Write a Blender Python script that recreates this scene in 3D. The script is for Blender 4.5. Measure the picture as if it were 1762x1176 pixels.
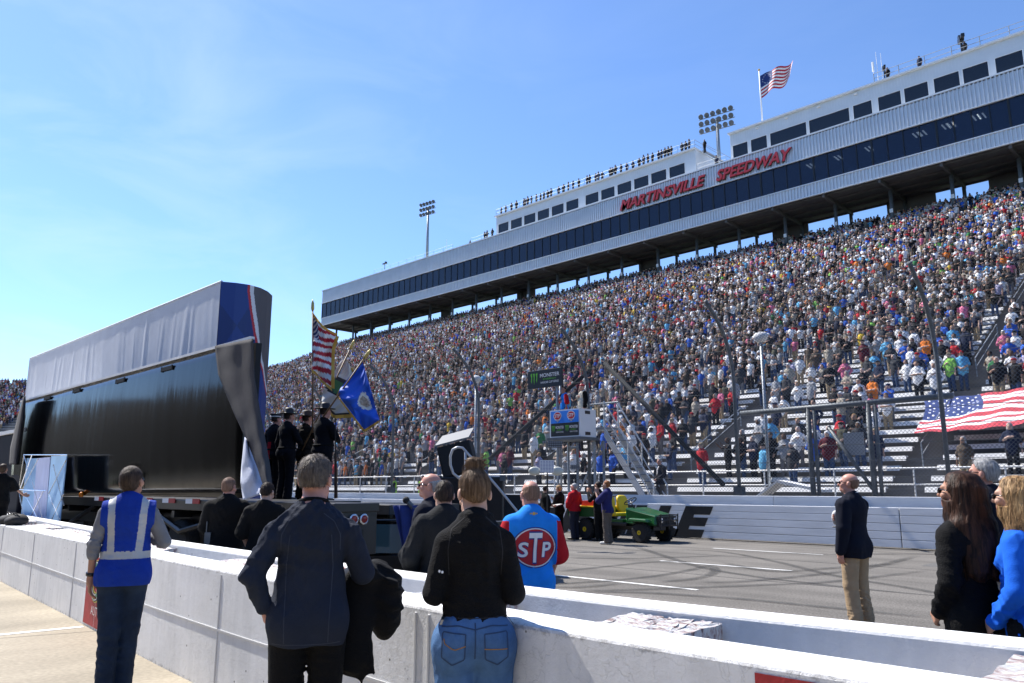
import bpy, bmesh, math, random
import numpy as np
from mathutils import Vector, Matrix
from mathutils.bvhtree import BVHTree

for o in list(bpy.data.objects): bpy.data.objects.remove(o)
scene = bpy.context.scene
COL = scene.collection
R = math.radians

# ------------------------------------------------------------------ camera
F_PX, CX, CY, CAM_H = 1330.0, 881.0, 588.0, 1.6          # in pixels of the 1762 px wide photograph
PITCH = math.atan((840-588)/F_PX)
YAW = R(45.6)
fh = np.array([-math.cos(YAW), math.sin(YAW), 0.0])
rt = np.array([math.sin(YAW), math.cos(YAW), 0.0])
fwd = fh*math.cos(PITCH)+np.array([0, 0, math.sin(PITCH)])
upv = -fh*math.sin(PITCH)+np.array([0, 0, math.cos(PITCH)])
CAMP = np.array([0, 0, CAM_H])
cd = bpy.data.cameras.new('camera'); cam = bpy.data.objects.new('camera', cd); COL.objects.link(cam)
cd.sensor_width = 36.0; cd.lens = F_PX/1762*36.0; cd.clip_end = 3000; cd.clip_start = 0.05
cam.matrix_world = Matrix(((rt[0], upv[0], -fwd[0], 0), (rt[1], upv[1], -fwd[1], 0), (rt[2], upv[2], -fwd[2], CAM_H), (0, 0, 0, 1)))
scene.camera = cam
def ray(x, y): return fwd*F_PX+rt*(x-CX)-upv*(y-CY)
def onz(x, y, z=0.0): d = ray(x, y); return CAMP+d*(z-CAM_H)/d[2]
def ony(x, y, Y): d = ray(x, y); return CAMP+d*Y/d[1]
def atd(x, y, D): d = ray(x, y); return CAMP+d*D/(d@fh)
def proj(p):
    d = np.asarray(p, float)-CAMP; w = d@fwd
    return CX+F_PX*(d@rt)/w, CY-F_PX*(d@upv)/w

# ------------------------------------------------------------------ world and sun
SUN = Vector((-0.62, -0.035, 0.80)).normalized()
world = bpy.data.worlds.new("World"); scene.world = world; world.use_nodes = True
nt = world.node_tree; nt.nodes.clear()
wo = nt.nodes.new('ShaderNodeOutputWorld'); bg = nt.nodes.new('ShaderNodeBackground')
sky = nt.nodes.new('ShaderNodeTexSky'); sky.sky_type = 'NISHITA'; sky.sun_disc = False
sky.sun_elevation = math.asin(SUN.z); sky.sun_rotation = math.atan2(SUN.x, SUN.y)
sky.air_density = 1.0; sky.dust_density = 0.25; sky.ozone_density = 3.0; sky.altitude = 200
bg.inputs['Strength'].default_value = 0.108
tc = nt.nodes.new('ShaderNodeTexCoord')
mp = nt.nodes.new('ShaderNodeMapping'); mp.inputs['Scale'].default_value = (1.2, 3.0, 7.0); mp.inputs['Rotation'].default_value = (0.0, 0.35, 0.5)
n1 = nt.nodes.new('ShaderNodeTexNoise'); n1.inputs['Scale'].default_value = 1.5; n1.inputs['Detail'].default_value = 7; n1.inputs['Roughness'].default_value = 0.55; n1.inputs['Distortion'].default_value = 0.6
cr = nt.nodes.new('ShaderNodeMapRange'); cr.inputs['From Min'].default_value = 0.46; cr.inputs['From Max'].default_value = 0.86; cr.inputs['To Max'].default_value = 0.40
sx = nt.nodes.new('ShaderNodeSeparateXYZ')
lf = nt.nodes.new('ShaderNodeMapRange'); lf.inputs['From Min'].default_value = -0.55; lf.inputs['From Max'].default_value = -0.95; lf.inputs['To Min'].default_value = 0.12; lf.inputs['To Max'].default_value = 1.0
mu = nt.nodes.new('ShaderNodeMath'); mu.operation = 'MULTIPLY'
mx = nt.nodes.new('ShaderNodeMix'); mx.data_type = 'RGBA'; mx.inputs['B'].default_value = (5.2, 6.0, 7.0, 1)
tint = nt.nodes.new('ShaderNodeMix'); tint.data_type = 'RGBA'; tint.blend_type = 'MULTIPLY'; tint.inputs['Factor'].default_value = 1.0; tint.inputs['B'].default_value = (0.81, 0.945, 1.15, 1)
L = nt.links.new
L(tc.outputs['Generated'], mp.inputs['Vector']); L(mp.outputs['Vector'], n1.inputs['Vector']); L(n1.outputs['Fac'], cr.inputs['Value'])
L(tc.outputs['Generated'], sx.inputs['Vector']); L(sx.outputs['X'], lf.inputs['Value'])
L(cr.outputs['Result'], mu.inputs[0]); L(lf.outputs['Result'], mu.inputs[1])
L(sky.outputs['Color'], tint.inputs['A']); L(tint.outputs['Result'], mx.inputs['A']); L(mu.outputs['Value'], mx.inputs['Factor'])
L(mx.outputs['Result'], bg.inputs['Color']); L(bg.outputs['Background'], wo.inputs['Surface'])
sl = bpy.data.lights.new('sun', 'SUN'); sl.energy = 4.9; sl.angle = R(0.53); sl.color = (1.0, 0.95, 0.88)
so = bpy.data.objects.new('sun', sl); COL.objects.link(so); so.rotation_euler = SUN.to_track_quat('Z', 'Y').to_euler(); so.location = (0, 0, 60)
scene.view_settings.view_transform = 'Standard'; scene.view_settings.look = 'None'; scene.view_settings.exposure = 0.85; scene.view_settings.gamma = 1.0
scene.render.engine = 'CYCLES'
scene.cycles.max_bounces = 6; scene.cycles.diffuse_bounces = 3; scene.cycles.glossy_bounces = 3; scene.cycles.transparent_max_bounces = 12
scene.cycles.use_denoising = True

# ------------------------------------------------------------------ materials
def srgb(r, g, b):
    f = lambda c: (c/255/12.92) if c/255 <= 0.04045 else ((c/255+0.055)/1.055)**2.4
    return (f(r), f(g), f(b))
MATS = {}
def mat(name, col, rough=0.6, metal=0.0, var=0.0, vscale=8.0, bump=0.0, bscale=40.0, spec=0.5, dark=None, coat=0.0, stretch=None, emit=0.0, sheen=0.0):
    if name in MATS: return MATS[name]
    m = bpy.data.materials.new(name); m.use_nodes = True; n = m.node_tree.nodes; l = m.node_tree.links
    b = n['Principled BSDF']; b.inputs['Base Color'].default_value = (*col, 1); b.inputs['Roughness'].default_value = rough; b.inputs['Metallic'].default_value = metal
    b.inputs['Specular IOR Level'].default_value = spec; b.inputs['Coat Weight'].default_value = coat
    if sheen: b.inputs['Sheen Weight'].default_value = sheen; b.inputs['Sheen Roughness'].default_value = 0.5
    if emit: b.inputs['Emission Color'].default_value = (*col, 1); b.inputs['Emission Strength'].default_value = emit
    if var or bump:
        t = n.new('ShaderNodeTexCoord'); src = t.outputs['Object']
        if stretch:
            mm = n.new('ShaderNodeMapping'); mm.inputs['Scale'].default_value = stretch; l.new(src, mm.inputs['Vector']); src = mm.outputs['Vector']
    if var:
        nn = n.new('ShaderNodeTexNoise'); nn.inputs['Scale'].default_value = vscale; nn.inputs['Detail'].default_value = 6; nn.inputs['Roughness'].default_value = 0.6
        l.new(src, nn.inputs['Vector'])
        r = n.new('ShaderNodeMapRange'); r.inputs['From Min'].default_value = 0.3; r.inputs['From Max'].default_value = 0.7; l.new(nn.outputs['Fac'], r.inputs['Value'])
        x = n.new('ShaderNodeMix'); x.data_type = 'RGBA'
        d = dark or tuple(c*(1-var) for c in col)
        x.inputs['A'].default_value = (*d, 1); x.inputs['B'].default_value = (*tuple(min(1, c*(1+var*0.35)) for c in col), 1)
        l.new(r.outputs['Result'], x.inputs['Factor']); l.new(x.outputs['Result'], b.inputs['Base Color'])
    if bump:
        bn = n.new('ShaderNodeTexNoise'); bn.inputs['Scale'].default_value = bscale; bn.inputs['Detail'].default_value = 5; l.new(src, bn.inputs['Vector'])
        bb = n.new('ShaderNodeBump'); bb.inputs['Strength'].default_value = bump; bb.inputs['Distance'].default_value = 0.02
        l.new(bn.outputs['Fac'], bb.inputs['Height']); l.new(bb.outputs['Normal'], b.inputs['Normal'])
    MATS[name] = m
    return m

# ------------------------------------------------------------------ object helpers
def tag(o, label=None, cat=None, group=None, kind=None):
    if label: o['label'] = label
    if cat: o['category'] = cat
    if group: o['group'] = group
    if kind: o['kind'] = kind
    return o
def thing(name, label, cat, loc=(0, 0, 0), rz=0.0, group=None):
    o = bpy.data.objects.new(name, None); COL.objects.link(o); o.empty_display_size = 0.2
    o.location = tuple(float(c) for c in loc); o.rotation_euler = (0, 0, rz)
    return tag(o, label, cat, group)
def copy_tree(o, parent=None):
    c = o.copy(); COL.objects.link(c)
    if parent is not None: c.parent = parent
    for ch in list(o.children): copy_tree(ch, c)
    return c

class MB:
    """collects shapes into one mesh"""
    def __init__(s): s.v = []; s.f = []; s.m = []
    def add(s, vs, fs, mi=0):
        k = len(s.v); s.v += [tuple(float(c) for c in p) for p in vs]; s.f += [tuple(i+k for i in f) for f in fs]; s.m += [mi]*len(fs); return s
    def box(s, c, d, rz=0.0, mi=0, M=None):
        x, y, z = d[0]/2, d[1]/2, d[2]/2
        vs = [Vector((a*x, b*y, e*z)) for e in (-1, 1) for b in (-1, 1) for a in (-1, 1)]
        mm = M if M is not None else Matrix.Rotation(rz, 3, 'Z')
        vs = [mm @ p + Vector(tuple(map(float, c))) for p in vs]
        return s.add(vs, [(0, 2, 3, 1), (4, 5, 7, 6), (0, 1, 5, 4), (2, 6, 7, 3), (0, 4, 6, 2), (1, 3, 7, 5)], mi)
    def hexa(s, p, mi=0):      # eight points, bottom ring then top ring
        return s.add(p, [(3, 2, 1, 0), (4, 5, 6, 7), (0, 1, 5, 4), (1, 2, 6, 5), (2, 3, 7, 6), (3, 0, 4, 7)], mi)
    def tube(s, pts, r, n=8, mi=0, cap=True, squash=None):
        pts = [Vector(tuple(map(float, p))) for p in pts]; rs = r if isinstance(r, (list, tuple)) else [r]*len(pts)
        vs = []; a = None
        for i, p in enumerate(pts):
            t = (pts[min(i+1, len(pts)-1)]-pts[max(i-1, 0)]).normalized()
            if a is None: a = t.orthogonal().normalized()
            else:
                a = (a-t*a.dot(t)); a = a.normalized() if a.length > 1e-6 else t.orthogonal().normalized()
            b = t.cross(a)
            for k in range(n):
                w = 2*math.pi*k/n; vs.append(p+a*math.cos(w)*rs[i]+b*math.sin(w)*rs[i])
        fs = [(i*n+k, i*n+(k+1) % n, (i+1)*n+(k+1) % n, (i+1)*n+k) for i in range(len(pts)-1) for k in range(n)]
        if cap: fs += [tuple(reversed(range(n))), tuple(range((len(pts)-1)*n, len(pts)*n))]
        return s.add(vs, fs, mi)
    def prism(s, poly, axis, a, b, mi=0):   # poly in the two other axes, extruded a..b along axis
        n = len(poly)
        def P(u, v, w): return {'x': (w, u, v), 'y': (u, w, v), 'z': (u, v, w)}[axis]
        vs = [P(u, v, a) for u, v in poly]+[P(u, v, b) for u, v in poly]
        fs = [(i, (i+1) % n, n+(i+1) % n, n+i) for i in range(n)]+[tuple(reversed(range(n))), tuple(range(n, 2*n))]
        return s.add(vs, fs, mi)
    def grid(s, fn, nu, nv, mi=None):
        vs = [fn(i/nu, j/nv) for j in range(nv+1) for i in range(nu+1)]
        k = len(s.v); s.v += [tuple(float(c) for c in p) for p in vs]
        for j in range(nv):
            for i in range(nu):
                a = k+j*(nu+1)+i; s.f.append((a, a+1, a+nu+2, a+nu+1)); s.m.append(mi(i, j) if callable(mi) else (mi or 0))
        return s
    def lathe(s, prof, c=(0, 0, 0), axis='z', n=16, mi=0):
        vs = []
        for r, h in prof:
            for k in range(n):
                w = 2*math.pi*k/n; u, v = r*math.cos(w), r*math.sin(w)
                p = {'z': (u, v, h), 'y': (u, h, v), 'x': (h, u, v)}[axis]; vs.append((p[0]+c[0], p[1]+c[1], p[2]+c[2]))
        fs = [(i*n+k, i*n+(k+1) % n, (i+1)*n+(k+1) % n, (i+1)*n+k) for i in range(len(prof)-1) for k in range(n)]
        fs += [tuple(reversed(range(n))), tuple(range((len(prof)-1)*n, len(prof)*n))]
        return s.add(vs, fs, mi)
    def build(s, name, mats, parent=None, smooth=False, bevel=0.0, solid=0.0, seg=2, loc=None):
        me = bpy.data.meshes.new(name); me.from_pydata(s.v, [], s.f)
        for m in (mats if isinstance(mats, (list, tuple)) else [mats]): me.materials.append(m)
        me.polygons.foreach_set('material_index', s.m)
        bm = bmesh.new(); bm.from_mesh(me); bmesh.ops.recalc_face_normals(bm, faces=bm.faces); bm.to_mesh(me); bm.free()
        if smooth: me.polygons.foreach_set('use_smooth', [True]*len(me.polygons))
        me.update()
        o = bpy.data.objects.new(name, me); COL.objects.link(o)
        if parent is not None: o.parent = parent
        if loc is not None: o.location = tuple(map(float, loc))
        if solid:
            q = o.modifiers.new('thickness', 'SOLIDIFY'); q.thickness = solid; q.offset = 0
        if bevel:
            q = o.modifiers.new('bevel', 'BEVEL'); q.width = bevel; q.segments = seg; q.limit_method = 'ANGLE'; q.angle_limit = R(40)
        return o
def ico(c, r, sub=2):
    bm = bmesh.new(); bmesh.ops.create_icosphere(bm, subdivisions=sub, radius=1)
    vs = [(v.co.x*r[0]+c[0], v.co.y*r[1]+c[1], v.co.z*r[2]+c[2]) for v in bm.verts]; fs = [tuple(x.index for x in f.verts) for f in bm.faces]; bm.free(); return vs, fs

def text_mesh(txt, extrude=0.0, offset=0.0, shear=0.0, subdiv=0, spacing=1.0):
    """outlines of the built-in lettering as (verts, faces), normalised to cap height 1, starting at x=0"""
    cu = bpy.data.curves.new('t', 'FONT'); cu.body = txt; cu.size = 1.0; cu.extrude = extrude; cu.offset = offset; cu.resolution_u = 4; cu.space_character = spacing
    ob = bpy.data.objects.new('t', cu); COL.objects.link(ob)
    dg = bpy.context.evaluated_depsgraph_get(); me = bpy.data.meshes.new_from_object(ob.evaluated_get(dg))
    bpy.data.objects.remove(ob); bpy.data.curves.remove(cu)
    bm = bmesh.new(); bm.from_mesh(me)
    if subdiv:
        bmesh.ops.triangulate(bm, faces=bm.faces)
        for _ in range(subdiv):
            lng = [e for e in bm.edges if e.calc_length() > 0.12]
            if lng: bmesh.ops.subdivide_edges(bm, edges=lng, cuts=1)
            bmesh.ops.triangulate(bm, faces=[f for f in bm.faces if len(f.verts) > 3])
    vs = np.array([v.co[:] for v in bm.verts]); fs = [tuple(v.index for v in f.verts) for f in bm.faces]; bm.free(); bpy.data.meshes.remove(me)
    vs[:, :2] /= 0.70
    vs[:, 0] -= vs[:, 0].min()
    vs[:, 0] += vs[:, 1]*shear
    return vs, fs
def put_text(mb, txt, o, ux, uy, h, width=None, mi=0, extrude=0.0, offset=0.0, shear=0.0, spacing=1.0, subdiv=0):
    vs, fs = text_mesh(txt, extrude, offset, shear, subdiv, spacing)
    o, ux, uy = np.array(o, float), np.array(ux, float), np.array(uy, float); nz = np.cross(ux, uy)
    sx_ = h if width is None else width/vs[:, 0].max()
    mb.add([o+ux*p[0]*sx_+uy*p[1]*h+nz*p[2] for p in vs], fs, mi)

# shared materials
M_white_wall = mat('white_painted_concrete', (0.80, 0.80, 0.78), 0.75, var=0.16, vscale=3.0, bump=0.55, bscale=26)
M_alu = mat('aluminium_plank', (0.78, 0.78, 0.77), 0.5, 0.0, var=0.15, vscale=1.5)
M_steel = mat('galvanised_steel', (0.32, 0.35, 0.38), 0.5, 0.55, var=0.3, vscale=6)
M_darksteel = mat('dark_steel', (0.12, 0.135, 0.15), 0.55, 0.35, var=0.3, vscale=5)
M_fence = mat('fence_grey', (0.085, 0.095, 0.105), 0.75, 0.0, var=0.3, vscale=5, spec=.25)
M_black = mat('black_paint', (0.012, 0.012, 0.014), 0.35, var=0.3)
M_blackmatte = mat('black_matte', (0.014, 0.014, 0.016), 0.8, bump=0.2)
M_rubber = mat('black_rubber', (0.016, 0.016, 0.017), 0.85, bump=0.5, bscale=60)
M_white = mat('white_paint', (0.8, 0.8, 0.8), 0.5)
M_red = mat('red_paint', (0.42, 0.02, 0.025), 0.45)
M_chrome = mat('bright_metal', (0.75, 0.76, 0.78), 0.22, 0.9)
M_gold = mat('gold_fringe', (0.62, 0.36, 0.06), 0.7)

# ================================================================== SETTING
def ground_mat(name, col, dark, vs, spk, rough=0.9, bump=0.3, streak=None, sp=(.55, 1.38)):
    m = bpy.data.materials.new(name); m.use_nodes = True; n = m.node_tree.nodes; l = m.node_tree.links; b = n['Principled BSDF']; b.inputs['Roughness'].default_value = rough; b.inputs['Specular IOR Level'].default_value = 0.25
    t = n.new('ShaderNodeTexCoord')
    a = n.new('ShaderNodeTexNoise'); a.inputs['Scale'].default_value = vs; a.inputs['Detail'].default_value = 8; a.inputs['Roughness'].default_value = 0.65; l.new(t.outputs['Object'], a.inputs['Vector'])
    mr = n.new('ShaderNodeMapRange'); mr.inputs['From Min'].default_value = 0.3; mr.inputs['From Max'].default_value = 0.7; l.new(a.outputs['Fac'], mr.inputs['Value'])
    x = n.new('ShaderNodeMix'); x.data_type = 'RGBA'; x.inputs['A'].default_value = (*dark, 1); x.inputs['B'].default_value = (*col, 1); l.new(mr.outputs['Result'], x.inputs['Factor'])
    s = n.new('ShaderNodeTexNoise'); s.inputs['Scale'].default_value = spk; s.inputs['Detail'].default_value = 3; l.new(t.outputs['Object'], s.inputs['Vector'])
    sr = n.new('ShaderNodeMapRange'); sr.inputs['From Min'].default_value = 0.32; sr.inputs['From Max'].default_value = 0.68; sr.inputs['To Min'].default_value = sp[0]; sr.inputs['To Max'].default_value = sp[1]; l.new(s.outputs['Fac'], sr.inputs['Value'])
    y = n.new('ShaderNodeMix'); y.data_type = 'RGBA'; y.blend_type = 'MULTIPLY'; y.inputs['Factor'].default_value = 1; l.new(x.outputs['Result'], y.inputs['A']); l.new(sr.outputs['Result'], y.inputs['B'])
    out = y.outputs['Result']
    if streak:
        mm = n.new('ShaderNodeMapping'); mm.inputs['Scale'].default_value = streak; l.new(t.outputs['Object'], mm.inputs['Vector'])
        q = n.new('ShaderNodeTexNoise'); q.inputs['Scale'].default_value = 1.0; q.inputs['Detail'].default_value = 4; l.new(mm.outputs['Vector'], q.inputs['Vector'])
        qr = n.new('ShaderNodeMapRange'); qr.inputs['From Min'].default_value = 0.35; qr.inputs['From Max'].default_value = 0.65; qr.inputs['To Min'].default_value = 0.8; qr.inputs['To Max'].default_value = 1.1; l.new(q.outputs['Fac'], qr.inputs['Value'])
        z = n.new('ShaderNodeMix'); z.data_type = 'RGBA'; z.blend_type = 'MULTIPLY'; z.inputs['Factor'].default_value = 1; l.new(out, z.inputs['A']); l.new(qr.outputs['Result'], z.inputs['B']); out = z.outputs['Result']
    l.new(out, b.inputs['Base Color'])
    bb = n.new('ShaderNodeBump'); bb.inputs['Strength'].default_value = bump; bb.inputs['Distance'].default_value = 0.01; l.new(s.outputs['Fac'], bb.inputs['Height']); l.new(bb.outputs['Normal'], b.inputs['Normal'])
    return m
M_asphalt = ground_mat('asphalt', (0.175, 0.162, 0.145), (0.130, 0.121, 0.109), 0.5, 36, streak=(0.05, 1.6, 1))
M_pitroad = ground_mat('pit_concrete', (0.355, 0.31, 0.235), (0.30, 0.26, 0.195), 0.45, 22, bump=0.1, sp=(.86, 1.1), streak=(.9, .25, 1))
M_grass = ground_mat('grass', (0.06, 0.09, 0.025), (0.035, 0.055, 0.02), 0.3, 20)
M_line = mat('white_line', (0.78, 0.78, 0.76), 0.7, var=0.25, vscale=9)

def sheet(name, pts, z, m, kind='structure'):
    mb = MB(); mb.add([(x, y, z) for x, y in pts], [tuple(range(len(pts)))]); o = mb.build(name, m); o['kind'] = kind; return o
sheet('ground', [(-900, -900), (900, -900), (900, 900), (-900, 900)], -0.02, M_grass)
YF_X = [-60, -30, -16, -10.6, -7.9, -5.9, -2.6, -0.5, 6, 40]
YF_Y = [6.6, 4.75, 3.76, 3.36, 3.12, 3.0, 2.88, 2.93, 3.05, 3.6]
YB_X = [-60, -30, -24.4, -14.05, -10, -7.6, -3.4, -2.2, -0.9, 6, 40]
YB_Y = [8.6, 6.3, 5.65, 4.54, 4.12, 3.97, 3.83, 3.9, 4.05, 4.4, 5.2]
def smooth_interp(xs, ys):
    g = np.linspace(-60, 40, 801); y = np.interp(g, xs, ys); k = np.hanning(21); k /= k.sum()
    y = np.convolve(np.pad(y, 10, 'edge'), k, 'valid'); return lambda x: np.interp(x, g, y)
yF, yB = smooth_interp(YF_X, YF_Y), smooth_interp(YB_X, YB_Y)
xs_wall = np.concatenate([np.arange(-60, -20, 2.0), np.arange(-20, 8, 0.5), np.arange(8, 41, 4)])
pr = [(x, float(yF(x))) for x in xs_wall]
sheet('pit_road', [(-60, -13)]+[(40, -13)]+pr[::-1], 0.0, M_pitroad)
tr = [(x, float(yB(x))-0.3) for x in xs_wall]
sheet('track', tr+[(40, 23), (-60, 23), (-170, 23), (-170, 12)], 0.0, M_asphalt)
sheet('infield', [(-150, -24), (60, -24), (60, -13.01), (-150, -13.01)], 0.0, mat('infield_asphalt', (0.025, 0.025, 0.027), 0.9, var=.3))  # unseen dark ground, added so the glossy trailer wall reflects less light
sheet('concourse', [(-150, 22.6), (40, 22.6), (40, 110), (-150, 110)], 0.004, mat('concourse_concrete', (0.2, 0.19, 0.18), 0.9, var=0.2))
# pit box line on the pit road
mb = MB(); a, b = onz(0, 1093), onz(143, 1079); d = (b-a); a = a-d*1.5; nrm = np.array([-d[1], d[0], 0])/np.linalg.norm(d)*0.05
mb.add([a+nrm, a-nrm, b-nrm, b+nrm], [(0, 1, 2, 3)]); o = mb.build('pit_box_line', M_line, loc=(0, 0, 0.004)); o['kind'] = 'structure'
mb = MB(); a, b = onz(0, 1099), onz(170, 1086); d = b-a; a = a-d; nrm = np.array([-d[1], d[0], 0])/np.linalg.norm(d)*0.006
mb.add([a+nrm, a-nrm, b-nrm, b+nrm], [(0, 1, 2, 3)]); o = mb.build('slab_joint', mat('joint', (0.12, 0.11, 0.1), 0.9), loc=(0, 0, 0.003)); o['kind'] = 'structure'
# dashes on the track
def dash(x0, x1, y, w=0.1):
    mb = MB(); n = 6
    mb.grid(lambda u, v: (x0+(x1-x0)*u, y+(v-0.5)*w, 0.004), n, 1); o = mb.build('lane_dash', M_line); o['kind'] = 'structure'
for k in range(-9, 2):
    dash(-9.9+k*9.15, -6.88+k*9.15, 11.26); dash(-10.15+k*9.15, -7.09+k*9.15, 15.1); dash(-11.2+k*9.15, -8.2+k*9.15, 19.2)
dash(-0.75, 2.2, 8.6)
# tyre marks: rubber laid on the asphalt
def skid_mat():
    m = bpy.data.materials.new('tyre_rubber_mark'); m.use_nodes = True; n = m.node_tree.nodes; l = m.node_tree.links; b = n['Principled BSDF']
    b.inputs['Base Color'].default_value = (0.035, 0.034, 0.033, 1); b.inputs['Roughness'].default_value = 0.75
    t = n.new('ShaderNodeTexCoord'); q = n.new('ShaderNodeTexNoise'); q.inputs['Scale'].default_value = 3.0; q.inputs['Detail'].default_value = 8; q.inputs['Roughness'].default_value = 0.7
    l.new(t.outputs['Object'], q.inputs['Vector'])
    r = n.new('ShaderNodeMapRange'); r.inputs['From Min'].default_value = 0.35; r.inputs['From Max'].default_value = 0.75; r.inputs['To Min'].default_value = 0.22; r.inputs['To Max'].default_value = 0.62
    l.new(q.outputs['Fac'], r.inputs['Value'])
    at = n.new('ShaderNodeAttribute'); at.attribute_name = 'edge'
    mu_ = n.new('ShaderNodeMath'); mu_.operation = 'MULTIPLY'; l.new(r.outputs['Result'], mu_.inputs[0]); l.new(at.outputs['Fac'], mu_.inputs[1]); l.new(mu_.outputs['Value'], b.inputs['Alpha'])
    return m
M_skid = skid_mat()
SKZ = 0.006
def skid(px, w=0.26):
    global SKZ
    P = np.array([onz(x, y)[:2] for x, y in px]); t = np.linspace(0, len(P)-1, 60)
    i0 = np.clip(t.astype(int), 0, len(P)-2); u = (t-i0)[:, None]
    pm = P[np.clip(i0-1, 0, len(P)-1)]; p0 = P[i0]; p1 = P[i0+1]; p2 = P[np.clip(i0+2, 0, len(P)-1)]
    C = 0.5*(2*p0+(p1-pm)*u+(2*pm-5*p0+4*p1-p2)*u**2+(3*p0-pm-3*p1+p2)*u**3)
    T = np.gradient(C, axis=0); T /= np.linalg.norm(T, axis=1)[:, None]+1e-9; N = np.stack([-T[:, 1], T[:, 0]], 1)
    mb = MB(); wv = [(-1, 0.0), (-0.6, 1.0), (0.6, 1.0), (1, 0.0)]; n = len(C)
    vs = [(*(C[i]+N[i]*w/2*a), SKZ) for i in range(n) for a, _ in wv]
    fs = [(i*4+k, i*4+k+1, i*4+k+5, i*4+k+4) for i in range(n-1) for k in range(3)]
    mb.add(vs, fs); o = mb.build('skid_mark', M_skid); o['kind'] = 'structure'; SKZ += 0.0012
    at = o.data.attributes.new('edge', 'FLOAT', 'POINT')
    fade = np.clip(np.minimum(np.arange(n), np.arange(n)[::-1])/8.0, 0, 1)
    at.data.foreach_set('value', (fade[:, None]*np.array([e for _, e in wv])[None]).astype(np.float32).ravel())
for px in ([(880, 1009), (1020, 1002), (1110, 994), (1170, 985), (1230, 972)], [(1090, 940), (1130, 953), (1200, 975), (1280, 990), (1400, 1005), (1620, 1028)],
           [(1150, 946), (1240, 950), (1330, 966), (1430, 990), (1560, 1012), (1660, 1030)], [(955, 985), (1040, 976), (1120, 968), (1200, 966)],
           [(960, 960), (1060, 962), (1150, 960), (1250, 957)], [(970, 1018), (1080, 1016), (1170, 1013), (1300, 1008), (1440, 1001), (1610, 981)],
           [(960, 1022), (1080, 1020), (1250, 1030), (1400, 1044), (1620, 1066)], [(1205, 1003), (1300, 1000), (1480, 980), (1580, 957)],
           [(1130, 1003), (1200, 996), (1230, 985), (1225, 975)], [(900, 1006), (980, 1012), (1070, 1005)], [(1340, 952), (1440, 955), (1560, 954), (1700, 957)], [(1240, 968), (1330, 984), (1440, 978), (1560, 970)]):
    skid(px, 0.24)

# paving seams and patches in the asphalt
M_seam = mat('seam_tar', (0.05, 0.049, 0.048), 0.8)
for ys in (7.4, 13.2, 17.2):
    mb = MB(); mb.grid(lambda u, v: (-60+100*u, ys+.03*math.sin(u*90)+.02*math.sin(u*233)+(v-.5)*.035, .003), 300, 1); o = mb.build('paving_seam', M_seam); o['kind'] = 'structure'
for k, (xp, yp, w1, w2) in enumerate(((-8.5, 8.6, 2.6, .9), (-3.0, 13.9, 3.4, 1.1), (-14.5, 12.2, 3.0, .8), (-5.6, 17.9, 2.2, .9))):
    mb = MB(); mb.add([(xp, yp, .0025), (xp+w1, yp+.05, .0025), (xp+w1+.03, yp+w2, .0025), (xp-.04, yp+w2-.03, .0025)], [(0, 1, 2, 3)]); o = mb.build('asphalt_patch', ground_mat('patch_asphalt%d' % k, (.14, .137, .13), (.11, .107, .103), .8, 30)); o['kind'] = 'structure'

# unseen dark mound added behind the camera to darken reflections in the trailer wall
mb = MB(); rng = random.Random(2)
mb.grid(lambda u, v: (-260+420*u, -26-50*v, -1+(26+2.5*math.sin(u*19)+1.5*math.sin(u*47+1)+.8*math.sin(u*160))*math.sin(min(1, v*2.2)*math.pi/2)), 60, 8)
o = mb.build('reflection_mound', mat('reflection_mound_dark', (0.003, 0.004, 0.003), 0.95, var=0.5, vscale=0.4, bump=1.0, bscale=0.8), smooth=True); o['kind'] = 'structure'

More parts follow.
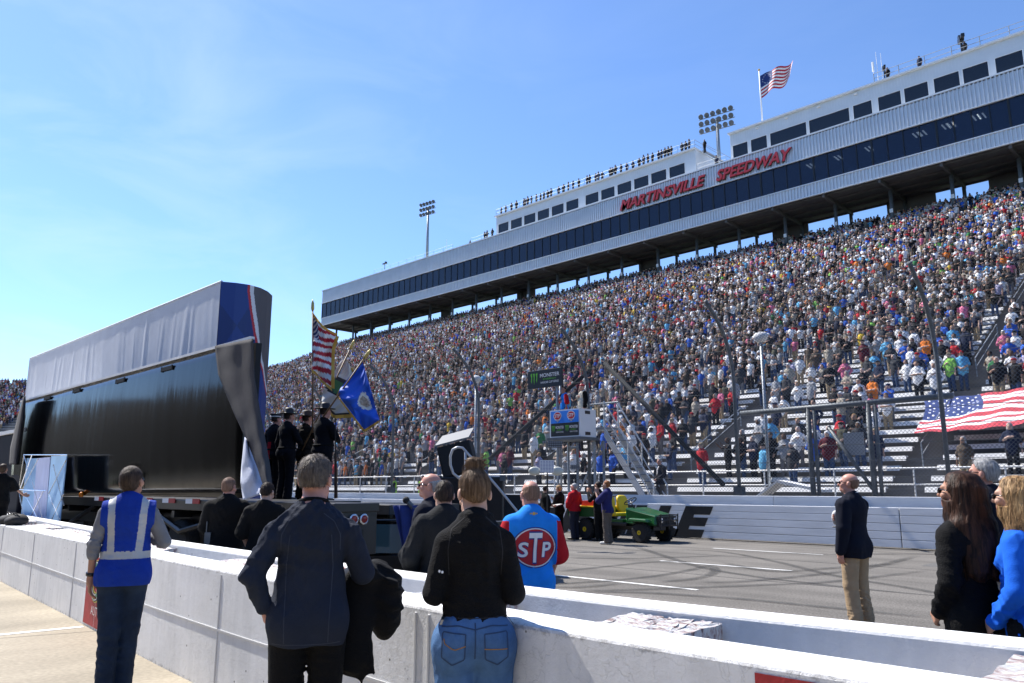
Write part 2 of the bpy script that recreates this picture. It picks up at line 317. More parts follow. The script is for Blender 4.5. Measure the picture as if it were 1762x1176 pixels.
# ================================================================== PIT WALL
pw = thing('pit_wall', 'long white double concrete pit wall with a rubble filled channel between its two faces', 'wall')
def wall_mat(name, crack, wear=.6):
    m = bpy.data.materials.new(name); m.use_nodes = True; n = m.node_tree.nodes; l = m.node_tree.links; b = n['Principled BSDF']; b.inputs['Roughness'].default_value = 0.7; b.inputs['Specular IOR Level'].default_value = 0.3
    t = n.new('ShaderNodeTexCoord'); o_ = t.outputs['Object']
    a = n.new('ShaderNodeTexNoise'); a.inputs['Scale'].default_value = 2.2; a.inputs['Detail'].default_value = 9; a.inputs['Roughness'].default_value = 0.7; l.new(o_, a.inputs['Vector'])
    mr = n.new('ShaderNodeValToRGB'); e = mr.color_ramp.elements; e[0].position = 0.28; e[0].color = (0.74, 0.74, 0.73, 1); e[1].position = 0.55; e[1].color = (0.86, 0.86, 0.85, 1); l.new(a.outputs['Fac'], mr.inputs['Fac'])
    mp_ = n.new('ShaderNodeMapping'); mp_.inputs['Scale'].default_value = (7, 7, 0.5); l.new(o_, mp_.inputs['Vector'])
    st = n.new('ShaderNodeTexNoise'); st.inputs['Scale'].default_value = 1.6; st.inputs['Detail'].default_value = 5; l.new(mp_.outputs['Vector'], st.inputs['Vector'])
    sr = n.new('ShaderNodeMapRange'); sr.inputs['From Min'].default_value = 0.3; sr.inputs['From Max'].default_value = 0.75; sr.inputs['To Min'].default_value = 1.03; sr.inputs['To Max'].default_value = 0.92; l.new(st.outputs['Fac'], sr.inputs['Value'])
    x = n.new('ShaderNodeMix'); x.data_type = 'RGBA'; x.blend_type = 'MULTIPLY'; x.inputs['Factor'].default_value = 1; l.new(mr.outputs['Color'], x.inputs['A']); l.new(sr.outputs['Result'], x.inputs['B'])
    v = n.new('ShaderNodeTexVoronoi'); v.feature = 'F1'; v.inputs['Scale'].default_value = 7.0; l.new(o_, v.inputs['Vector'])   # small pits where the paint is gone
    vr = n.new('ShaderNodeMapRange'); vr.inputs['From Min'].default_value = 0.045; vr.inputs['From Max'].default_value = 0.07; l.new(v.outputs['Distance'], vr.inputs['Value'])
    z = n.new('ShaderNodeMix'); z.data_type = 'RGBA'; z.inputs['A'].default_value = (0.12, 0.11, 0.10, 1); l.new(x.outputs['Result'], z.inputs['B']); l.new(vr.outputs['Result'], z.inputs['Factor'])
    sz = n.new('ShaderNodeSeparateXYZ'); l.new(o_, sz.inputs['Vector']); ch = n.new('ShaderNodeTexNoise'); ch.inputs['Scale'].default_value = 16; ch.inputs['Detail'].default_value = 9; ch.inputs['Roughness'].default_value = .75; l.new(o_, ch.inputs['Vector'])
    def near(z0, w):
        s_ = n.new('ShaderNodeMath'); s_.operation = 'SUBTRACT'; l.new(sz.outputs['Z'], s_.inputs[0]); s_.inputs[1].default_value = z0; a_ = n.new('ShaderNodeMath'); a_.operation = 'ABSOLUTE'; l.new(s_.outputs['Value'], a_.inputs[0])
        r_ = n.new('ShaderNodeMapRange'); r_.inputs['From Max'].default_value = w; r_.inputs['To Min'].default_value = .23; r_.inputs['To Max'].default_value = 0; l.new(a_.outputs['Value'], r_.inputs['Value']); return r_
    e1, e2 = near(.925, .035), near(0, .07); ea = n.new('ShaderNodeMath'); ea.operation = 'MAXIMUM'; l.new(e1.outputs['Result'], ea.inputs[0]); l.new(e2.outputs['Result'], ea.inputs[1])
    su = n.new('ShaderNodeMath'); su.operation = 'ADD'; l.new(ch.outputs['Fac'], su.inputs[0]); l.new(ea.outputs['Value'], su.inputs[1]); cm_ = n.new('ShaderNodeMapRange'); cm_.inputs['From Min'].default_value = .66; cm_.inputs['From Max'].default_value = .80; cm_.inputs['To Max'].default_value = wear; l.new(su.outputs['Value'], cm_.inputs['Value'])
    wz = n.new('ShaderNodeMix'); wz.data_type = 'RGBA'; wz.inputs['B'].default_value = (.25, .24, .23, 1); l.new(cm_.outputs['Result'], wz.inputs['Factor']); l.new(z.outputs['Result'], wz.inputs['A']); z = wz
    l.new(z.outputs['Result'], b.inputs['Base Color'])
    bn = n.new('ShaderNodeTexNoise'); bn.inputs['Scale'].default_value = 34; bn.inputs['Detail'].default_value = 8; bn.inputs['Roughness'].default_value = 0.75; l.new(o_, bn.inputs['Vector'])
    ve = n.new('ShaderNodeTexVoronoi'); ve.feature = 'DISTANCE_TO_EDGE'; ve.inputs['Scale'].default_value = 4.5; wn = n.new('ShaderNodeTexNoise'); wn.inputs['Scale'].default_value = 6; wn.inputs['Detail'].default_value = 6; l.new(o_, wn.inputs['Vector']); wm = n.new('ShaderNodeMix'); wm.data_type = 'RGBA'; wm.blend_type = 'LINEAR_LIGHT'; wm.inputs['Factor'].default_value = .35; l.new(o_, wm.inputs['A']); l.new(wn.outputs['Color'], wm.inputs['B']); l.new(wm.outputs['Result'], ve.inputs['Vector'])
    ad = n.new('ShaderNodeMath'); ad.operation = 'ADD'; l.new(bn.outputs['Fac'], ad.inputs[0])
    cv = n.new('ShaderNodeMapRange'); cv.inputs['From Max'].default_value = 0.02; cv.inputs['To Max'].default_value = crack; l.new(ve.outputs['Distance'], cv.inputs['Value']); l.new(cv.outputs['Result'], ad.inputs[1])
    bb = n.new('ShaderNodeBump'); bb.inputs['Strength'].default_value = 0.75; bb.inputs['Distance'].default_value = 0.009; l.new(ad.outputs['Value'], bb.inputs['Height']); l.new(bb.outputs['Normal'], b.inputs['Normal'])
    return m
M_stucco = wall_mat('cracked_white_stucco', 0.35); M_stucco2 = wall_mat('smooth_white_stucco', 0.1, .06)
def wall_strip(name, y0, y1, z0, z1, xs, m, bat=0.0, bev=0.018):
    mb = MB(); n = len(xs); vs = []
    for x in xs: vs += [(x, y0(x)-bat, z0), (x, y0(x), z1), (x, y1(x), z1), (x, y1(x), z0)]
    fs = [(i*4+k, i*4+(k+1) % 4, i*4+4+(k+1) % 4, i*4+4+k) for i in range(n-1) for k in range(4)]+[(0, 1, 2, 3), tuple((n-1)*4+k for k in (3, 2, 1, 0))]
    mb.add(vs, fs); return mb.build(name, m, pw, bevel=bev)
ZW = 0.94
xs_f = np.concatenate([np.arange(-60, -20, 2.0), np.arange(-20, 8, 0.25), np.arange(8, 41, 4)])
wall_strip('front_face', lambda x: yF(x), lambda x: yF(x)+0.33, -0.1, ZW, xs_f, M_stucco)
wall_strip('back_face', lambda x: yB(x)-0.24, lambda x: yB(x), -0.1, ZW+0.03, xs_f, M_stucco2)
wall_strip('channel_floor', lambda x: yF(x)+0.332, lambda x: yB(x)-0.242, -0.1, 0.42, xs_f, mat('channel_concrete', (0.4, 0.39, 0.37), 0.9, var=0.3, bump=0.5), bev=0)
# a thin ledge along the inner side of the back face
wall_strip('ledge', lambda x: yB(x)-0.262, lambda x: yB(x)-0.2425, 0.66, 0.70, xs_f, M_stucco2, bev=0.004)
# joints caulked over: upright ones and the long level one
M_joint = mat('wall_caulk', (0.60, 0.60, 0.59), 0.8)
for xj in (-22, -19.2, -16.45, -13.75, -11.15, -9.95, -6.28, -3.62, -3.50, -0.4, 2.6):
    mb = MB(); y = float(yF(xj)); mb.box((xj, y-0.001, 0.455), (0.02, 0.010, 0.90)); mb.build('wall_joint', M_joint, pw, bevel=0.003)
wall_strip('wall_seam', lambda x: yF(x)-0.006, lambda x: yF(x)-0.0005, 0.467, 0.483, xs_f[(xs_f > -25) & (xs_f < 6)], M_joint, bev=0)
# rubble infill blocks in the channel
def infill_mat():
    m = bpy.data.materials.new('flaking_infill'); m.use_nodes = True; n = m.node_tree.nodes; l = m.node_tree.links; b = n['Principled BSDF']; b.inputs['Roughness'].default_value = 0.9
    t = n.new('ShaderNodeTexCoord'); mm = n.new('ShaderNodeMapping'); mm.inputs['Scale'].default_value = (5, 16, 8); l.new(t.outputs['Object'], mm.inputs['Vector'])
    q = n.new('ShaderNodeTexNoise'); q.inputs['Scale'].default_value = 1.6; q.inputs['Detail'].default_value = 9; q.inputs['Roughness'].default_value = 0.7; l.new(mm.outputs['Vector'], q.inputs['Vector'])
    r = n.new('ShaderNodeValToRGB'); e = r.color_ramp.elements; e[0].position = 0.33; e[0].color = (0.10, 0.07, 0.06, 1); e[1].position = 0.52; e[1].color = (0.80, 0.79, 0.77, 1)
    k = e.new(0.42); k.color = (0.5, 0.36, 0.34, 1); l.new(q.outputs['Fac'], r.inputs['Fac']); l.new(r.outputs['Color'], b.inputs['Base Color'])
    bb = n.new('ShaderNodeBump'); bb.inputs['Strength'].default_value = 1; bb.inputs['Distance'].default_value = 0.05; l.new(q.outputs['Fac'], bb.inputs['Height']); l.new(bb.outputs['Normal'], b.inputs['Normal'])
    return m
M_infill = infill_mat()
rng = random.Random(5)
for x0, x1, zt in ((-24, -21.6, .88), (-20.4, -17.9, .88), (-16.9, -15.2, .86), (-14.6, -12.4, .86), (-11.2, -9.0, .86), (-7.3, -5.6, .86), (-4.15, -3.45, .86), (-2.62, -2.10, .865), (-0.86, 0.4, .87), (1.6, 3.0, .86)):
    mb = MB(); na = 26; nb = 6
    hgt = {}
    def top(u, v):
        x = x0+(x1-x0)*u; ya, yb = float(yF(x))+0.334, float(yB(x))-0.266
        jj = 0.0 if v in (0, 1) else rng.uniform(-0.012, 0.012)
        return (x+(rng.uniform(-0.02, 0.02) if 0 < u < 1 else 0), ya+(yb-ya)*v, zt+.056+rng.uniform(-0.010, 0.008)+0.012*v)
    mb.grid(top, na, nb)
    k = len(mb.v); nv = (na+1)*(nb+1)
    mb.v += [(p[0], p[1], 0.4) for p in mb.v[:nv]]
    ring = [i for i in range(na+1)]+[(j+1)*(na+1)-1 for j in range(1, nb+1)]+[nb*(na+1)+i for i in range(na-1, -1, -1)]+[j*(na+1) for j in range(nb-1, 0, -1)]
    for i, r0 in enumerate(ring):
        r1 = ring[(i+1) % len(ring)]; mb.f.append((r0, r1, r1+nv, r0+nv)); mb.m.append(0)
    mb.build('infill_block', M_infill, pw)
# painted sign panels on the front face
M_signred = mat('faded_sign_red', (0.42, 0.025, 0.028), 0.6, var=0.3, vscale=5, bump=0.3, bscale=30)
def sign_panel(x0, x1, z0, z1, label):
    mb = MB(); n = 10
    mb.grid(lambda u, v: (x0+(x1-x0)*u, float(yF(x0+(x1-x0)*u))-0.006, z0+(z1-z0)*v), n, 1)
    o = mb.build('sign_panel', M_signred, pw); o['label'] = label; return o
sp = sign_panel(-10.45, -8.75, 0.03, 0.80, 'faded red sponsor panel on the wall with pale lettering')
mb = MB(); yy = float(yF(-9.2))
ux = np.array([1, (float(yF(-7.9))-float(yF(-9.7)))/1.8, 0]); ux /= np.linalg.norm(ux)
for off, mi, dz in ((0.05, 0, 0), (0.03, 1, .002), (0.012, 2, .004), (-0.008, 3, .006)):
    put_text(mb, 'O', np.array([-10.22, float(yF(-10.22))-0.012-dz, 0.33]), ux, (0, 0, 1), 0.42, mi=mi, offset=off)
put_text(mb, 'AUTO', np.array([-10.1, float(yF(-10.1))-0.014, 0.16]), ux, (0, 0, 1), 0.10, mi=2)
mb.build('sign_lettering', [mat('sign_yellow', (.6, .5, .08), .6), mat('sign_black', (.03, .03, .03), .6), mat('sign_white', (.7, .7, .68), .6), mat('sign_green', (.05, .2, .1), .6)], sp)
sign_panel(float(ony(1298, 1150, 2.9)[0]), 1.6, 0.12, 0.905, 'plain dull red panel painted low on the wall')

# ================================================================== OUTER BARRIER AND WALL
sb = thing('safer_barrier', 'white steel tube crash barrier with large black slanted letters along the track edge', 'barrier', (0, 22.3, 0))
M_barrier = mat('barrier_white', (0.76, 0.77, 0.78), 0.45, var=0.16, vscale=1.6, stretch=(.5, 1, 3))
for k in range(5):
    for x0, x1 in ((-60, -33.2), (-33.18, -20.1), (-20.08, -7.4), (-7.38, 5.3), (5.32, 30)):
        if k in (0, 1, 2, 3, 4):
            mb = MB(); mb.box(((x0+x1)/2, 0.1, 0.04+0.21*k+0.102), (x1-x0-0.006, 0.2, 0.202)); mb.build('barrier_tube', M_barrier, sb, bevel=0.012)
mb = MB()
put_text(mb, 'MARTINSVILLE', (float(ony(1229, 900, 22.3)[0])-13.2, -0.012, 0.11), (1, 0, 0), (0, 0, 1), 0.86, width=13.2, offset=0.062, shear=0.32)
mb.build('lettering', mat('letter_black', (0.012, 0.012, 0.013), 0.5), sb)
cwall = thing('concrete_wall', 'low white concrete retaining wall behind the steel barrier', 'wall', (0, 22.9, 0))
for k, (x0, x1) in enumerate([(-150, -60)]+[(-60+6.1*i, -60+6.1*(i+1)) for i in range(15)]):
    mb = MB(); mb.box(((x0+x1)/2, 0.15, 0.68), (x1-x0-0.012, 0.30, 1.36)); mb.build('wall_section', M_barrier, cwall, bevel=0.012)

# ================================================================== GRANDSTAND
ROWS, RUN, RISE, Y0, Z0 = 79, 0.76, 0.364, 27.0, 1.2
XL, XR = -133.0, 14.0
AISLES = [XL+4.6+9.2*i for i in range(16)]
gs = thing('grandstand', 'huge bleacher grandstand of white benches rising from the trackside fence', 'grandstand')
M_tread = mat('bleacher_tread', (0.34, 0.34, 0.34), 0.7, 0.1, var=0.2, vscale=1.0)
M_riser = mat('open_riser_shade', (0.10, 0.10, 0.105), 0.8)  # dark tone painted in for the shade of open risers
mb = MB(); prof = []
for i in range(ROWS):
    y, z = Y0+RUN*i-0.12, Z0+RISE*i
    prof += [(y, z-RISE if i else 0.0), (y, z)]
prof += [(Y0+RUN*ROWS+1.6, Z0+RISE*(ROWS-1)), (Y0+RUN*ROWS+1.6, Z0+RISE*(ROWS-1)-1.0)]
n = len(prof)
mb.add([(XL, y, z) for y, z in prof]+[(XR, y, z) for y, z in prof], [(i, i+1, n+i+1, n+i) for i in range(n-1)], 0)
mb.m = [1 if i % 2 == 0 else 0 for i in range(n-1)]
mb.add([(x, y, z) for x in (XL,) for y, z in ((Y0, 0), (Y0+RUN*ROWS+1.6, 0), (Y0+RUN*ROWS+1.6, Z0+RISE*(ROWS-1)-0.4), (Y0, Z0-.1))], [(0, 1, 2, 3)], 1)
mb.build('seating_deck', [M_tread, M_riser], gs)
segs = [(XL, AISLES[0]-0.6)]+[(AISLES[i]+0.6, AISLES[i+1]-0.6) for i in range(15)]+[(AISLES[-1]+0.6, XR)]
for i in range(ROWS):
    mb = MB()
    for a, b in segs: y_, z_ = Y0+RUN*i+0.40, Z0+RISE*i+0.41; mb.hexa([(a, y_-.15, z_-.15), (b, y_-.15, z_-.15), (b, y_-.09, z_-.15), (a, y_-.09, z_-.15), (a, y_-.085, z_+.025), (b, y_-.085, z_+.025), (b, y_-.03, z_+.02), (a, y_-.03, z_+.02)]); mb.box(((a+b)/2, y_+.06, z_), (b-a, 0.18, 0.05))
    mb.build('bench', M_alu, gs)
for ax in AISLES:
    for r0 in (3, 14, 25, 36, 47, 58):
        mb = MB(); p = lambda r, h: (ax, Y0+RUN*r+0.1, Z0+RISE*r+h)
        mb.tube([p(r0, 0), p(r0, 0.85), p(r0+6, 0.85), p(r0+6, 0)], 0.026, 6); mb.tube([p(r0, 0.45), p(r0+6, 0.45)], 0.02, 5)
        mb.build('aisle_handrail', M_steel, gs)
# front walkway rail below the first row
mb = MB()
for z in (1.15, 1.7, 2.2): mb.tube([(XL, 25.9, z), (XR, 25.9, z)], 0.03, 6)
for i in range(60): mb.tube([(XL+2.45*i, 25.9, 0), (XL+2.45*i, 25.9, 2.2)], 0.03, 6)
mb.build('walkway_rail', M_alu, gs)
mb = MB()
for z in (0.55, 1.08):
    mb.tube([(XL, Y0+RUN*ROWS+1.5, Z0+RISE*(ROWS-1)+z), (XR, Y0+RUN*ROWS+1.5, Z0+RISE*(ROWS-1)+z)], 0.03, 5)
for i in range(60): mb.tube([(XL+2.45*i, Y0+RUN*ROWS+1.5, Z0+RISE*(ROWS-1)), (XL+2.45*i, Y0+RUN*ROWS+1.5, Z0+RISE*(ROWS-1)+1.08)], 0.03, 5)
mb.build('rear_rail', M_darksteel, gs)

# stand that carries on round the turn
TC = np.array([-133.0, -5.0]); TROWS = 62
tg = thing('turn_grandstand', 'packed curved bleacher stand bending round the far turn beyond the suite building', 'grandstand')
mb = MB(); pr_ = []
for i in range(TROWS):
    r, z = 32+RUN*i, Z0+RISE*i; pr_ += [(r-0.12, z-RISE if i else 0), (r-0.12, z)]
pr_ += [(32+RUN*TROWS+1, Z0+RISE*(TROWS-1)), (32+RUN*TROWS+1, 0)]
NT = 40; n = len(pr_)
def arc(t, r, z): return (TC[0]-r*math.sin(t), TC[1]+r*math.cos(t), z)
TMAX = 1.35
mb.v = [arc(TMAX*k/NT, r, z) for k in range(NT+1) for r, z in pr_]
mb.f = [(k*n+i, k*n+i+1, (k+1)*n+i+1, (k+1)*n+i) for k in range(NT) for i in range(n-1)]; mb.m = [1 if (i % 2 == 0) else 0 for k in range(NT) for i in range(n-1)]
mb.build('seating_deck', [M_tread, M_riser], tg)
for i in range(TROWS):
    mb = MB(); r, z = 32+RUN*i+0.4, Z0+RISE*i+0.41
    mb.add([arc(TMAX*k/NT, r+q*0.145, z+e*0.025) for k in range(NT+1) for q, e in ((-1, -1), (-1, 1), (1, 1), (1, -1))], [(k*4+j, k*4+(j+1) % 4, k*4+4+(j+1) % 4, k*4+4+j) for k in range(NT) for j in range(4)])
    mb.build('bench', M_alu, tg)

# ================================================================== SUITE BUILDING
bd = thing('suite_building', 'long white suite building with a dark glass band and red lettering above the grandstand', 'building')
YB_ = 80.0; BX0, BX1 = -130.9, 8.0
ZB, ZGB, ZGT, ZT = 32.95, 34.28, 37.42, 39.9
M_clad = mat('ribbed_white_cladding', (0.62, 0.64, 0.67), 0.4, 0.25, var=0.08, vscale=0.5)
M_clad2 = mat('flat_white_cladding', (0.70, 0.72, 0.74), 0.45, 0.1, var=0.06, vscale=0.8)
M_soffit = mat('soffit_grey', (0.11, 0.11, 0.115), 0.8, var=0.25, vscale=0.3)
def clad(name, x0, x1, y, z0, z1, pitch=0.36, dep=0.11, parent=bd, m=M_clad):
    mb = MB(); pts = []; x = x0
    while x < x1-0.01:
        pts += [(x, 0), (x+pitch*0.46, 0), (x+pitch*0.56, -dep), (x+pitch*0.9, -dep)]; x += pitch
    pts.append((x1, 0)); n = len(pts)
    mb.v = [(px, y+d, z) for z in (z0, z1) for px, d in pts]; mb.f = [(i, i+1, n+i+1, n+i) for i in range(n-1)]; mb.m = [0]*(n-1)
    return mb.build(name, m, parent)
clad('upper_cladding', BX0, BX1, YB_, ZGT, ZT); clad('lower_cladding', BX0, BX1, YB_, ZB, ZGB)
for nm, z, h in (('roof_flashing', ZT+0.06, 0.16), ('drip_flashing', ZGT-0.05, 0.1), ('sill_flashing', ZGB+0.05, 0.1), ('bottom_flashing', ZB-0.05, 0.1)):
    mb = MB(); mb.box(((BX0+BX1)/2, YB_-0.06, z), (BX1-BX0+0.1, 0.22, h)); mb.build(nm, M_clad2, bd)
mb = MB(); mb.box(((BX0+BX1)/2, YB_+4.2, ZT-0.05), (BX1-BX0, 8.4, 0.12)); mb.build('roof', M_clad2, bd)
mb = MB(); mb.box(((BX0+BX1)/2, YB_+4.2, ZB+0.12), (BX1-BX0, 8.3, 0.16)); mb.build('soffit', M_soffit, bd)
mb = MB(); mb.box(((BX0+BX1)/2, YB_+8.3, (ZB+ZT)/2), (BX1-BX0, 0.12, ZT-ZB-0.3)); mb.build('rear_wall', M_clad2, bd)
mb = MB(); mb.box((BX0-0.05, YB_+4.15, (ZB+ZT)/2), (0.1, 8.2, ZT-ZB)); mb.build('end_wall', M_clad2, bd)
mb = MB(); mb.box(((BX0+BX1)/2, YB_+4.2, ZGB-0.1), (BX1-BX0-0.3, 7.8, 0.1)); mb.box(((BX0+BX1)/2, YB_+6.0, 36), (BX1-BX0-0.3, 0.1, 3.2)); mb.box(((BX0+BX1)/2, YB_+4.2, ZGT+0.15), (BX1-BX0-0.3, 7.8, 0.1)); mb.build('suite_interior', mat('suite_interior_dark', (0.035, 0.035, 0.04), 0.8), bd)
def glass_mat(name, tintc, tr):
    m = bpy.data.materials.new(name); m.use_nodes = True; n = m.node_tree.nodes; l = m.node_tree.links
    b = n['Principled BSDF']; b.inputs['Base Color'].default_value = (*tintc, 1); b.inputs['Roughness'].default_value = 0.04; b.inputs['Specular IOR Level'].default_value = 0.55
    t = n.new('ShaderNodeBsdfTransparent'); t.inputs['Color'].default_value = (0.5, 0.6, 0.75, 1); mxs = n.new('ShaderNodeMixShader'); mxs.inputs['Fac'].default_value = tr
    out = n['Material Output']; l.new(b.outputs['BSDF'], mxs.inputs[1]); l.new(t.outputs['BSDF'], mxs.inputs[2]); l.new(mxs.outputs['Shader'], out.inputs['Surface'])
    return m
M_glass = glass_mat('dark_suite_glass', (0.010, 0.022, 0.060), 0.35)
PW = (BX1-BX0)/90
for i in range(90):
    mb = MB(); x = BX0+PW*i; w = PW-(0.06 if i % 4 else 0.14)
    mb.box((x+PW/2, YB_+0.10, (ZGB+ZGT)/2), (w, 0.03, ZGT-ZGB-0.1)); mb.build('window_pane', M_glass, bd)
mb = MB()
for i in range(91): mb.box((BX0+PW*i, YB_+0.06, (ZGB+ZGT)/2), (0.16 if i % 4 == 0 else 0.07, 0.10, ZGT-ZGB-0.1))
mb.build('mullion_frame', mat('mullion_brown', (0.006, 0.005, 0.005), 0.5), bd)
M_tube = mat('suite_light_tube', (1.0, 0.93, 0.8), 0.5, emit=1.6)
for px, py in ((1690, 205), (1682, 217), (1578, 237), (1496, 263), (1443, 276), (1395, 288), (1640, 239), (1628, 221), (1590, 252)):
    p = ony(px, py, YB_+2.5); mb = MB(); mb.box((p[0]-.2, YB_+2.5, ZGT+0.02), (0.13, 1.3, 0.06)); mb.box((p[0]+.2, YB_+2.5, ZGT+0.02), (0.13, 1.3, 0.06)); mb.build('ceiling_lamp', M_tube, bd)
# beams and columns under the building
for i in range(24):
    x = BX0+0.6+5.82*i
    mb = MB(); mb.box((x, YB_+4.15, ZB-0.22), (0.25, 8.1, 0.5)); mb.build('beam', M_soffit, bd)
    for yy, r in ((YB_+3.2, 0.19), (YB_+7.7, 0.19)):
        zb = Z0+RISE*min(ROWS-1, (yy-Y0)/RUN)-0.3
        mb = MB(); mb.tube([(x, yy, zb), (x, yy, ZB-0.02)], r, 10); mb.build('column', M_darksteel, bd, smooth=True)
for xa_, xb_ in ((-41, -36.5), (-27.5, -22.5), (-17.5, -12.5), (-61, -57.5), (-85, -81), (-8, 2), (-104, -101)):
    mb = MB(); mb.box(((xa_+xb_)/2, YB_+8.0, 31.3), (xb_-xa_, .15, 3.2)); mb.build('rear_screen', M_soffit, bd)
mb = MB()
for yy in (YB_+0.6, YB_+2.6, YB_+4.6, YB_+6.4, YB_+8.1): mb.box(((BX0+BX1)/2, yy, ZB-0.08), (BX1-BX0, 0.15, 0.22))
mb.build('purlin', M_soffit, bd)
for i in range(3, 22, 1):
    x = BX0+0.6+5.82*i; mb = MB(); mb.box((x, YB_+2.97, 30.2), (0.34, 0.03, 0.42)); mb.build('column_plate', M_white, bd)
# red lettering
M_redl = mat('sign_letter_red', (0.50, 0.012, 0.03), 0.4)
for txt, xa, xb, zc in (('MARTINSVILLE', ony(1068, 345, YB_-.2)[0], ony(1214, 305, YB_-.2)[0], 0), ('SPEEDWAY', ony(1232, 294, YB_-.2)[0], ony(1363, 260, YB_-.2)[0], 0)):
    mb = MB()
    for off, mi, y in ((0.05, 1, -0.16), (0.018, 0, -0.34)):
        put_text(mb, txt, (xa, YB_+y, ZGT+0.34), (1, 0, 0), (0, 0, 1), 1.30, width=xb-xa, mi=mi, offset=off, shear=0.30, extrude=0.06)
    mb.build('red_lettering', [M_redl, mat('letter_shadow', (0.05, 0.012, 0.014), 0.6)], bd)  # darker copy behind the letters is painted in as their shadow

# upper suite boxes
M_boxglass = glass_mat('dark_box_glass', (0.014, 0.02, 0.032), 0.2)
def upper_box(name, label, x0, x1, y, z0, z1, wins, wz0, wz1, depth=6.0):
    b = thing(name, label, 'building')
    mb = MB(); y0 = y
    xs = [x0]+[q for w in wins for q in w]+[x1]
    mb.box(((x0+x1)/2, y+0.1, (z0+wz0)/2), (x1-x0, 0.2, wz0-z0)); mb.box(((x0+x1)/2, y+0.1, (z1+wz1)/2), (x1-x0, 0.2, z1-wz1))
    for i in range(0, len(xs), 2): mb.box(((xs[i]+xs[i+1])/2, y+0.1, (wz0+wz1)/2), (xs[i+1]-xs[i], 0.2, wz1-wz0))
    mb.box((x0+0.1, y+0.2+depth/2, (z0+z1)/2), (0.2, depth, z1-z0)); mb.box((x1-0.1, y+0.2+depth/2, (z0+z1)/2), (0.2, depth, z1-z0)); mb.box(((x0+x1)/2, y+0.3+depth, (z0+z1)/2), (x1-x0, 0.2, z1-z0))
    mb.build('wall', M_clad2, b)
    mb = MB(); mb.box(((x0+x1)/2, y+depth/2, z1+0.08), (x1-x0+0.3, depth+0.7, 0.16)); mb.build('roof', M_clad2, b)
    mb = MB()
    xx = x0+0.05
    while xx < x1: mb.box((xx, y-0.012, (z1+wz1)/2), (0.03, 0.02, z1-wz1-0.05)); xx += 0.3
    mb.build('wall_ribs', M_clad2, b)
    for a, c in wins:
        f = MB(); t = 0.07
        for cc, dd in ((((a+c)/2, y-0.02, wz0+t/2), (c-a, 0.06, t)), (((a+c)/2, y-0.02, wz1-t/2), (c-a, 0.06, t)), ((a+t/2, y-0.02, (wz0+wz1)/2), (t, 0.06, wz1-wz0-2*t)), ((c-t/2, y-0.02, (wz0+wz1)/2), (t, 0.06, wz1-wz0-2*t))): f.box(cc, dd)
        fo = f.build('window', M_white, b); g = MB(); g.box(((a+c)/2, y+0.06, (wz0+wz1)/2), (c-a-0.12, 0.03, wz1-wz0-0.12)); g.build('pane', M_boxglass, fo)
    return b
YU = 81.2
lw = [(55, 113), (122, 185), (193, 258), (266, 332), (342, 410), (420, 490), (524, 598), (608, 685), (696, 775), (786, 868), (878, 964), (976, 1064)]
def onx(px, pyline): return ony(px, pyline, YU)[0]
lwx = [(onx(840+a/3.146, 365-(a/3.146)*0.30), onx(840+c/3.146, 365-(c/3.146)*0.30)) for a, c in lw]
zroofL = float(ony(1020, 310, YU)[2]); 
ZLw0, ZLw1 = float(ony(1000, 351, YU)[2]), float(ony(1000, 335, YU)[2])
XL0, XL1 = float(onx(854, 385)), float(onx(1197, 275))
zL1 = float(ony(1193, 258, YU)[2])
box_l = upper_box('suite_box', 'white rooftop suite box with twelve dark windows and a railed deck crowded with onlookers', XL0, XL1, YU, ZT+0.02, zL1, lwx, ZT+0.75, ZT+2.35)
rw = [(1260, 1287), (1291, 1320), (1324, 1388), (1391, 1462), (1467, 1501), (1510, 1551), (1555, 1598), (1606, 1652), (1656, 1702), (1712, 1762)]
rwx = [(float(onx(a, 250-(a-1260)*0.3)), float(onx(c, 250-(c-1260)*0.3))) for a, c in rw]+[(-10.4, -7.6), (-7.2, -4.4), (-4, -1)]
XR0 = float(onx(1257, 255)); zR1 = float(ony(1257, 232, YU)[2])
box_r = upper_box('press_box', 'long white rooftop press box with wide dark windows beneath the roof cameras', XR0, 7.0, YU, ZT+0.02, zR1, rwx, ZT+0.62, ZT+2.4)
print('box heights', zL1-ZT, zR1-ZT, ZLw0-ZT, ZLw1-ZT, 'X', XL0, XL1, XR0)
def railing(x0, x1, y, z, h=1.07, step=2.4, parent=None, r=0.022):
    mb = MB()
    for q in (0.5, 1.0): mb.tube([(x0, y, z+h*q), (x1, y, z+h*q)], r*0.7, 5)
    k = int((x1-x0)/step)
    for i in range(k+1): mb.tube([(x0+(x1-x0)*i/k, y, z), (x0+(x1-x0)*i/k, y, z+h)], r, 5)
    return mb.build('railing', M_steel, parent)
ZDL, ZDR = zL1+0.17, zR1+0.17
railing(XL0, XL1, YU-0.05, ZDL, parent=box_l)
mb = MB()
for q in (0.5, 1.07): mb.tube([(XL1, YU-0.05, ZDL+q), (XL1, YU+6, ZDL+q)], 0.03, 5); mb.tube([(XL0, YU-0.05, ZDL+q), (XL0, YU+6, ZDL+q)], 0.03, 5)
mb.build('side_railing', M_steel, box_l)
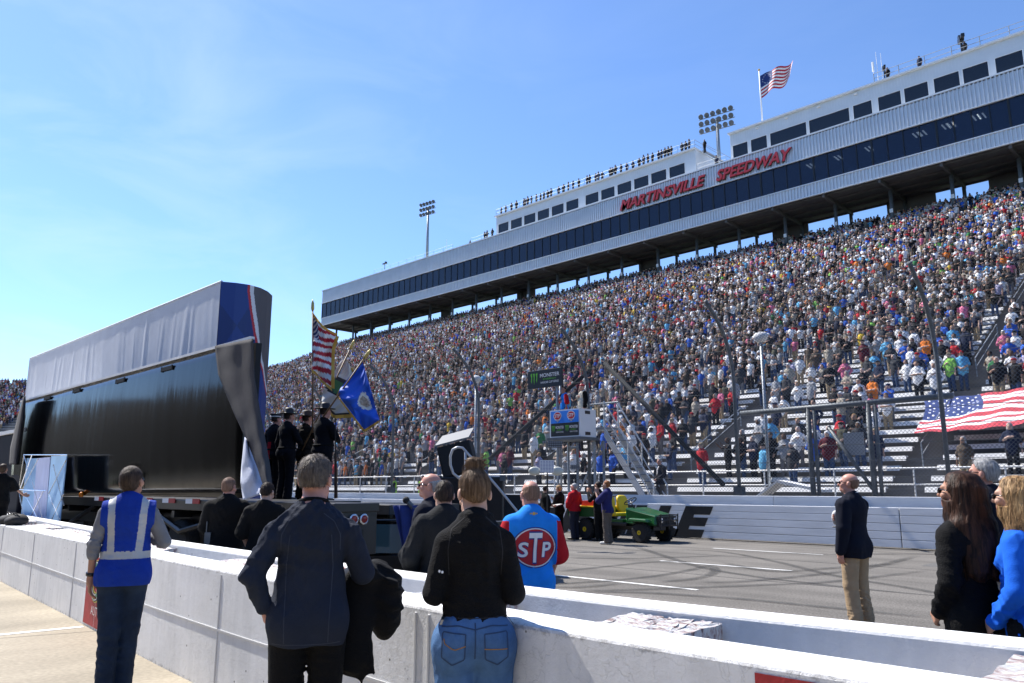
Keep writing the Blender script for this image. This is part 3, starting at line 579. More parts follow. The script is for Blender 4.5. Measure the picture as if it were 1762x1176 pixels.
# outside stair between the two boxes
mb = MB()
for i in range(14): mb.box((XL1+0.4+0.28*i, YU+2.0, ZDL-0.1-0.24*i), (0.3, 1.3, 0.05))
mb.tube([(XL1+0.3, YU+1.3, ZDL+1.0), (XL1+4.3, YU+1.3, ZDL-2.4)], 0.03, 5); mb.tube([(XL1+0.3, YU+1.3, ZDL), (XL1+4.3, YU+1.3, ZDL-3.4)], 0.06, 5)
mb.build('stair', M_steel, box_l)
XRR = float(ony(1505, 145, YU)[0]); railing(XRR, 7.0, YU-0.05, ZDR, parent=box_r, r=.042)
for px in (1302, 1353, 1410, 1476):
    mb = MB(); p = ony(px, 200, YU); mb.box((p[0], YU-0.12, zR1-0.35), (0.35, 0.2, 0.16)); mb.tube([(p[0], YU, zR1-0.3), (p[0], YU-0.3, zR1-0.42)], 0.05, 6); mb.build('wall_lamp', M_white, box_r, bevel=0.02)
railing(float(ony(640, 465, YB_)[0]), float(ony(775, 425, YB_)[0]), YB_+0.5, ZT+0.1, parent=bd)
railing(float(ony(806, 410, YB_)[0]), XL0-0.3, YB_+0.5, ZT+0.1, parent=bd)
railing(XL1+0.5, XR0-0.3, YB_+0.5, ZT+0.1, parent=bd)
def antenna(px, py, top, label, fat=False):
    p = ony(px, py, YB_+3); q = ony(px, top, YB_+3); a = thing('antenna', label, 'antenna', (p[0], YB_+3, p[2]))
    h = q[2]-p[2]; mb = MB(); mb.tube([(0, 0, 0), (0, 0, h)], [0.04, 0.02], 5); mb.build('mast', M_white, a)
    if fat: mb = MB(); mb.tube([(0, 0, h*0.62), (0, 0, h*1.02)], [0.13, 0.13], 6); mb.build('antenna_head', M_white, a)
antenna(1505, 148, 107, 'short whip antenna with a thick white head on the press box roof', True); antenna(1512, 146, 88, 'tall thin whip antenna on the press box roof nearer the flagpole'); antenna(1520, 144, 90, 'tall thin whip antenna on the press box roof nearer the cameraman')
antenna(768, 432, 412, 'single thin antenna on the low roof near the far light tower')
# roof equipment by the far railing
t = thing('roof_camera', 'small unmanned camera rig on the low far end of the roof', 'camera', ony(662, 459, YB_+0.8)); mb = MB(); mb.tube([(0, 0, -0.6), (0, 0, 0.4)], 0.05, 6); mb.build('pole', M_black, t); mb = MB(); mb.box((0, 0, 0.55), (1.1, 0.3, 0.2)); mb.box((0.3, 0, 0.75), (0.3, 0.3, 0.2)); mb.build('camera_body', M_black, t)

# ---------------------------------------------------------- light towers
def light_tower(label, px, ybase, ytop, w, D, n, rows, tilt):
    b = ony(px, ybase, D); h = float(ony(px, ytop, D)[2]); s = b[2]-4
    t = thing('light_tower', label, 'light tower', (b[0], D, s), 0.12, 'floodlight towers behind the stand')
    mb = MB(); mb.tube([(0, 0, 0), (0, 0, h-s-1.0)], [0.32, 0.2], 10); mb.build('pole', M_steel, t, smooth=True)
    for r in range(rows):
        z = h-s-1.05*r-0.3
        mb = MB(); mb.tube([(-w/2, -0.1, z-0.3), (w/2, -0.1, z-0.3)], 0.06, 6); mb.build('crossarm', M_steel, t)
        for i in range(n):
            x = -w/2+w*(i+0.5)/n; mb = MB()
            mb.lathe([(0.08, 0.25), (0.2, 0.2), (0.33, -0.1), (0.36, -0.16), (0.33, -0.17), (0.05, -0.1)], (0, 0, 0), 'y', 12)
            Mx = Matrix.Rotation(R(28), 3, 'X'); mb.v = [tuple(Mx @ Vector(v)+Vector((x, -0.25, z))) for v in mb.v]
            mb.build('floodlight', M_darksteel, t, smooth=True)
    return t
light_tower('slim far floodlight tower with three short rows of lamps beyond the low roof', 735, 440, 349, 4.2, 92, 5, 3, 0)
light_tower('larger floodlight tower with three rows of lamps between the two roof boxes', 1237, 270, 190, 5.0, 88, 6, 3, 0)

# ---------------------------------------------------------- flags
M_fred = mat('flag_red', (0.45, 0.012, 0.03), 0.75, sheen=0.2); M_fwhite = mat('flag_white', (0.78, 0.78, 0.78), 0.75); M_fblue = mat('flag_navy', (0.012, 0.035, 0.16), 0.75)
def us_flag(name, fn, nu, parent, canton=True, stars='rows', circle=False):
    """fn(u,v): u from the hoist to the fly, v from the top to the bottom edge; 39 rows = 13 stripes"""
    mb = MB(); nv = 39
    star = set()
    cw = int(nu*0.4); chh = 21
    if canton:
        if circle:
            for k in range(13): a = 2*math.pi*k/13; star.add((int(cw/2+cw*0.33*math.cos(a)), int(chh/2+chh*0.36*math.sin(a))))
        else:
            for r in range(9):
                for c in range(11):
                    if (r+c) % 2 == 0: star.add((int(cw*(c+1)/12), int(chh*(r+1)/10)))
    def col(i, j):
        if canton and i < cw and j < chh: return 1 if (i, j) in star else 2
        return 0 if (j//3) % 2 == 0 else 1
    mb.grid(fn, nu, nv, col)
    return mb.build(name, [M_fred, M_fwhite, M_fblue], parent, smooth=True)
fp = thing('flagpole', 'tall white flagpole on the press box roof flying a rippling striped flag', 'flagpole', (float(ony(1312, 213, 84.0)[0]), 84.0, float(ony(1312, 213, 84.0)[2])-1.0))
ztop = float(ony(1306, 122, 84.0)[2])-fp.location.z
mb = MB(); mb.tube([(0, 0, 0), (0, 0, ztop)], [0.11, 0.07], 8); mb.build('pole', M_white, fp, smooth=True)
mb = MB(); mb.add(*ico((0, 0, ztop+0.1), (.14, .14, .14))); mb.build('finial', M_gold, fp, smooth=True)
fl = thing('flag', 'rippling red and white striped flag with a ring of stars high on the roof flagpole', 'flag', (fp.location.x+0.09, 84.0, fp.location.z))
z1f, z0f = float(ony(1308, 131, 84)[2])-fp.location.z, float(ony(1309, 170, 84)[2])-fp.location.z
Wf = float(ony(1365, 140, 84)[0]-ony(1308, 131, 84)[0])
def fnf(u, v):
    dz = 0.30*math.sin(u*7.5)*u**0.6+0.2*u*math.sin(u*13+v*3)
    return (Wf*u*(1-0.06*v*u), 0.55*math.sin(u*8.5+v*1.5)*u, z1f+(z0f-z1f)*v*(1-0.28*u)+dz+0.42*(u if u < .7 else .7))
us_flag('flag_cloth', fnf, 50, fl, circle=True)

# ================================================================== CATCH FENCE
YFN = 23.05
cf = thing('catch_fence', 'tall galvanised catch fence with curved posts and cables along the outer wall', 'fence')
post_x = [-6.3-6.1*k for k in range(-3, 20)]
FENCE_TOP = []
def post_curve(x):
    pts = [(x, YFN, 1.36), (x, YFN, 5.0)]
    for k in range(1, 9):
        a = R(52)*k/8; rr = 2.6; pts.append((x, YFN-rr*(1-math.cos(a)), 5.0+rr*math.sin(a)))
    e = pts[-1]; dd = (math.sin(R(52)), math.cos(R(52))); pts.append((x, e[1]-dd[0]*0.7, e[2]+dd[1]*0.7)); return pts
for x in post_x:
    mb = MB(); mb.tube(post_curve(x), 0.062, 8); mb.build('post', mat('post_grey', (.13, .145, .16), .7, .1, var=.25, vscale=5), cf, smooth=True)
    mb = MB(); mb.box((x, YFN, 1.5), (0.30, 0.24, 0.26)); mb.build('post_foot', M_fence, cf)
    FENCE_TOP.append(post_curve(x))
prof = post_curve(0.0)
pl = np.array([(p[1], p[2]) for p in prof]); sl_ = np.concatenate([[0], np.cumsum(np.linalg.norm(np.diff(pl, axis=0), axis=1))])
def along(s): return float(np.interp(s, sl_, pl[:, 0])), float(np.interp(s, sl_, pl[:, 1]))
s = 0.55; XF0, XF1 = post_x[-1], post_x[0]
ci = 0
while s < sl_[-1]:
    y, z = along(s); mb = MB(); mb.tube([(XF0, y-0.1, z), (XF1, y-0.1, z)], 0.008, 5); mb.build('cable', M_fence, cf); s += 0.46
def mesh_mat():
    m = bpy.data.materials.new('chain_link'); m.use_nodes = True; n = m.node_tree.nodes; l = m.node_tree.links; b = n['Principled BSDF']; b.inputs['Base Color'].default_value = (0.12, 0.13, 0.14, 1); b.inputs['Metallic'].default_value = 0.1; b.inputs['Roughness'].default_value = 0.5
    t = n.new('ShaderNodeUVMap'); t.uv_map = 'UVMap'
    fac = []
    for ang in (45, -45):
        mp_ = n.new('ShaderNodeMapping'); mp_.inputs['Rotation'].default_value = (0, 0, R(ang)); l.new(t.outputs['UV'], mp_.inputs['Vector'])
        w = n.new('ShaderNodeTexWave'); w.wave_type = 'BANDS'; w.bands_direction = 'X'; w.inputs['Scale'].default_value = 4.2; l.new(mp_.outputs['Vector'], w.inputs['Vector'])
        g = n.new('ShaderNodeMath'); g.operation = 'GREATER_THAN'; g.inputs[1].default_value = 0.968; l.new(w.outputs['Fac'], g.inputs[0]); fac.append(g)
    mx_ = n.new('ShaderNodeMath'); mx_.operation = 'MAXIMUM'; l.new(fac[0].outputs['Value'], mx_.inputs[0]); l.new(fac[1].outputs['Value'], mx_.inputs[1]); l.new(mx_.outputs['Value'], b.inputs['Alpha'])
    return m
mb = MB(); ss = np.linspace(0, sl_[-1], 14); nx = 24
mb.grid(lambda u, v: (XF0+(XF1-XF0)*u, along(v*sl_[-1])[0]-0.12, along(v*sl_[-1])[1]), nx, 13)
o = mb.build('chain_link_mesh', mesh_mat(), cf)
uv = o.data.uv_layers.new(name='UVMap')
for lp in o.data.loops:
    c = o.data.vertices[lp.vertex_index].co; k = np.interp(c.z, pl[:, 1], sl_); uv.data[lp.index].uv = (c.x, k)
# crossing gate frame
gt = thing('gate_frame', 'heavy galvanised gate frame with paired posts and a slanted brace in the fence line', 'gate', (0, 23.55, 0))
def fx(px, py, Y=23.55): p = ony(px, py, Y); return (p[0], 0, p[2])
for px0, ytop in ((1397, 700), (1407, 703), (1503, 690), (1515, 692)):
    b = fx(px0+3, 850); tpt = fx(px0, ytop); mb = MB(); mb.tube([(b[0], 0, 1.2), (b[0], 0, tpt[2])], 0.085 if px0 in (1397, 1503) else 0.06, 8); mb.build('post', M_darksteel, gt, smooth=True)
a, b = fx(1275, 712), fx(1640, 681); mb = MB(); mb.tube([a, b], 0.085, 8); mb.build('top_rail', M_darksteel, gt, smooth=True)
a, b = fx(1425, 735), fx(1502, 842); mb = MB(); mb.tube([a, b], 0.06, 8); mb.build('brace', M_darksteel, gt, smooth=True)
a, b = fx(1448, 745), fx(1486, 783); mb = MB(); mb.box(((a[0]+b[0])/2, 0.12, (a[2]+b[2])/2), (abs(b[0]-a[0]), 0.03, abs(a[2]-b[2]))); mb.build('grey_panel', mat('panel_grey', (0.36, 0.37, 0.38), 0.6), gt)
# slanted back braces at the flag stand post
for (p1, p2) in (((1040, 625), (1245, 835)), ((1012, 640), (842, 790))):
    a, b = ony(*p1, 23.4), ony(*p2, 23.4); t = thing('brace_pipe', 'slanting dark brace pipe running %s' % ('down from the fence past the metal stairs' if p2[0] > 1040 else 'down from the flag stand toward the loudspeaker'), 'brace', (a[0], 23.4, a[2]))
    mb = MB(); mb.tube([(0, 0, 0), (b[0]-a[0], 0, b[2]-a[2])], 0.085, 8); mb.build('pipe', mat('brace_dark', (.028, .031, .035), .8, spec=.15), t, smooth=True)

# poles carrying bagged loudspeakers
for px, top, base, lab, Y in ((1309, 583, 850, 'white bagged loudspeaker on a thin pole to the right of the stairs', 24.9), (819, 655, 800, 'white bagged loudspeaker on a thin pole left of the black sign', 24.9)):
    p = ony(px, top, Y); t = thing('speaker_pole', lab, 'loudspeaker pole', (p[0], Y, 0)); mb = MB(); mb.tube([(0, 0, 0), (0, 0, p[2])], 0.055, 8); mb.build('pole', M_steel, t, smooth=True)
    mb = MB(); v, f = ico((0, 0, p[2]+0.05), (.25, .19, .20), 3); v = [(a*(1.1 if c > p[2] else 0.92)+0.015*math.sin(30*b+20*c), b, c) for a, b, c in v]; mb.add(v, f); mb.build('speaker_bag', mat('white_bag', (0.6, 0.6, 0.6), 0.8, bump=0.6, bscale=20), t, smooth=True)
p = ony(966, 620, 24.2); t = thing('flag_stand_pole', 'thin upright steel pole beside the black sign above the flag stand', 'pole', (float(ony(966, 850, 23.5)[0]), 23.5, 1.2)); mb = MB(); mb.tube([(0, 0, 0), (0, 0, 5.2)], 0.045, 8); mb.build('pole', M_steel, t, smooth=True)

# folded aluminium ramp behind the wall
p = ony(1338, 826, 24.3); a = ony(1300, 855, 24.3); b = ony(1415, 842, 24.3)
t = thing('folded_ramp', 'pale folded metal ramp peaked like a small roof behind the wall', 'ramp', (p[0], 24.3, 0))
mb = MB(); zt = p[2]; d0 = a[0]-p[0]; d1 = b[0]-p[0]
mb.hexa([(d0, -.05, a[2]-.08), (0, -.05, zt-.08), (0, .75, zt-.08), (d0, .75, a[2]-.08), (d0, -.05, a[2]), (0, -.05, zt), (0, .75, zt), (d0, .75, a[2])]); mb.build('left_leaf', M_alu, t)
mb = MB(); mb.hexa([(0.01, -.05, zt-.1), (d1, -.05, b[2]-.1), (d1, .75, b[2]-.1), (0.01, .75, zt-.1), (0.01, -.05, zt-.01), (d1, -.05, b[2]-.01), (d1, .75, b[2]-.01), (0.01, .75, zt-.01)]); mb.build('right_leaf', M_alu, t)
mb = MB()
for q in (d0+.1, d1-.2): mb.box((q, .35, .6), (.06, .6, 1.3))
mb.build('ramp_leg', M_steel, t)

# ================================================================== FLAG STAND
fx0, fx1 = float(ony(946, 740, 22.0)[0]), float(ony(998, 740, 22.0)[0])
zf0, zf1 = float(ony(970, 753, 22.0)[2]), float(ony(970, 705, 22.0)[2])
fs = thing('flag_stand', 'white starter box on the fence with blue and black sponsor panels', 'flag stand', (0, 22.0, 0))
dY = 0.95; Wb = fx1-fx0
M_boxw = mat('box_white', (0.72, 0.73, 0.75), 0.4)
mb = MB(); cxb = (fx0+fx1)/2; cz = (zf0+zf1)/2; hz = zf1-zf0
mb.box((cxb, 0.02, cz), (Wb, 0.04, hz)); mb.box((fx1-0.02, dY/2+0.02, cz), (0.04, dY-0.04, hz)); mb.box((fx0+0.02, dY/2+0.02, cz), (0.04, dY-0.04, hz)); mb.build('side_wall', M_boxw, fs)
mb = MB(); mb.box((cxb, dY/2, zf0-0.05), (Wb+0.1, dY+0.25, 0.1)); mb.build('floor', M_darksteel, fs)
mb = MB()
for dy_, z in ((0.25, zf1-0.13), (0.25, zf0+0.13)): mb.box((fx1+0.001, 0.45, z), (0.012, 0.3, 0.12))
mb.build('vent_hole', M_black, fs)
M_stpblue = mat('panel_blue', (0.03, 0.22, 0.75), 0.45); M_mblack = mat('panel_black', (0.012, 0.015, 0.02), 0.45); M_mgreen = mat('claw_green', (0.13, 0.5, 0.03), 0.5); M_pwhite = mat('panel_white', (0.75, 0.75, 0.75), 0.5); M_ored = mat('oval_red', (0.5, 0.015, 0.03), 0.5); M_navy = mat('letter_navy', (0.012, 0.02, 0.12), 0.5)
x0p, x1p = fx0+0.07, fx1-0.05; zmid = cz+0.02
mb = MB(); mb.box(((x0p+x1p)/2, -0.008, (zmid+zf1-0.05)/2), (x1p-x0p, 0.012, zf1-0.05-zmid)); mb.build('blue_panel', M_stpblue, fs)
mb = MB(); mb.box(((x0p+x1p)/2, -0.008, (zmid+zf0+0.05)/2-0.002), (x1p-x0p, 0.012, zmid-zf0-0.054)); mb.build('black_panel', M_mblack, fs)
def ellipse(mb, c, rx, rz, y, mi, n=28): mb.add([(c[0]+rx*math.cos(2*math.pi*k/n), y, c[1]+rz*math.sin(2*math.pi*k/n)) for k in range(n)], [tuple(range(n))], mi)
def claw(mb, x, z, w, h, y, mi):
    for k in range(3):
        xa = x+w*(k+0.5)/3
        mb.add([(xa-w*.13, y, z+h*(0.92+0.05*(k == 1))), (xa+w*.10, y, z+h*(1.0 if k != 1 else .95)), (xa+w*.07, y, z+h*.5), (xa+w*.02, y, z+h*(0.12 if k != 1 else 0)), (xa-w*.05, y, z+h*.35), (xa-w*.03, y, z+h*.6)], [(0, 1, 2, 3, 4, 5)], mi)
mb = MB(); wq = x1p-x0p; hq = zf1-0.05-zmid
for q in (0.25, 0.74):
    c = (x0p+wq*q, zmid+hq*0.60)
    mb.add([(c[0]-wq*.13, -0.018, c[1]+hq*.1), (c[0]-wq*.10, -0.018, c[1]-hq*.3), (c[0], -.018, c[1]-hq*.52), (c[0]+wq*.10, -.018, c[1]-hq*.3), (c[0]+wq*.13, -.018, c[1]+hq*.1)], [(0, 1, 2, 3, 4)], 1)
    ellipse(mb, c, wq*.145, hq*.36, -0.021, 1); ellipse(mb, c, wq*.125, hq*.30, -0.024, 0)
    put_text(mb, 'STP', (c[0]-wq*.095, -0.027, c[1]-hq*.13), (1, 0, 0), (0, 0, 1), hq*.27, width=wq*.19, mi=1, offset=.02)
    put_text(mb, '500', (c[0]-wq*.06, -0.027, c[1]-hq*.46), (1, 0, 0), (0, 0, 1), hq*.13, width=wq*.12, mi=2)
mb.build('oval_badge', [M_ored, M_pwhite, M_navy], fs)
mb = MB(); z0q = zf0+.05; hh = zmid-z0q
for q in (0.03, 0.53):
    claw(mb, x0p+wq*q, z0q+hh*.28, wq*.12, hh*.55, -0.018, 1)
    put_text(mb, 'MONSTER', (x0p+wq*(q+.15), -0.018, z0q+hh*.58), (1, 0, 0), (0, 0, 1), hh*.2, width=wq*.29, mi=0, offset=.01)
    put_text(mb, 'ENERGY', (x0p+wq*(q+.19), -0.018, z0q+hh*.43), (1, 0, 0), (0, 0, 1), hh*.09, width=wq*.2, mi=1)
    put_text(mb, 'NASCAR CUP SERIES', (x0p+wq*(q+.16), -0.018, z0q+hh*.27), (1, 0, 0), (0, 0, 1), hh*.1, width=wq*.27, mi=0)
mb.build('claw_lettering', [M_pwhite, M_mgreen], fs)
# legs of the stand
for x in (fx0+.1, fx1-.1):
    for y in (0.95, 1.5): mb = MB(); mb.tube([(x, y, 0.0), (x, y, zf0-.1)], .05, 6); mb.build('leg', M_steel, fs)
mb = MB(); mb.tube([(fx0+.1, .95, zf0-.3), (fx0+.1, 1.5, zf0-.3)], .05, 6); mb.tube([(fx0+.1, 1.5, 1.4), (fx1-.1, 1.5, zf0-.1)], .04, 6)
mb.build('brace', M_steel, fs)
# sign above it
sa, sbp = ony(908, 650, 22.3), ony(967, 650, 22.3); zs1, zs0 = float(ony(937, 636, 22.3)[2]), float(ony(937, 667, 22.3)[2])
sg = thing('sponsor_sign', 'black sponsor sign with a green three clawed mark above the flag stand', 'sign', ((sa[0]+sbp[0])/2, 22.3, (zs0+zs1)/2))
w_, h_ = sbp[0]-sa[0], zs1-zs0
mb = MB(); mb.box((0, 0.04, 0), (w_, 0.08, h_)); mb.build('panel', M_mblack, sg, bevel=.01)
mb = MB(); claw(mb, -w_*.42, -h_*.30, w_*.23, h_*.66, -.006, 1)
put_text(mb, 'MONSTER', (-w_*.13, -.006, h_*.08), (1, 0, 0), (0, 0, 1), h_*.2, width=w_*.56, mi=0, offset=.012); put_text(mb, 'ENERGY', (-w_*.04, -.006, -h_*.08), (1, 0, 0), (0, 0, 1), h_*.09, width=w_*.38, mi=1); put_text(mb, 'NASCAR CUP SERIES', (-w_*.11, -.006, -h_*.27), (1, 0, 0), (0, 0, 1), h_*.11, width=w_*.52, mi=0, offset=.01)
mb.build('lettering', [M_pwhite, M_mgreen], sg)
mb = MB(); mb.tube([(w_*.3, .12, -h_*.4), (w_*.3, .12, -4.6)], .05, 6); mb.build('sign_pole', M_steel, sg)
# metal stair down to the concourse
a0, b0 = ony(1040, 735, 24.2), ony(1125, 850, 24.2)
st = thing('metal_stair', 'steep galvanised stair with twin handrails behind the flag stand', 'staircase', (a0[0], 24.2, 0))
dx = b0[0]-a0[0]; za, zb = a0[2], 0.5
for y in (0, 0.9):
    mb = MB(); mb.hexa([(0, y-.03, za-.40), (dx*1.1, y-.03, zb-.40), (dx*1.1, y+.03, zb-.40), (0, y+.03, za-.40), (0, y-.03, za), (dx*1.1, y-.03, zb), (dx*1.1, y+.03, zb), (0, y+.03, za)]); mb.build('stringer', M_alu, st)
    mb = MB(); mb.tube([(0, y, za), (0, y, za+1.0), (dx*1.0, y, zb+1.2), (dx, y, zb)], .035, 6); mb.tube([(0, y, za+.5), (dx, y, zb+.65)], .025, 6); mb.tube([(dx*.5, y, (za+zb)/2), (dx*.5, y, (za+zb)/2+1.05)], .03, 6); mb.build('handrail', M_alu, st)
for k in range(13):
    q = (k+.5)/13; mb = MB(); mb.box((dx*1.1*q, .45, za+(zb-za)*q-.12), (.26, .84, .035)); mb.build('step', M_steel, st)
mb = MB(); mb.box((-0.75, .45, za-.04), (1.5, 1.0, .08)); mb.tube([(-1.45, .93, za), (-1.45, .93, za+1.05), (0, .93, za+1.05)], .035, 6); mb.build('landing', M_steel, st)

# ================================================================== BIG FLAG HELD BY THE CROWD
hf = thing('giant_flag', 'giant striped flag with white stars held up level by people in the lower seats', 'flag')
fa, fb, fc_ = ony(1578, 746, 29.6), ony(1590, 690, 33.6), ony(1762, 717, 29.6)
def fng(u, v):   # u along X, v=0 top edge (up the stand), v=1 lower edge
    sag = -0.10*math.sin(u*7+1)*math.sin(v*math.pi)-.10*math.sin(u*3.1)
    x = fb[0]+(fa[0]-fb[0])*v+u*5.0; y = 33.6+(29.6-33.6)*v
    z = fb[2]+(fa[2]-fb[2])*v+u*0.42+sag+0.03*math.sin(v*21+u*4)+0.025*math.sin(u*31+v*5)
    return (x+0.10*math.sin(v*5), y, z)
us_flag('flag_cloth', fng, 70, hf)

# ================================================================== FIGURES
# bodies and garments are grown as one smooth surface each, from a distance field sampled on a grid
A_ = lambda *p: np.array(p, np.float32)
def cone(a, b, ra, rb, k=0.025, fl=1.0): return ('c', np.array(a, np.float32), np.array(b, np.float32), ra, rb, k, fl)
def ell(c, r, k=0.025, rot=None, sub=False): return ('s' if sub else 'e', np.array(c, np.float32), np.array(r, np.float32), rot, k)
def prim_d(p, P):
    if p[0] == 'c':
        _, a, b, ra, rb, k, fl = p
        if fl != 1.0:
            S = np.array([1, 1/fl, 1], np.float32); P = P*S; a = a*S; b = b*S
        ab = b-a; t = np.clip(((P-a)@ab)/(ab@ab+1e-9), 0, 1)
        return np.linalg.norm(P-a-t[..., None]*ab, axis=-1)-(ra+(rb-ra)*t)
    _, c, r, rot, k = p; q = P-c
    if rot is not None: q = q@rot
    k0 = np.linalg.norm(q/r, axis=-1); k1 = np.linalg.norm(q/(r*r), axis=-1)
    return k0*(k0-1)/(k1+1e-9)
def prim_bb(p):
    if p[0] == 'c':
        _, a, b, ra, rb, k, fl = p; r = max(ra, rb)
        return np.minimum(a, b)-r, np.maximum(a, b)+r
    m = max(p[2]) if p[3] is not None else p[2]
    return p[1]-m, p[1]+m
def fold_noise(P, seed, freq, zs=1.3):
    rg = np.random.default_rng(seed); d = np.zeros(P.shape[:-1], np.float32)
    w = 0.5*np.sin(P@A_(*(rg.normal(size=3)*9))+rg.uniform(0, 6)); m = np.clip(.55+.6*np.sin(P@A_(*(rg.normal(size=3)*8))+rg.uniform(0, 6)), .12, 1.15)
    for i in range(6):
        k = rg.normal(size=3); k[2] *= zs; k = k/np.linalg.norm(k)*freq*2.3*(0.55+0.33*i)
        s = np.sin(P@A_(*k)+rg.uniform(0, 6)+3.0*w); d += (1-2*np.abs(s))*(0.8**i)
    return d*m/2.0
def eval_prims(prims, P, d=None):
    if d is None: d = np.full(P.shape[:-1], 1.0, np.float32)
    for p in prims:
        di = prim_d(p, P); k = p[5] if p[0] == 'c' else p[4]
        if p[0] == 's':
            h = np.clip(0.5-0.5*(d+di)/k, 0, 1); d = d+(-di-d)*h+k*h*(1-h)
        else:
            h = np.clip(0.5+0.5*(di-d)/k, 0, 1); d = di+(d-di)*h-k*h*(1-h)
    return d
def grow(prims, h, clips=(), noise=None):
    """surface-net mesh of the field: (verts, quads)"""
    bb = [prim_bb(p) for p in prims if p[0] != 's']; lo = np.min([b[0] for b in bb], 0)-3*h-0.02; hi = np.max([b[1] for b in bb], 0)+3*h+0.02
    n = np.ceil((hi-lo)/h).astype(int)+1
    ax = [lo[i]+h*np.arange(n[i], dtype=np.float32) for i in range(3)]
    d = np.full(n, 1.0, np.float32)
    for p in prims:
        k = p[5] if p[0] == 'c' else p[4]
        b0, b1 = prim_bb(p); m = 0.03+k+2*h
        i0 = np.maximum(0, np.floor((b0-m-lo)/h).astype(int)); i1 = np.minimum(n, np.ceil((b1+m-lo)/h).astype(int)+1)
        if np.any(i1 <= i0): continue
        sl3 = tuple(slice(a, b) for a, b in zip(i0, i1))
        G = np.stack(np.meshgrid(*[ax[i][sl3[i]] for i in range(3)], indexing='ij'), -1)
        d[sl3] = eval_prims([p], G, d[sl3])
    if noise or clips:
        near = np.abs(d) < 0.06 if not clips else d < 0.06
        I = np.argwhere(near); P = lo+h*I.astype(np.float32); v = d[near]
        if noise:
            amp, fr, seed = noise[:3]; am = amp*noise[3](P) if len(noise) > 3 and noise[3] else amp
            v = v-am*fold_noise(P, seed, fr, noise[4] if len(noise) > 4 else 1.3)
        for c in clips: v = np.maximum(v, c(P))
        d[near] = v
    s = d < 0
    c = s[:-1, :-1, :-1].astype(np.int8)*0; corners = [(i, j, k) for i in (0, 1) for j in (0, 1) for k in (0, 1)]
    sh = [x-1 for x in d.shape]
    sub = lambda a, o: a[o[0]:o[0]+sh[0], o[1]:o[1]+sh[1], o[2]:o[2]+sh[2]]
    for o in corners: c += sub(s, o)
    act = (c > 0) & (c < 8); idx = np.full(sh, -1, np.int32); I = np.argwhere(act); idx[act] = np.arange(len(I))
    vals = np.stack([d[I[:, 0]+o[0], I[:, 1]+o[1], I[:, 2]+o[2]] for o in corners], 1)
    acc = np.zeros((len(I), 3), np.float32); cnt = np.zeros(len(I), np.float32); cor = np.array(corners, np.float32)
    for a in range(8):
        for b in range(a+1, 8):
            if np.abs(cor[a]-cor[b]).sum() != 1: continue
            va, vb = vals[:, a], vals[:, b]; x = (va < 0) != (vb < 0); t = va/(va-vb+1e-12)
            acc += np.where(x[:, None], cor[a]+(cor[b]-cor[a])*t[:, None], 0); cnt += x
    V = lo+h*(I+acc/np.maximum(cnt, 1)[:, None])
    Q = []
    for axn in range(3):
        u, w = [(1, 2), (2, 0), (0, 1)][axn]
        lo_ = [0]*3; sa = [slice(None)]*3; sb_ = [slice(None)]*3; sa[axn] = slice(0, -1); sb_[axn] = slice(1, None)
        e0, e1 = s[tuple(sa)], s[tuple(sb_)]; X = np.argwhere(e0 != e1)
        ok = (X[:, u] > 0) & (X[:, w] > 0) & (X[:, u] < sh[u]) & (X[:, w] < sh[w]) & (X[:, axn] < sh[axn]); X = X[ok]
        inside = e0[X[:, 0], X[:, 1], X[:, 2]]
        def at(du, dw):
            Y = X.copy(); Y[:, u] -= du; Y[:, w] -= dw; return idx[Y[:, 0], Y[:, 1], Y[:, 2]]
        q = np.stack([at(1, 1), at(0, 1), at(0, 0), at(1, 0)], 1); q[~inside] = q[~inside][:, ::-1]; Q.append(q)
    Q = np.concatenate(Q); return V, Q[(Q >= 0).all(1)]
def mesh_from(name, V, Q, mats, mi=None, smooth=True):
    me = bpy.data.meshes.new(name); nq = len(Q); k = Q.shape[1]
    me.vertices.add(len(V)); me.vertices.foreach_set('co', V.astype(np.float32).ravel())
    me.loops.add(nq*k); me.loops.foreach_set('vertex_index', Q.astype(np.int32).ravel())
    me.polygons.add(nq); me.polygons.foreach_set('loop_start', np.arange(0, nq*k, k, dtype=np.int32))
    for m in mats: me.materials.append(m)
    if mi is not None: me.polygons.foreach_set('material_index', mi.astype(np.int32))
    if smooth: me.polygons.foreach_set('use_smooth', np.ones(nq, bool))
    me.update(calc_edges=True); me.validate(); return me

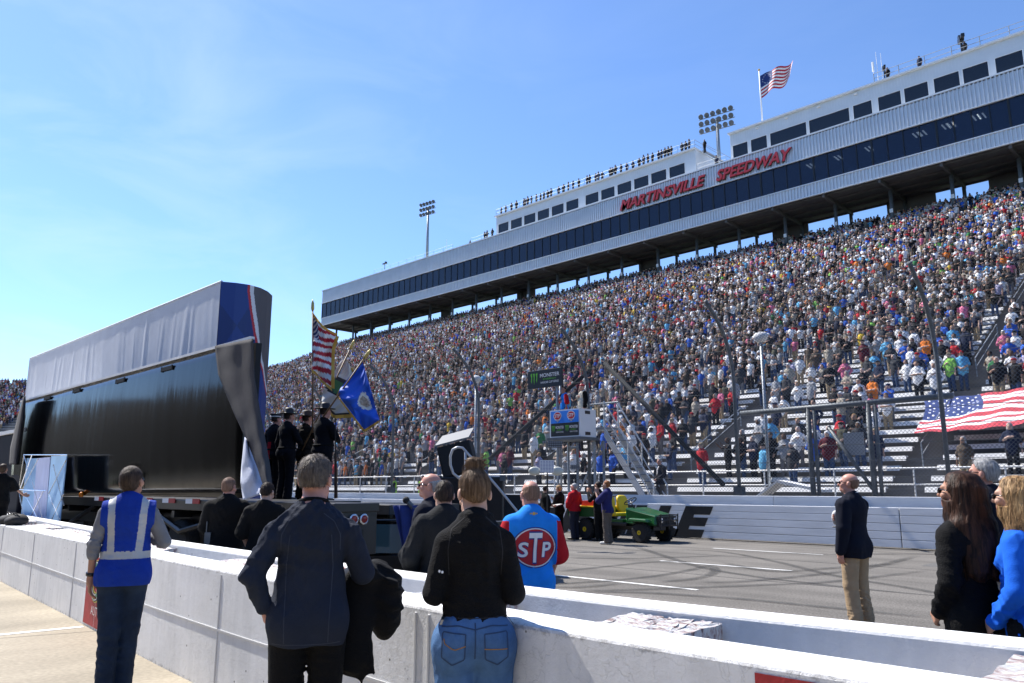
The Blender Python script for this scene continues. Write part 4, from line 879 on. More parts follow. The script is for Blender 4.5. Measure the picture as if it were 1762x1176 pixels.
def rotm(yaw, pitch, roll=0): return np.array(Matrix.Rotation(yaw, 3, 'Z') @ Matrix.Rotation(pitch, 3, 'X') @ Matrix.Rotation(roll, 3, 'Y'), np.float32)
BASE = dict(pel=(0, 0, .95), wai=(0, .005, 1.09), che=(0, 0, 1.30), nb=(0, -.012, 1.475), nt=(0, .012, 1.57),
            sR=(.172, -.012, 1.388), sL=(-.172, -.012, 1.388), hR=(.092, 0, .92), hL=(-.092, 0, .92),
            kR=(.10, .02, .50), kL=(-.10, .02, .50), aR=(.108, -.02, .085), aL=(-.108, -.02, .085), tR=(.128, .15, .03), tL=(-.128, .15, .03))
ARM = dict(down=((.245, -.03, 1.135), (.262, .03, .885), (0, .1, -1)), heart=((.275, .02, 1.16), (.055, .175, 1.275), (-1, .1, .12)), clasp=((.255, .02, 1.15), (.06, .205, .985), (-.8, .5, -.3)),
           pocket=((.315, -.06, 1.15), (.205, .035, .955), (-.3, .3, -1)), chestcap=((.28, .0, 1.16), (.10, .22, 1.23), (-.9, .3, .2)), phone=((.235, .16, 1.20), (.09, .30, 1.44), (-.1, .2, 1)),
           fold=((.27, .03, 1.16), (.02, .20, 1.15), (-1, .15, 0)), hold=((.24, .02, 1.15), (.16, .24, 1.08), (-.15, 1, .15)), back=((.27, -.09, 1.15), (.08, -.16, .98), (-1, -.2, -.2)), salute=((.32, .08, 1.33), (.13, .14, 1.62), (-.5, .2, .6)),
           raise_=((.25, .12, 1.28), (.2, .34, 1.42), (0, .6, .8)), out=((.30, .12, 1.22), (.34, .36, 1.17), (.1, 1, -.1)), pole=((.25, .08, 1.17), (.12, .25, 1.12), (-.3, .6, .5)))
def joints(pose, s, b):
    J = {k: np.array(v, np.float32) for k, v in BASE.items()}
    for sd, sg in (('R', 1), ('L', -1)):
        a = pose.get('arm'+sd, 'down'); e, w, f = ARM[a] if isinstance(a, str) else a
        J['e'+sd] = np.array((e[0]*sg, e[1], e[2]), np.float32); J['w'+sd] = np.array((w[0]*sg, w[1], w[2]), np.float32); d = np.array((f[0]*sg, f[1], f[2]), np.float32); J['f'+sd] = d/np.linalg.norm(d)
    for k, v in pose.get('j', {}).items(): J[k] = np.array(v, np.float32)
    for k in J:
        if k[0] in 'sew' and k not in ('wai',): J[k][0] *= (0.5+0.5*b) if k[0] == 's' else 1
        if k not in ('fR', 'fL'): J[k] = J[k]*s
    # make hands meet the girth of the trunk
    return J
def torso(J, s, b, off, hip=True, bust=0.0):
    o = off; P = [ell(J['che']+A_(0, -.005, .0)*s, A_(.158*b+o, .108*b**.8+o, .20+o)*s, .06), ell((J['wai']+A_(0, .012*b, .0)), A_(.143*b+o, .108*b+o, .17+o)*s, .07),
                  cone(J['sR']+A_(-.035, 0, -.01), J['sL']+A_(.035, 0, -.01), (.052+o)*s, (.052+o)*s, .05), ell(J['che']+A_(0, -.045, .06)*s, A_(.13*b+o, .07+o, .13+o)*s, .05)]
    if bust: P += [ell(J['che']+A_(x, .045+.04*bust, -.01)*s, A_(.066+o*.5, .045+.012*bust+o, .07+o*.5)*s, .05) for x in (-.07, .07)]
    if hip: P += [ell(J['pel'], A_(.158*b+o, .118*b+o, .135+o)*s, .06)]
    P += [cone(J['nb']+A_(0, 0, -.02), J['nb']+A_(0, .008, .025)*s, (.070+o*.6)*s, (.056+o*.5)*s, .04)]
    P += [cone(J['nb']+A_(0, -.015, .005)*s, J['s'+q]*.72+J['nb']*.28-A_(0, 0, .004), (.050+o*.7)*s, (.044+o*.8)*s, .05) for q in 'RL']
    return P
def arm(J, sd, s, b, off, upto=1.0, k=.013):
    S, E, W = J['s'+sd], J['e'+sd], J['w'+sd]; o = off
    P = [cone(S, E, (.050*b**.7+o)*s, (.039*b**.6+o)*s, .017)]
    if upto > .55: P.append(cone(E, E+(W-E)*min(1, (upto-.5)*2), (.039*b**.6+o)*s, (.039-.012*min(1, (upto-.5)*2)+o*.8)*s, k))
    else: P = [cone(S, S+(E-S)*upto*2, (.050*b**.7+o)*s, (.046*b**.6+o*1.3)*s, .028)]
    return P
def seat(J, s, b, o): return [ell(J['h'+q]+A_(0, -.045, .0)*s, A_(.088*b**.7+o, .085*b**.7+o, .11+o)*s, .04) for q in 'RL']
def legs(J, s, b, off, hem=1.0):
    P = []; o = off
    for sd in 'RL':
        H, K, A = J['h'+sd], J['k'+sd], J['a'+sd]
        P += [cone(H, K, (.090*b**.7+o)*s, (.064+o)*s, .03), cone(K, A, (.062+o)*s, (.046+o*hem)*s, .025), ell(H+A_(0, -.045, .0)*s, A_(.088*b**.7+o, .085*b**.7+o, .11+o)*s, .04)]
    P.append(ell(J['pel'], A_(.152*b+o, .112*b+o, .125+o)*s, .05)); return P
def hand(J, sd, s, curl=0.6, h=.006):
    W, F = J['w'+sd], J['f'+sd]; sg = 1 if sd == 'R' else -1
    up = np.array((0, 0, 1), np.float32) if abs(F[2]) < .85 else np.array((0, 1.0, 0), np.float32)
    T = up-F*(up@F); T /= np.linalg.norm(T)                       # thumb side
    N = np.cross(F, T)*sg; body = -W.copy(); body[2] = 0; 
    if N@np.array((-sg, 0, 0) if abs(F[2]) > .7 else (0, -1.0, 0), np.float32) < 0: N = -N   # the palm looks at the body
    q = lambda f, t, n: W+(F*f+T*t+N*n)*s
    P = [cone(W, q(.03, 0, 0), .026*s, .027*s, .012)]
    for i, (t, ln) in enumerate(((.030, .072), (.010, .080), (-.010, .074), (-.029, .058))):
        P.append(cone(q(.02, t*.7, 0), q(.088, t, .004), .0135*s, .0115*s, .012))
        a = q(.088, t, .004); f = F.copy(); n = N.copy(); an = 0; 
        for seg, r0 in ((.45, .0100), (.32, .0092), (.23, .0084)):
            an += curl*(.55+.07*i); d = F*math.cos(an)+N*math.sin(an); b2 = a+d*ln*seg*s; P.append(cone(a, b2, r0*s, (r0-.0008)*s, .004)); a = b2
    a = q(.022, .026, .008); b2 = q(.055, .050, .022); c2 = q(.082, .052, .034+.012*curl); P += [cone(a, b2, .0135*s, .0115*s, .010), cone(b2, c2, .011*s, .0088*s, .005)]
    return P
def head_prims(J, s, hy, hp, face=True, b=1.0):
    Rm = rotm(hy, hp); piv = J['nt']; hc = lambda x, y, z: piv+Rm@A_(x, y, z-1.57)*s
    e = lambda c, r, k=.02, rr=None: ell(hc(*c), A_(*r)*s, k, Rm if rr is None else Rm@rr)
    bb = 1+(b-1)*.35
    P = [e((0, -.008, 1.668), (.074, .094, .083)), e((0, .035, 1.608), (.058*bb, .066, .080), .03), e((0, .078, 1.555), (.026*bb, .022, .022), .025), cone(hc(-.04, .03, 1.565), hc(.04, .03, 1.565), .028*s*bb, .028*s*bb, .03)]
    P += [cone(J['nb'], hc(0, .005, 1.60), .062*s*b**.5, .054*s*b**.5, .03)]
    for x in (-1, 1): P += [e((x*.080, -.006, 1.628), (.013, .022, .034), .006)]
    if face:
        P += [cone(hc(0, .094, 1.648), hc(0, .116, 1.612), .008*s, .0135*s, .012), cone(hc(-.040, .080, 1.660), hc(.040, .080, 1.660), .013*s, .013*s, .015)]
        P += [e((x*.046, .070, 1.612), (.026, .022, .022), .02) for x in (-1, 1)]
        P += [ell(hc(x*.033, .099, 1.641), A_(.015, .010, .009)*s, .008, Rm, sub=True) for x in (-1, 1)]
        P += [e((0, .091, 1.577), (.024, .009, .006), .006), e((0, .089, 1.567), (.021, .009, .006), .006)]
    return P, hc, Rm

M_skin = mat('skin', (0.50, 0.30, 0.22), 0.55, var=0.12, vscale=25, spec=0.35)
M_skin2 = mat('skin_tan', (0.42, 0.215, 0.14), 0.55, var=0.12, vscale=25, spec=0.35)
M_skin3 = mat('skin_flushed', (0.55, 0.27, 0.20), 0.5, var=0.15, vscale=18, spec=0.4)
M_lip = mat('lip', (0.38, 0.12, 0.10), 0.5); M_eye = mat('eye_dark', (0.03, 0.02, 0.015), 0.2)
def cloth(name, col, bump=0.35, bscale=120, rough=0.9, var=0.18, vs=6, sheen=0.0): return mat(name, col, rough, var=var, vscale=vs, bump=bump, bscale=bscale, spec=0.2, sheen=sheen)
def hairm(name, col, col2): 
    if name in MATS: return MATS[name]
    m = bpy.data.materials.new(name); m.use_nodes = True; n = m.node_tree.nodes; l = m.node_tree.links; b = n['Principled BSDF']; b.inputs['Roughness'].default_value = 0.6; b.inputs['Specular IOR Level'].default_value = 0.22
    t = n.new('ShaderNodeTexCoord'); mp_ = n.new('ShaderNodeMapping'); mp_.inputs['Scale'].default_value = (90, 90, 7) if 'chest' not in name and 'blond' not in name else (45, 45, 3); l.new(t.outputs['Object'], mp_.inputs['Vector'])
    q = n.new('ShaderNodeTexNoise'); q.inputs['Scale'].default_value = 1.0; q.inputs['Detail'].default_value = 4; q.inputs['Distortion'].default_value = 0.7; l.new(mp_.outputs['Vector'], q.inputs['Vector'])
    r = n.new('ShaderNodeMapRange'); r.inputs['From Min'].default_value = 0.35; r.inputs['From Max'].default_value = 0.68; l.new(q.outputs['Fac'], r.inputs['Value'])
    x = n.new('ShaderNodeMix'); x.data_type = 'RGBA'; x.inputs['A'].default_value = (*col, 1); x.inputs['B'].default_value = (*col2, 1); l.new(r.outputs['Result'], x.inputs['Factor']); l.new(x.outputs['Result'], b.inputs['Base Color'])
    bb = n.new('ShaderNodeBump'); bb.inputs['Strength'].default_value = 0.4; bb.inputs['Distance'].default_value = 0.008; l.new(q.outputs['Fac'], bb.inputs['Height']); l.new(bb.outputs['Normal'], b.inputs['Normal'])
    MATS[name] = m; return m
H_brown = hairm('hair_brown', (0.028, 0.017, 0.011), (0.085, 0.054, 0.036)); H_dark = hairm('hair_dark', (0.010, 0.007, 0.006), (0.05, 0.03, 0.022)); H_grey = hairm('hair_grey', (0.20, 0.20, 0.20), (0.50, 0.50, 0.50)); H_blond = hairm('hair_blond', (0.14, 0.075, 0.03), (0.50, 0.32, 0.15))
H_greybrown = hairm('hair_grey_brown', (0.055, 0.042, 0.034), (0.17, 0.14, 0.115)); H_red = hairm('hair_red', (0.18, 0.06, 0.02), (0.36, 0.14, 0.05)); H_light = hairm('hair_light_brown', (0.07, 0.042, 0.024), (0.22, 0.138, 0.08)); H_stub = hairm('hair_stubble', (0.16, 0.09, 0.06), (0.26, 0.16, 0.11)); H_chest = hairm('hair_chestnut', (0.012, 0.006, 0.004), (0.075, 0.032, 0.017))
M_shoe = mat('shoe_dark', (0.02, 0.018, 0.016), 0.5); M_shoew = mat('shoe_light', (0.55, 0.55, 0.53), 0.6); M_lens = mat('dark_lens', (0.006, 0.006, 0.007), 0.12, spec=0.8)

def facing(px, D, phi):
    p = atd(px, 840, D); d = math.atan2(p[1], p[0])-R(phi); f = (math.cos(d), math.sin(d)); return p, math.atan2(-f[0], f[1])
def person(label, px, D, phi, spec, z=0.0, group=None, loc=None, rz=None):
    """spec: H height, b build, armR/armL poses, head=(yaw,pitch), skin, top/bottom/hair dictionaries, h grid size"""
    if loc is None: p, rz = facing(px, D, phi); loc = (p[0], p[1], z)
    t = thing('person', label, 'person', loc, rz, group)
    H = spec.get('H', 1.75); s = H/1.75; b = spec.get('b', 1.0); bl = spec.get('bl', b); h = spec.get('h', .008); J = joints(spec, s, b); bust = spec.get('bust', 0); hy, hp = spec.get('head', (0, 0)); hy, hp = R(hy), R(hp)
    HP, hc, Rm = head_prims(J, s, hy, hp, spec.get('face', True), b)
    body = HP+torso(J, s, b*.97, -.008, bust=bust)
    for sd in 'RL': body += arm(J, sd, s, b, -.004)+hand(J, sd, s, spec.get('curl'+sd, .55))
    body += legs(J, s, bl, -.012)
    for sd in 'RL': body.append(cone(J['a'+sd]+A_(0, -.02, -.04)*s, J['t'+sd], .04*s, .03*s, .02))
    V, Q = grow(body, h); C = V[Q].mean(1); q = (C-J['nt'])@Rm/s+A_(0, 0, 1.57); mi = np.zeros(len(Q), int)
    mi[(np.abs(np.abs(q[:, 0])-.033) < .013) & (np.abs(q[:, 2]-1.641) < .006) & (q[:, 1] > .078)] = 1
    mi[(np.abs(q[:, 0]) < .024) & (np.abs(q[:, 2]-1.572) < .009) & (q[:, 1] > .086)] = 2
    me = mesh_from('body', V, Q, [spec.get('skin', M_skin), M_eye, M_lip], mi); o = bpy.data.objects.new('body', me); COL.objects.link(o); o.parent = t
    out = {'root': t, 'J': J, 'hc': hc, 'Rm': Rm, 's': s}
    def garment(name, prims, mats, clips=(), noise=None, mifn=None, hh=None):
        V, Q = grow(prims, hh or h, clips, noise); mi = mifn((V[Q].mean(1))/s) if mifn else None
        me = mesh_from(name, V, Q, mats if isinstance(mats, list) else [mats], mi); o = bpy.data.objects.new(name, me); COL.objects.link(o); o.parent = t; out[name] = (o, V, Q); return o
    bt = spec.get('bottom')
    if bt:
        o = bt.get('off', .010); lg = legs(J, s, bl, o, bt.get('hem', 1.8))
        am = bt.get('fold', .006)
        garment(bt.get('name', 'trousers'), lg, bt['m'], [lambda P: (.035*s)-P[:, 2], lambda P: P[:, 2]-1.06*s], (am, 26, spec.get('seed', 1)+7, lambda P: np.clip(1.3-P[:, 2]/s*.75, .35, 1.2)))
        for sd in 'RL':
            a, tt = J['a'+sd], J['t'+sd]; garment('shoe', [cone(a+A_(0, -.025, -.035)*s, tt+A_(0, .01, .01)*s, .046*s, .038*s, .02), cone(a+A_(0, -.01, 0), a+A_(0, 0, .03), .045*s, .042*s, .02)], spec.get('shoe', M_shoe), [lambda P: .002-P[:, 2]])
    tp = spec.get('top')
    if tp:
        o = tp.get('off', .014); nm = tp.get('name', 'shirt'); hem = tp.get('hem', .88); P_ = torso(J, s, b, o, bust=bust)
        fl = tp.get('flare', 0)
        if bt and hem < .93: P_ += seat(J, s, bl, max(o, bt.get('off', .010)+.010))
        P_.append(cone(J['wai']-A_(0, 0, .02), A_(0, .004, hem-.06)*s, (.152*b+o)*s, (.160*b+o+fl)*s, .05, .74))
        sv = {sd: tp.get('sleeve', 1.0) for sd in 'RL'}
        if isinstance(tp.get('sleeve'), dict): sv = tp['sleeve']
        for sd in 'RL':
            if sv[sd] > 0: P_ += arm(J, sd, s, b, o+tp.get('soff', .004), sv[sd])
        if tp.get('collar'):
            for k in range(12):
                a0, a1 = 2*math.pi*k/12, 2*math.pi*(k+1)/12; rr = .066*s
                P_.append(cone(J['nb']+A_(rr*math.sin(a0), rr*math.cos(a0)*.95+.004, .03+.012*-math.cos(a0))*s**0, J['nb']+A_(rr*math.sin(a1), rr*math.cos(a1)*.95+.004, .03+.012*-math.cos(a1)), .013+tp['collar'], .013+tp['collar'], .012))
        neck = J['nb']+A_(0, .03, tp.get('neck', .03))*s; nn = A_(0, .42, .9); nn /= np.linalg.norm(nn)
        clips = [lambda P: hem*s-P[:, 2]+.006*np.sin(P[:, 0]*25), (lambda P: np.where(np.abs(P[:, 0]) < .13*s, (P-neck)@nn, -1.0).astype(np.float32))]
        garment(nm, P_, tp['m'], clips, (tp.get('fold', .006), tp.get('freq', 20), spec.get('seed', 1)), tp.get('mi'))
    vs = spec.get('vest')
    if vs:
        o = vs.get('off', .026); P_ = torso(J, s, b, o, bust=bust); P_.append(cone(J['wai'], A_(0, .004, vs.get('hem', .85)-.05)*s, (.158*b+o)*s, (.162*b+o+.008)*s, .05, .76))
        if bt: P_ += seat(J, s, bl, max(o, bt.get('off', .010)+.018))
        for sd in 'RL': P_.append(cone(J['s'+sd]+A_(0, 0, .0), J['s'+sd]*.97+J['e'+sd]*.03, (.066+o)*s, (.066+o)*s, .03))
        hem = vs.get('hem', .85)
        def sidecut(P): return np.abs(P[:, 0])-(.205+.02*(P[:, 2]/s < 1.2))*s*b**.5
        neck = J['nb']+A_(0, .03, -.005)*s; nn = A_(0, .75, .66)
        garment('vest', P_, vs['m'], [lambda P: hem*s-P[:, 2], sidecut, lambda P: np.where(np.abs(P[:, 0]) < .13*s, (P-neck)@nn, -1.).astype(np.float32)], (.006, 17, 5), vs.get('mi'))
    hr = spec.get('hair')
    if hr:
        st = hr['style']; e = lambda c, r, k=.02: ell(hc(*c), A_(*r)*s, k, Rm)
        tk = hr.get('t', .008)
        P_ = [e((0, -.012, 1.672), (.075+tk, .096+tk, .085+tk)), e((0, -.032, 1.625), (.064+tk*.5, .066+tk*.5, .072+tk*.5), .03)]
        loc_ = lambda P: (P-J['nt'])@Rm/s+A_(0, 0, 1.57)
        yl, zl = hr.get('line', (.045, 1.70)); low = hr.get('low', 1.585)
        def cut(P):
            q = loc_(P); f = (q[:, 1]-yl)*.80-(q[:, 2]-zl)*.60
            ear = np.where(np.abs(q[:, 0]) > .05, np.minimum(q[:, 1]+.030, 1.668-q[:, 2]+.3*np.minimum(0, q[:, 1])), -1.0)
            return np.maximum(np.maximum(f, ear), low-q[:, 2]+.25*np.maximum(0, q[:, 1]+.03)).astype(np.float32)
        cl = [cut]
        if st == 'fringe': cl = [lambda P: np.maximum(1.60-loc_(P)[:, 2], loc_(P)[:, 1]-.085*1).astype(np.float32), ]
        if st == 'bald':    # a ring of hair round the back and sides
            cl.append(lambda P: (loc_(P)[:, 2]-1.685-.2*(-.05-loc_(P)[:, 1])).astype(np.float32))
        ns = (.003, 55, 3, None, .25)
        if st == 'bun':
            P_ += [e((0, -.055, 1.775), (.045, .042, .036), .015), e((.02, -.04, 1.79), (.03, .03, .03), .01), e((-.022, -.07, 1.785), (.028, .03, .028), .01), cone(hc(0, -.05, 1.74), hc(0, -.055, 1.77), .03, .035, .02)]; ns = (.004, 40, 3, None, .3)
            rg = random.Random(4)
            for _ in range(26):
                a0 = rg.uniform(0, 6.28); c0 = (0.035*math.cos(a0), -.055+.035*math.sin(a0), 1.775+rg.uniform(-.02, .03)); c1 = (c0[0]*1.9+rg.uniform(-.02, .02), -.055+(c0[1]+.055)*1.9, c0[2]+rg.uniform(-.03, .03)); P_.append(cone(hc(*c0), hc(*c1), .006, .003, .004))
            cl = [lambda P: np.where(loc_(P)[:, 2] < 1.72, cut(P), -1.).astype(np.float32)]
        if st == 'long':
            ln = hr.get('len', .42); rg = random.Random(hr.get('seed', 8)); nS = hr.get('n', 40); wv = hr.get('wave', .016)
            P_ = [e((0, -.012, 1.672), (.086, .106, .094)), e((0, -.045, 1.61), (.088, .075, .10), .04)]
            for layer, (nn_, r0, kk, ob) in enumerate(((14, .036, .035, .90), (int(nS*.7), .021, .020, 1.0))):
                for i in range(nn_):
                    a0 = math.pi*(.5+1.42*(i/(nn_-1)-.5))+math.pi+rg.uniform(-.04, .04); ca, sa_ = math.cos(a0), math.sin(a0)
                    rx, ry = .080*ob, .096*ob
                    pts = [hc(rx*ca*.72, -.012+ry*sa_*.72, 1.705+rg.uniform(-.01, .01)), hc(rx*ca*.98, -.014+ry*sa_*.98, 1.655), hc(rx*ca*1.06, -.018+ry*sa_*1.03, 1.60)]
                    ph = a0*2.2+rg.uniform(-.5, .5)*layer; L_ = ln*rg.uniform(.86, 1.04)
                    for k in range(1, 9):
                        q = k/8; z_ = 1.60-L_*q; out_ = 1.10+.26*math.sin(q*2.8); dx_ = wv*q*math.sin(ph+q*10); dy_ = wv*q*math.cos(ph+q*9)
                        pts.append(J['nt']+A_(rx*ca*out_+dx_, -.035-.035*q+ry*sa_*out_*.85+dy_, z_-1.57)*s if q > .3 else hc(rx*ca*out_+dx_, -.03+ry*sa_*out_*.9+dy_, z_))
                    for k in range(len(pts)-1): P_.append(cone(pts[k], pts[k+1], r0*s*(.75 if k == 0 else 1-.055*k), r0*s*(1-.055*(k+1)), kk))
            cl = [lambda P: np.where(loc_(P)[:, 2] > 1.59, (np.maximum((loc_(P)[:, 1]-.052)*.9-(loc_(P)[:, 2]-1.70)*.45, np.where(loc_(P)[:, 2] < 1.69, (loc_(P)[:, 1]-.03), -1))), -1.).astype(np.float32)]; ns = (.0035, 60, 3, None, .06)
        garment('hair', P_, hr['m'], cl, ns, hh=min(h, .008))
        if h < .0095: hair_fuzz(t, out, hr, hc, s)
        if hr.get('beard'):
            garment('beard', [e((0, .075, 1.555), (.045, .035, .035)), cone(hc(-.058, .02, 1.59), hc(-.03, .075, 1.555), .018*s, .022*s), cone(hc(.058, .02, 1.59), hc(.03, .075, 1.555), .018*s, .022*s)], hr['beard'], (), (.004, 80, 2))
    if spec.get('glasses'):
        mb = MB()
        for x in (-1, 1):
            c = hc(x*.034, .101, 1.640); v, f = ico((0, 0, 0), (.027*s, .009*s, .020*s), 2); mb.add([tuple(Rm@A_(*q)+c) for q in v], f)
            mb.tube([hc(x*.058, .095, 1.646), hc(x*.080, .045, 1.645), hc(x*.081, -.005, 1.640)], .0042*s, 5)
        mb.tube([hc(-.012, .108, 1.645), hc(.012, .108, 1.645)], .004*s, 5)
        mb.build('sunglasses', M_lens, t, smooth=True)
    return out
def hair_fuzz(t, out, hr, hc, s):
    """single hairs lying over the hair's surface"""
    o, V, Q = out['hair']; st = hr['style']; nr = np.random.default_rng(hr.get('seed', 1)); bv = BVHTree.FromPolygons([tuple(map(float, x)) for x in V], [tuple(map(int, x)) for x in Q])
    n_ = {'long': 2600, 'bun': 2400, 'bald': 900}.get(st, 2200); ids = nr.integers(0, len(Q), n_); a, b = V[Q[ids, 0]], V[Q[ids, 2]]; w = nr.random((n_, 1)); C = a*w+b*(1-w)
    E1, E2 = V[Q[ids, 2]]-V[Q[ids, 0]], V[Q[ids, 3]]-V[Q[ids, 1]]; N = np.cross(E1, E2); N /= np.linalg.norm(N, axis=1)[:, None]+1e-9
    bun = np.array(hc(0, -.055, 1.775)); crown = np.array(hc(0, -.03, 1.76)); mb = MB()
    for p, n in zip(C, N):
        if st == 'long': g = np.array((0, 0, -1.0))+nr.normal(size=3)*.10; L_, k, lift, wd = nr.uniform(.05, .11), 4, .05, .0016
        elif st == 'bun': g = (bun-p); g = g/np.linalg.norm(g)+nr.normal(size=3)*.22; L_, k, lift, wd = nr.uniform(.03, .07), 3, .10, .0014
        else:
            g = p-crown; g = g/(np.linalg.norm(g)+1e-6)+np.array((0, 0, -.5))+nr.normal(size=3)*.45; L_, k, lift, wd = nr.uniform(.6, 1.4)*(.006+hr.get('t', .008)*.9), 2, .38, .0015
        g = g-n*(g@n); g /= np.linalg.norm(g)+1e-9; q = p+n*.001; pts = [q]
        for i in range(k):
            q = q+(g+n*lift)/math.hypot(1, lift)*L_*s/k
            if st == 'long' or st == 'bun':
                hit, nn, _, dist = bv.find_nearest(Vector(tuple(map(float, q))))
                if hit is None or dist > .02: break
                q = np.array(hit)+np.array(nn)*(.002+.003*nr.random())
            pts.append(q)
        if len(pts) < 2: continue
        side = np.cross(g, n)*wd*s; m = len(pts); vs = []
        for i, r in enumerate(pts): f = 1-.8*i/(m-1); vs += [r-side*f, r+side*f]
        mb.add(vs, [(2*i, 2*i+1, 2*i+3, 2*i+2) for i in range(m-1)])
    f = mb.build('hair_strands', hr['m'], o); f['kind'] = 'stuff'
def hat_campaign(P, m, brim=.185):
    hc, Rm, s = P['hc'], P['Rm'], P['s']; mb = MB()
    mb.lathe([(brim, .0), (brim, .008), (.10, .014), (.088, .03), (.085, .085), (.06, .125), (.02, .118), (.001, .105)], (0, 0, 0), 'z', 24)
    c = hc(0, -.005, 1.70); mb.v = [tuple(Rm@A_(v[0]*.95, v[1]*1.08, v[2])*s+c) for v in mb.v]; return mb.build('hat', m, P['root'], smooth=True)
def hat_cap(P, m, mv):
    hc, Rm, s = P['hc'], P['Rm'], P['s']; c = hc(0, -.008, 1.695)
    mb = MB(); mb.lathe([(.088, .0), (.088, .02), (.118, .055), (.11, .062), (.001, .07)], (0, 0, 0), 'z', 20); mb.v = [tuple(Rm@A_(v[0], v[1]*1.12, v[2])*s+c) for v in mb.v]; mb.build('hat', m, P['root'], smooth=True)
    mb = MB(); mb.lathe([(.0905, .0), (.0905, .02), (.089, .021)], (0, 0, 0), 'z', 20); mb.v = [tuple(Rm@A_(v[0], v[1]*1.12, v[2])*s+c) for v in mb.v]; mb.build('hat_band', mv, P['root'], smooth=True)
def decal(P, garment, pieces, origin, direction, u, v, name, parent=None):
    """flat shapes (list of (verts2d, faces, material, lift)) laid onto a garment's surface"""
    o, V, Q = P[garment]; bvh = BVHTree.FromPolygons([tuple(map(float, x)) for x in V], [tuple(map(int, x)) for x in Q])
    mb = MB(); mats = []; d = Vector(direction).normalized()
    for vs, fs, m, lift in pieces:
        if m not in mats: mats.append(m)
        pts = []
        for a in vs:
            st = Vector(origin)+Vector(u)*float(a[0])+Vector(v)*float(a[1]); hit, nrm, _, _ = bvh.ray_cast(st, d, 1.0)
            pts.append((hit if hit is not None else st+d*.3)-d*lift)
        mb.add(pts, fs, mats.index(m))
    return mb.build(name, mats, parent or o)
def disc2d(cx_, cy_, rx, ry, nr=8, n=36):
    vs = [(cx_, cy_)]+[(cx_+rx*r/nr*math.cos(2*math.pi*k/n), cy_+ry*r/nr*math.sin(2*math.pi*k/n)) for r in range(1, nr+1) for k in range(n)]
    fs = [(0, 1+k, 1+(k+1) % n) for k in range(n)]+[(1+(r-1)*n+k, 1+r*n+k, 1+r*n+(k+1) % n, 1+(r-1)*n+(k+1) % n) for r in range(1, nr) for k in range(n)]; return vs, fs
def ribbon2d(pts, w):
    pts = np.array(pts, float); n = max(2, int(np.linalg.norm(np.diff(pts, axis=0), axis=1).sum()/.012)); t = np.linspace(0, len(pts)-1, n); c = np.stack([np.interp(t, range(len(pts)), pts[:, k]) for k in (0, 1)], 1)
    T = np.gradient(c, axis=0); T /= np.linalg.norm(T, axis=1)[:, None]+1e-9; N = np.stack([-T[:, 1], T[:, 0]], 1)
    return [tuple(c[i]+N[i]*w*(k-.5)) for i in range(n) for k in (0, 1)], [(2*i, 2*i+1, 2*i+3, 2*i+2) for i in range(n-1)]

# ================================================================== STAGE, TRAILER AND SCREEN
M_gloss = mat('glossy_black_panel', (0.0016, 0.0016, 0.002), 0.09, spec=0.30)
M_drape = mat('charcoal_cloth', (0.055, 0.052, 0.055), 0.9, var=0.15, bump=0.3, bscale=60); M_drapelight = mat('pale_cloth_lining', (0.50, 0.54, 0.66), 0.8, var=0.1, bump=0.2, bscale=30)
n_ = M_gloss.node_tree.nodes; l_ = M_gloss.node_tree.links; t_ = n_.new('ShaderNodeTexCoord'); m_ = n_.new('ShaderNodeMapping'); m_.inputs['Scale'].default_value = (3.2, 3.2, .22); q_ = n_.new('ShaderNodeTexNoise'); q_.inputs['Scale'].default_value = 1.0; q_.inputs['Detail'].default_value = 5
l_.new(t_.outputs['Object'], m_.inputs['Vector']); l_.new(m_.outputs['Vector'], q_.inputs['Vector']); b_ = n_.new('ShaderNodeBump'); b_.inputs['Strength'].default_value = .16; b_.inputs['Distance'].default_value = .03; l_.new(q_.outputs['Fac'], b_.inputs['Height']); l_.new(b_.outputs['Normal'], n_['Principled BSDF'].inputs['Normal'])
r_ = n_.new('ShaderNodeMapRange'); r_.inputs['To Min'].default_value = .05; r_.inputs['To Max'].default_value = .17; l_.new(q_.outputs['Fac'], r_.inputs['Value']); l_.new(r_.outputs['Result'], n_['Principled BSDF'].inputs['Roughness'])
tl = thing('stage_trailer', 'long black show trailer with a glossy raised side wall and red and white reflectors', 'trailer')
TY = 6.0; TX0, TX1 = float(ony(38, 688, TY)[0]), float(ony(434, 587, TY)[0]); TZ1 = float(ony(236, 638, TY)[2])
mb = MB()
def side(u, v):
    x = TX0+(TX1-TX0)*u; z = 1.44+(TZ1-1.44)*v
    return (x, TY-0.05*math.sin(v*math.pi)+0.005*math.sin(u*9+v*4)*math.sin(v*3.1)+0.002*math.sin(u*31+1), z)
mb.grid(side, 60, 14); mb.build('side_wall', M_gloss, tl, smooth=True, solid=0.05)
mb = MB(); mb.box(((TX0+TX1)/2, TY, TZ1+.02), (TX1-TX0, 0.08, 0.045)); mb.build('top_trim', M_alu, tl)
mb = MB(); mb.box(((TX0+TX1)/2, TY+.15, (TZ1+1.42)/2), (TX1-TX0-.1, 0.1, TZ1-1.5)); mb.build('wall_backing', M_blackmatte, tl)
mb = MB(); mb.box(((TX0-11.0)/2, TY+.82, 1.30), (-11.0-TX0, 1.64, 0.18)); mb.box((-10.148, TY+.37, 1.30), (1.70, .74, 0.18)); mb.build('deck', M_black, tl, bevel=.01)
mb = MB(); mb.box(((TX0-10.0)/2, TY+.5, 0.98), (-10.0-TX0, .3, .3)); mb.box(((TX0-11.2)/2, TY+1.25, 0.98), (-11.2-TX0, .3, .3))
for x in np.arange(TX0+.6, -11.2, 1.5): mb.box((x, TY+.82, 1.13), (.12, 1.6, .12))
mb.build('chassis', M_black, tl)
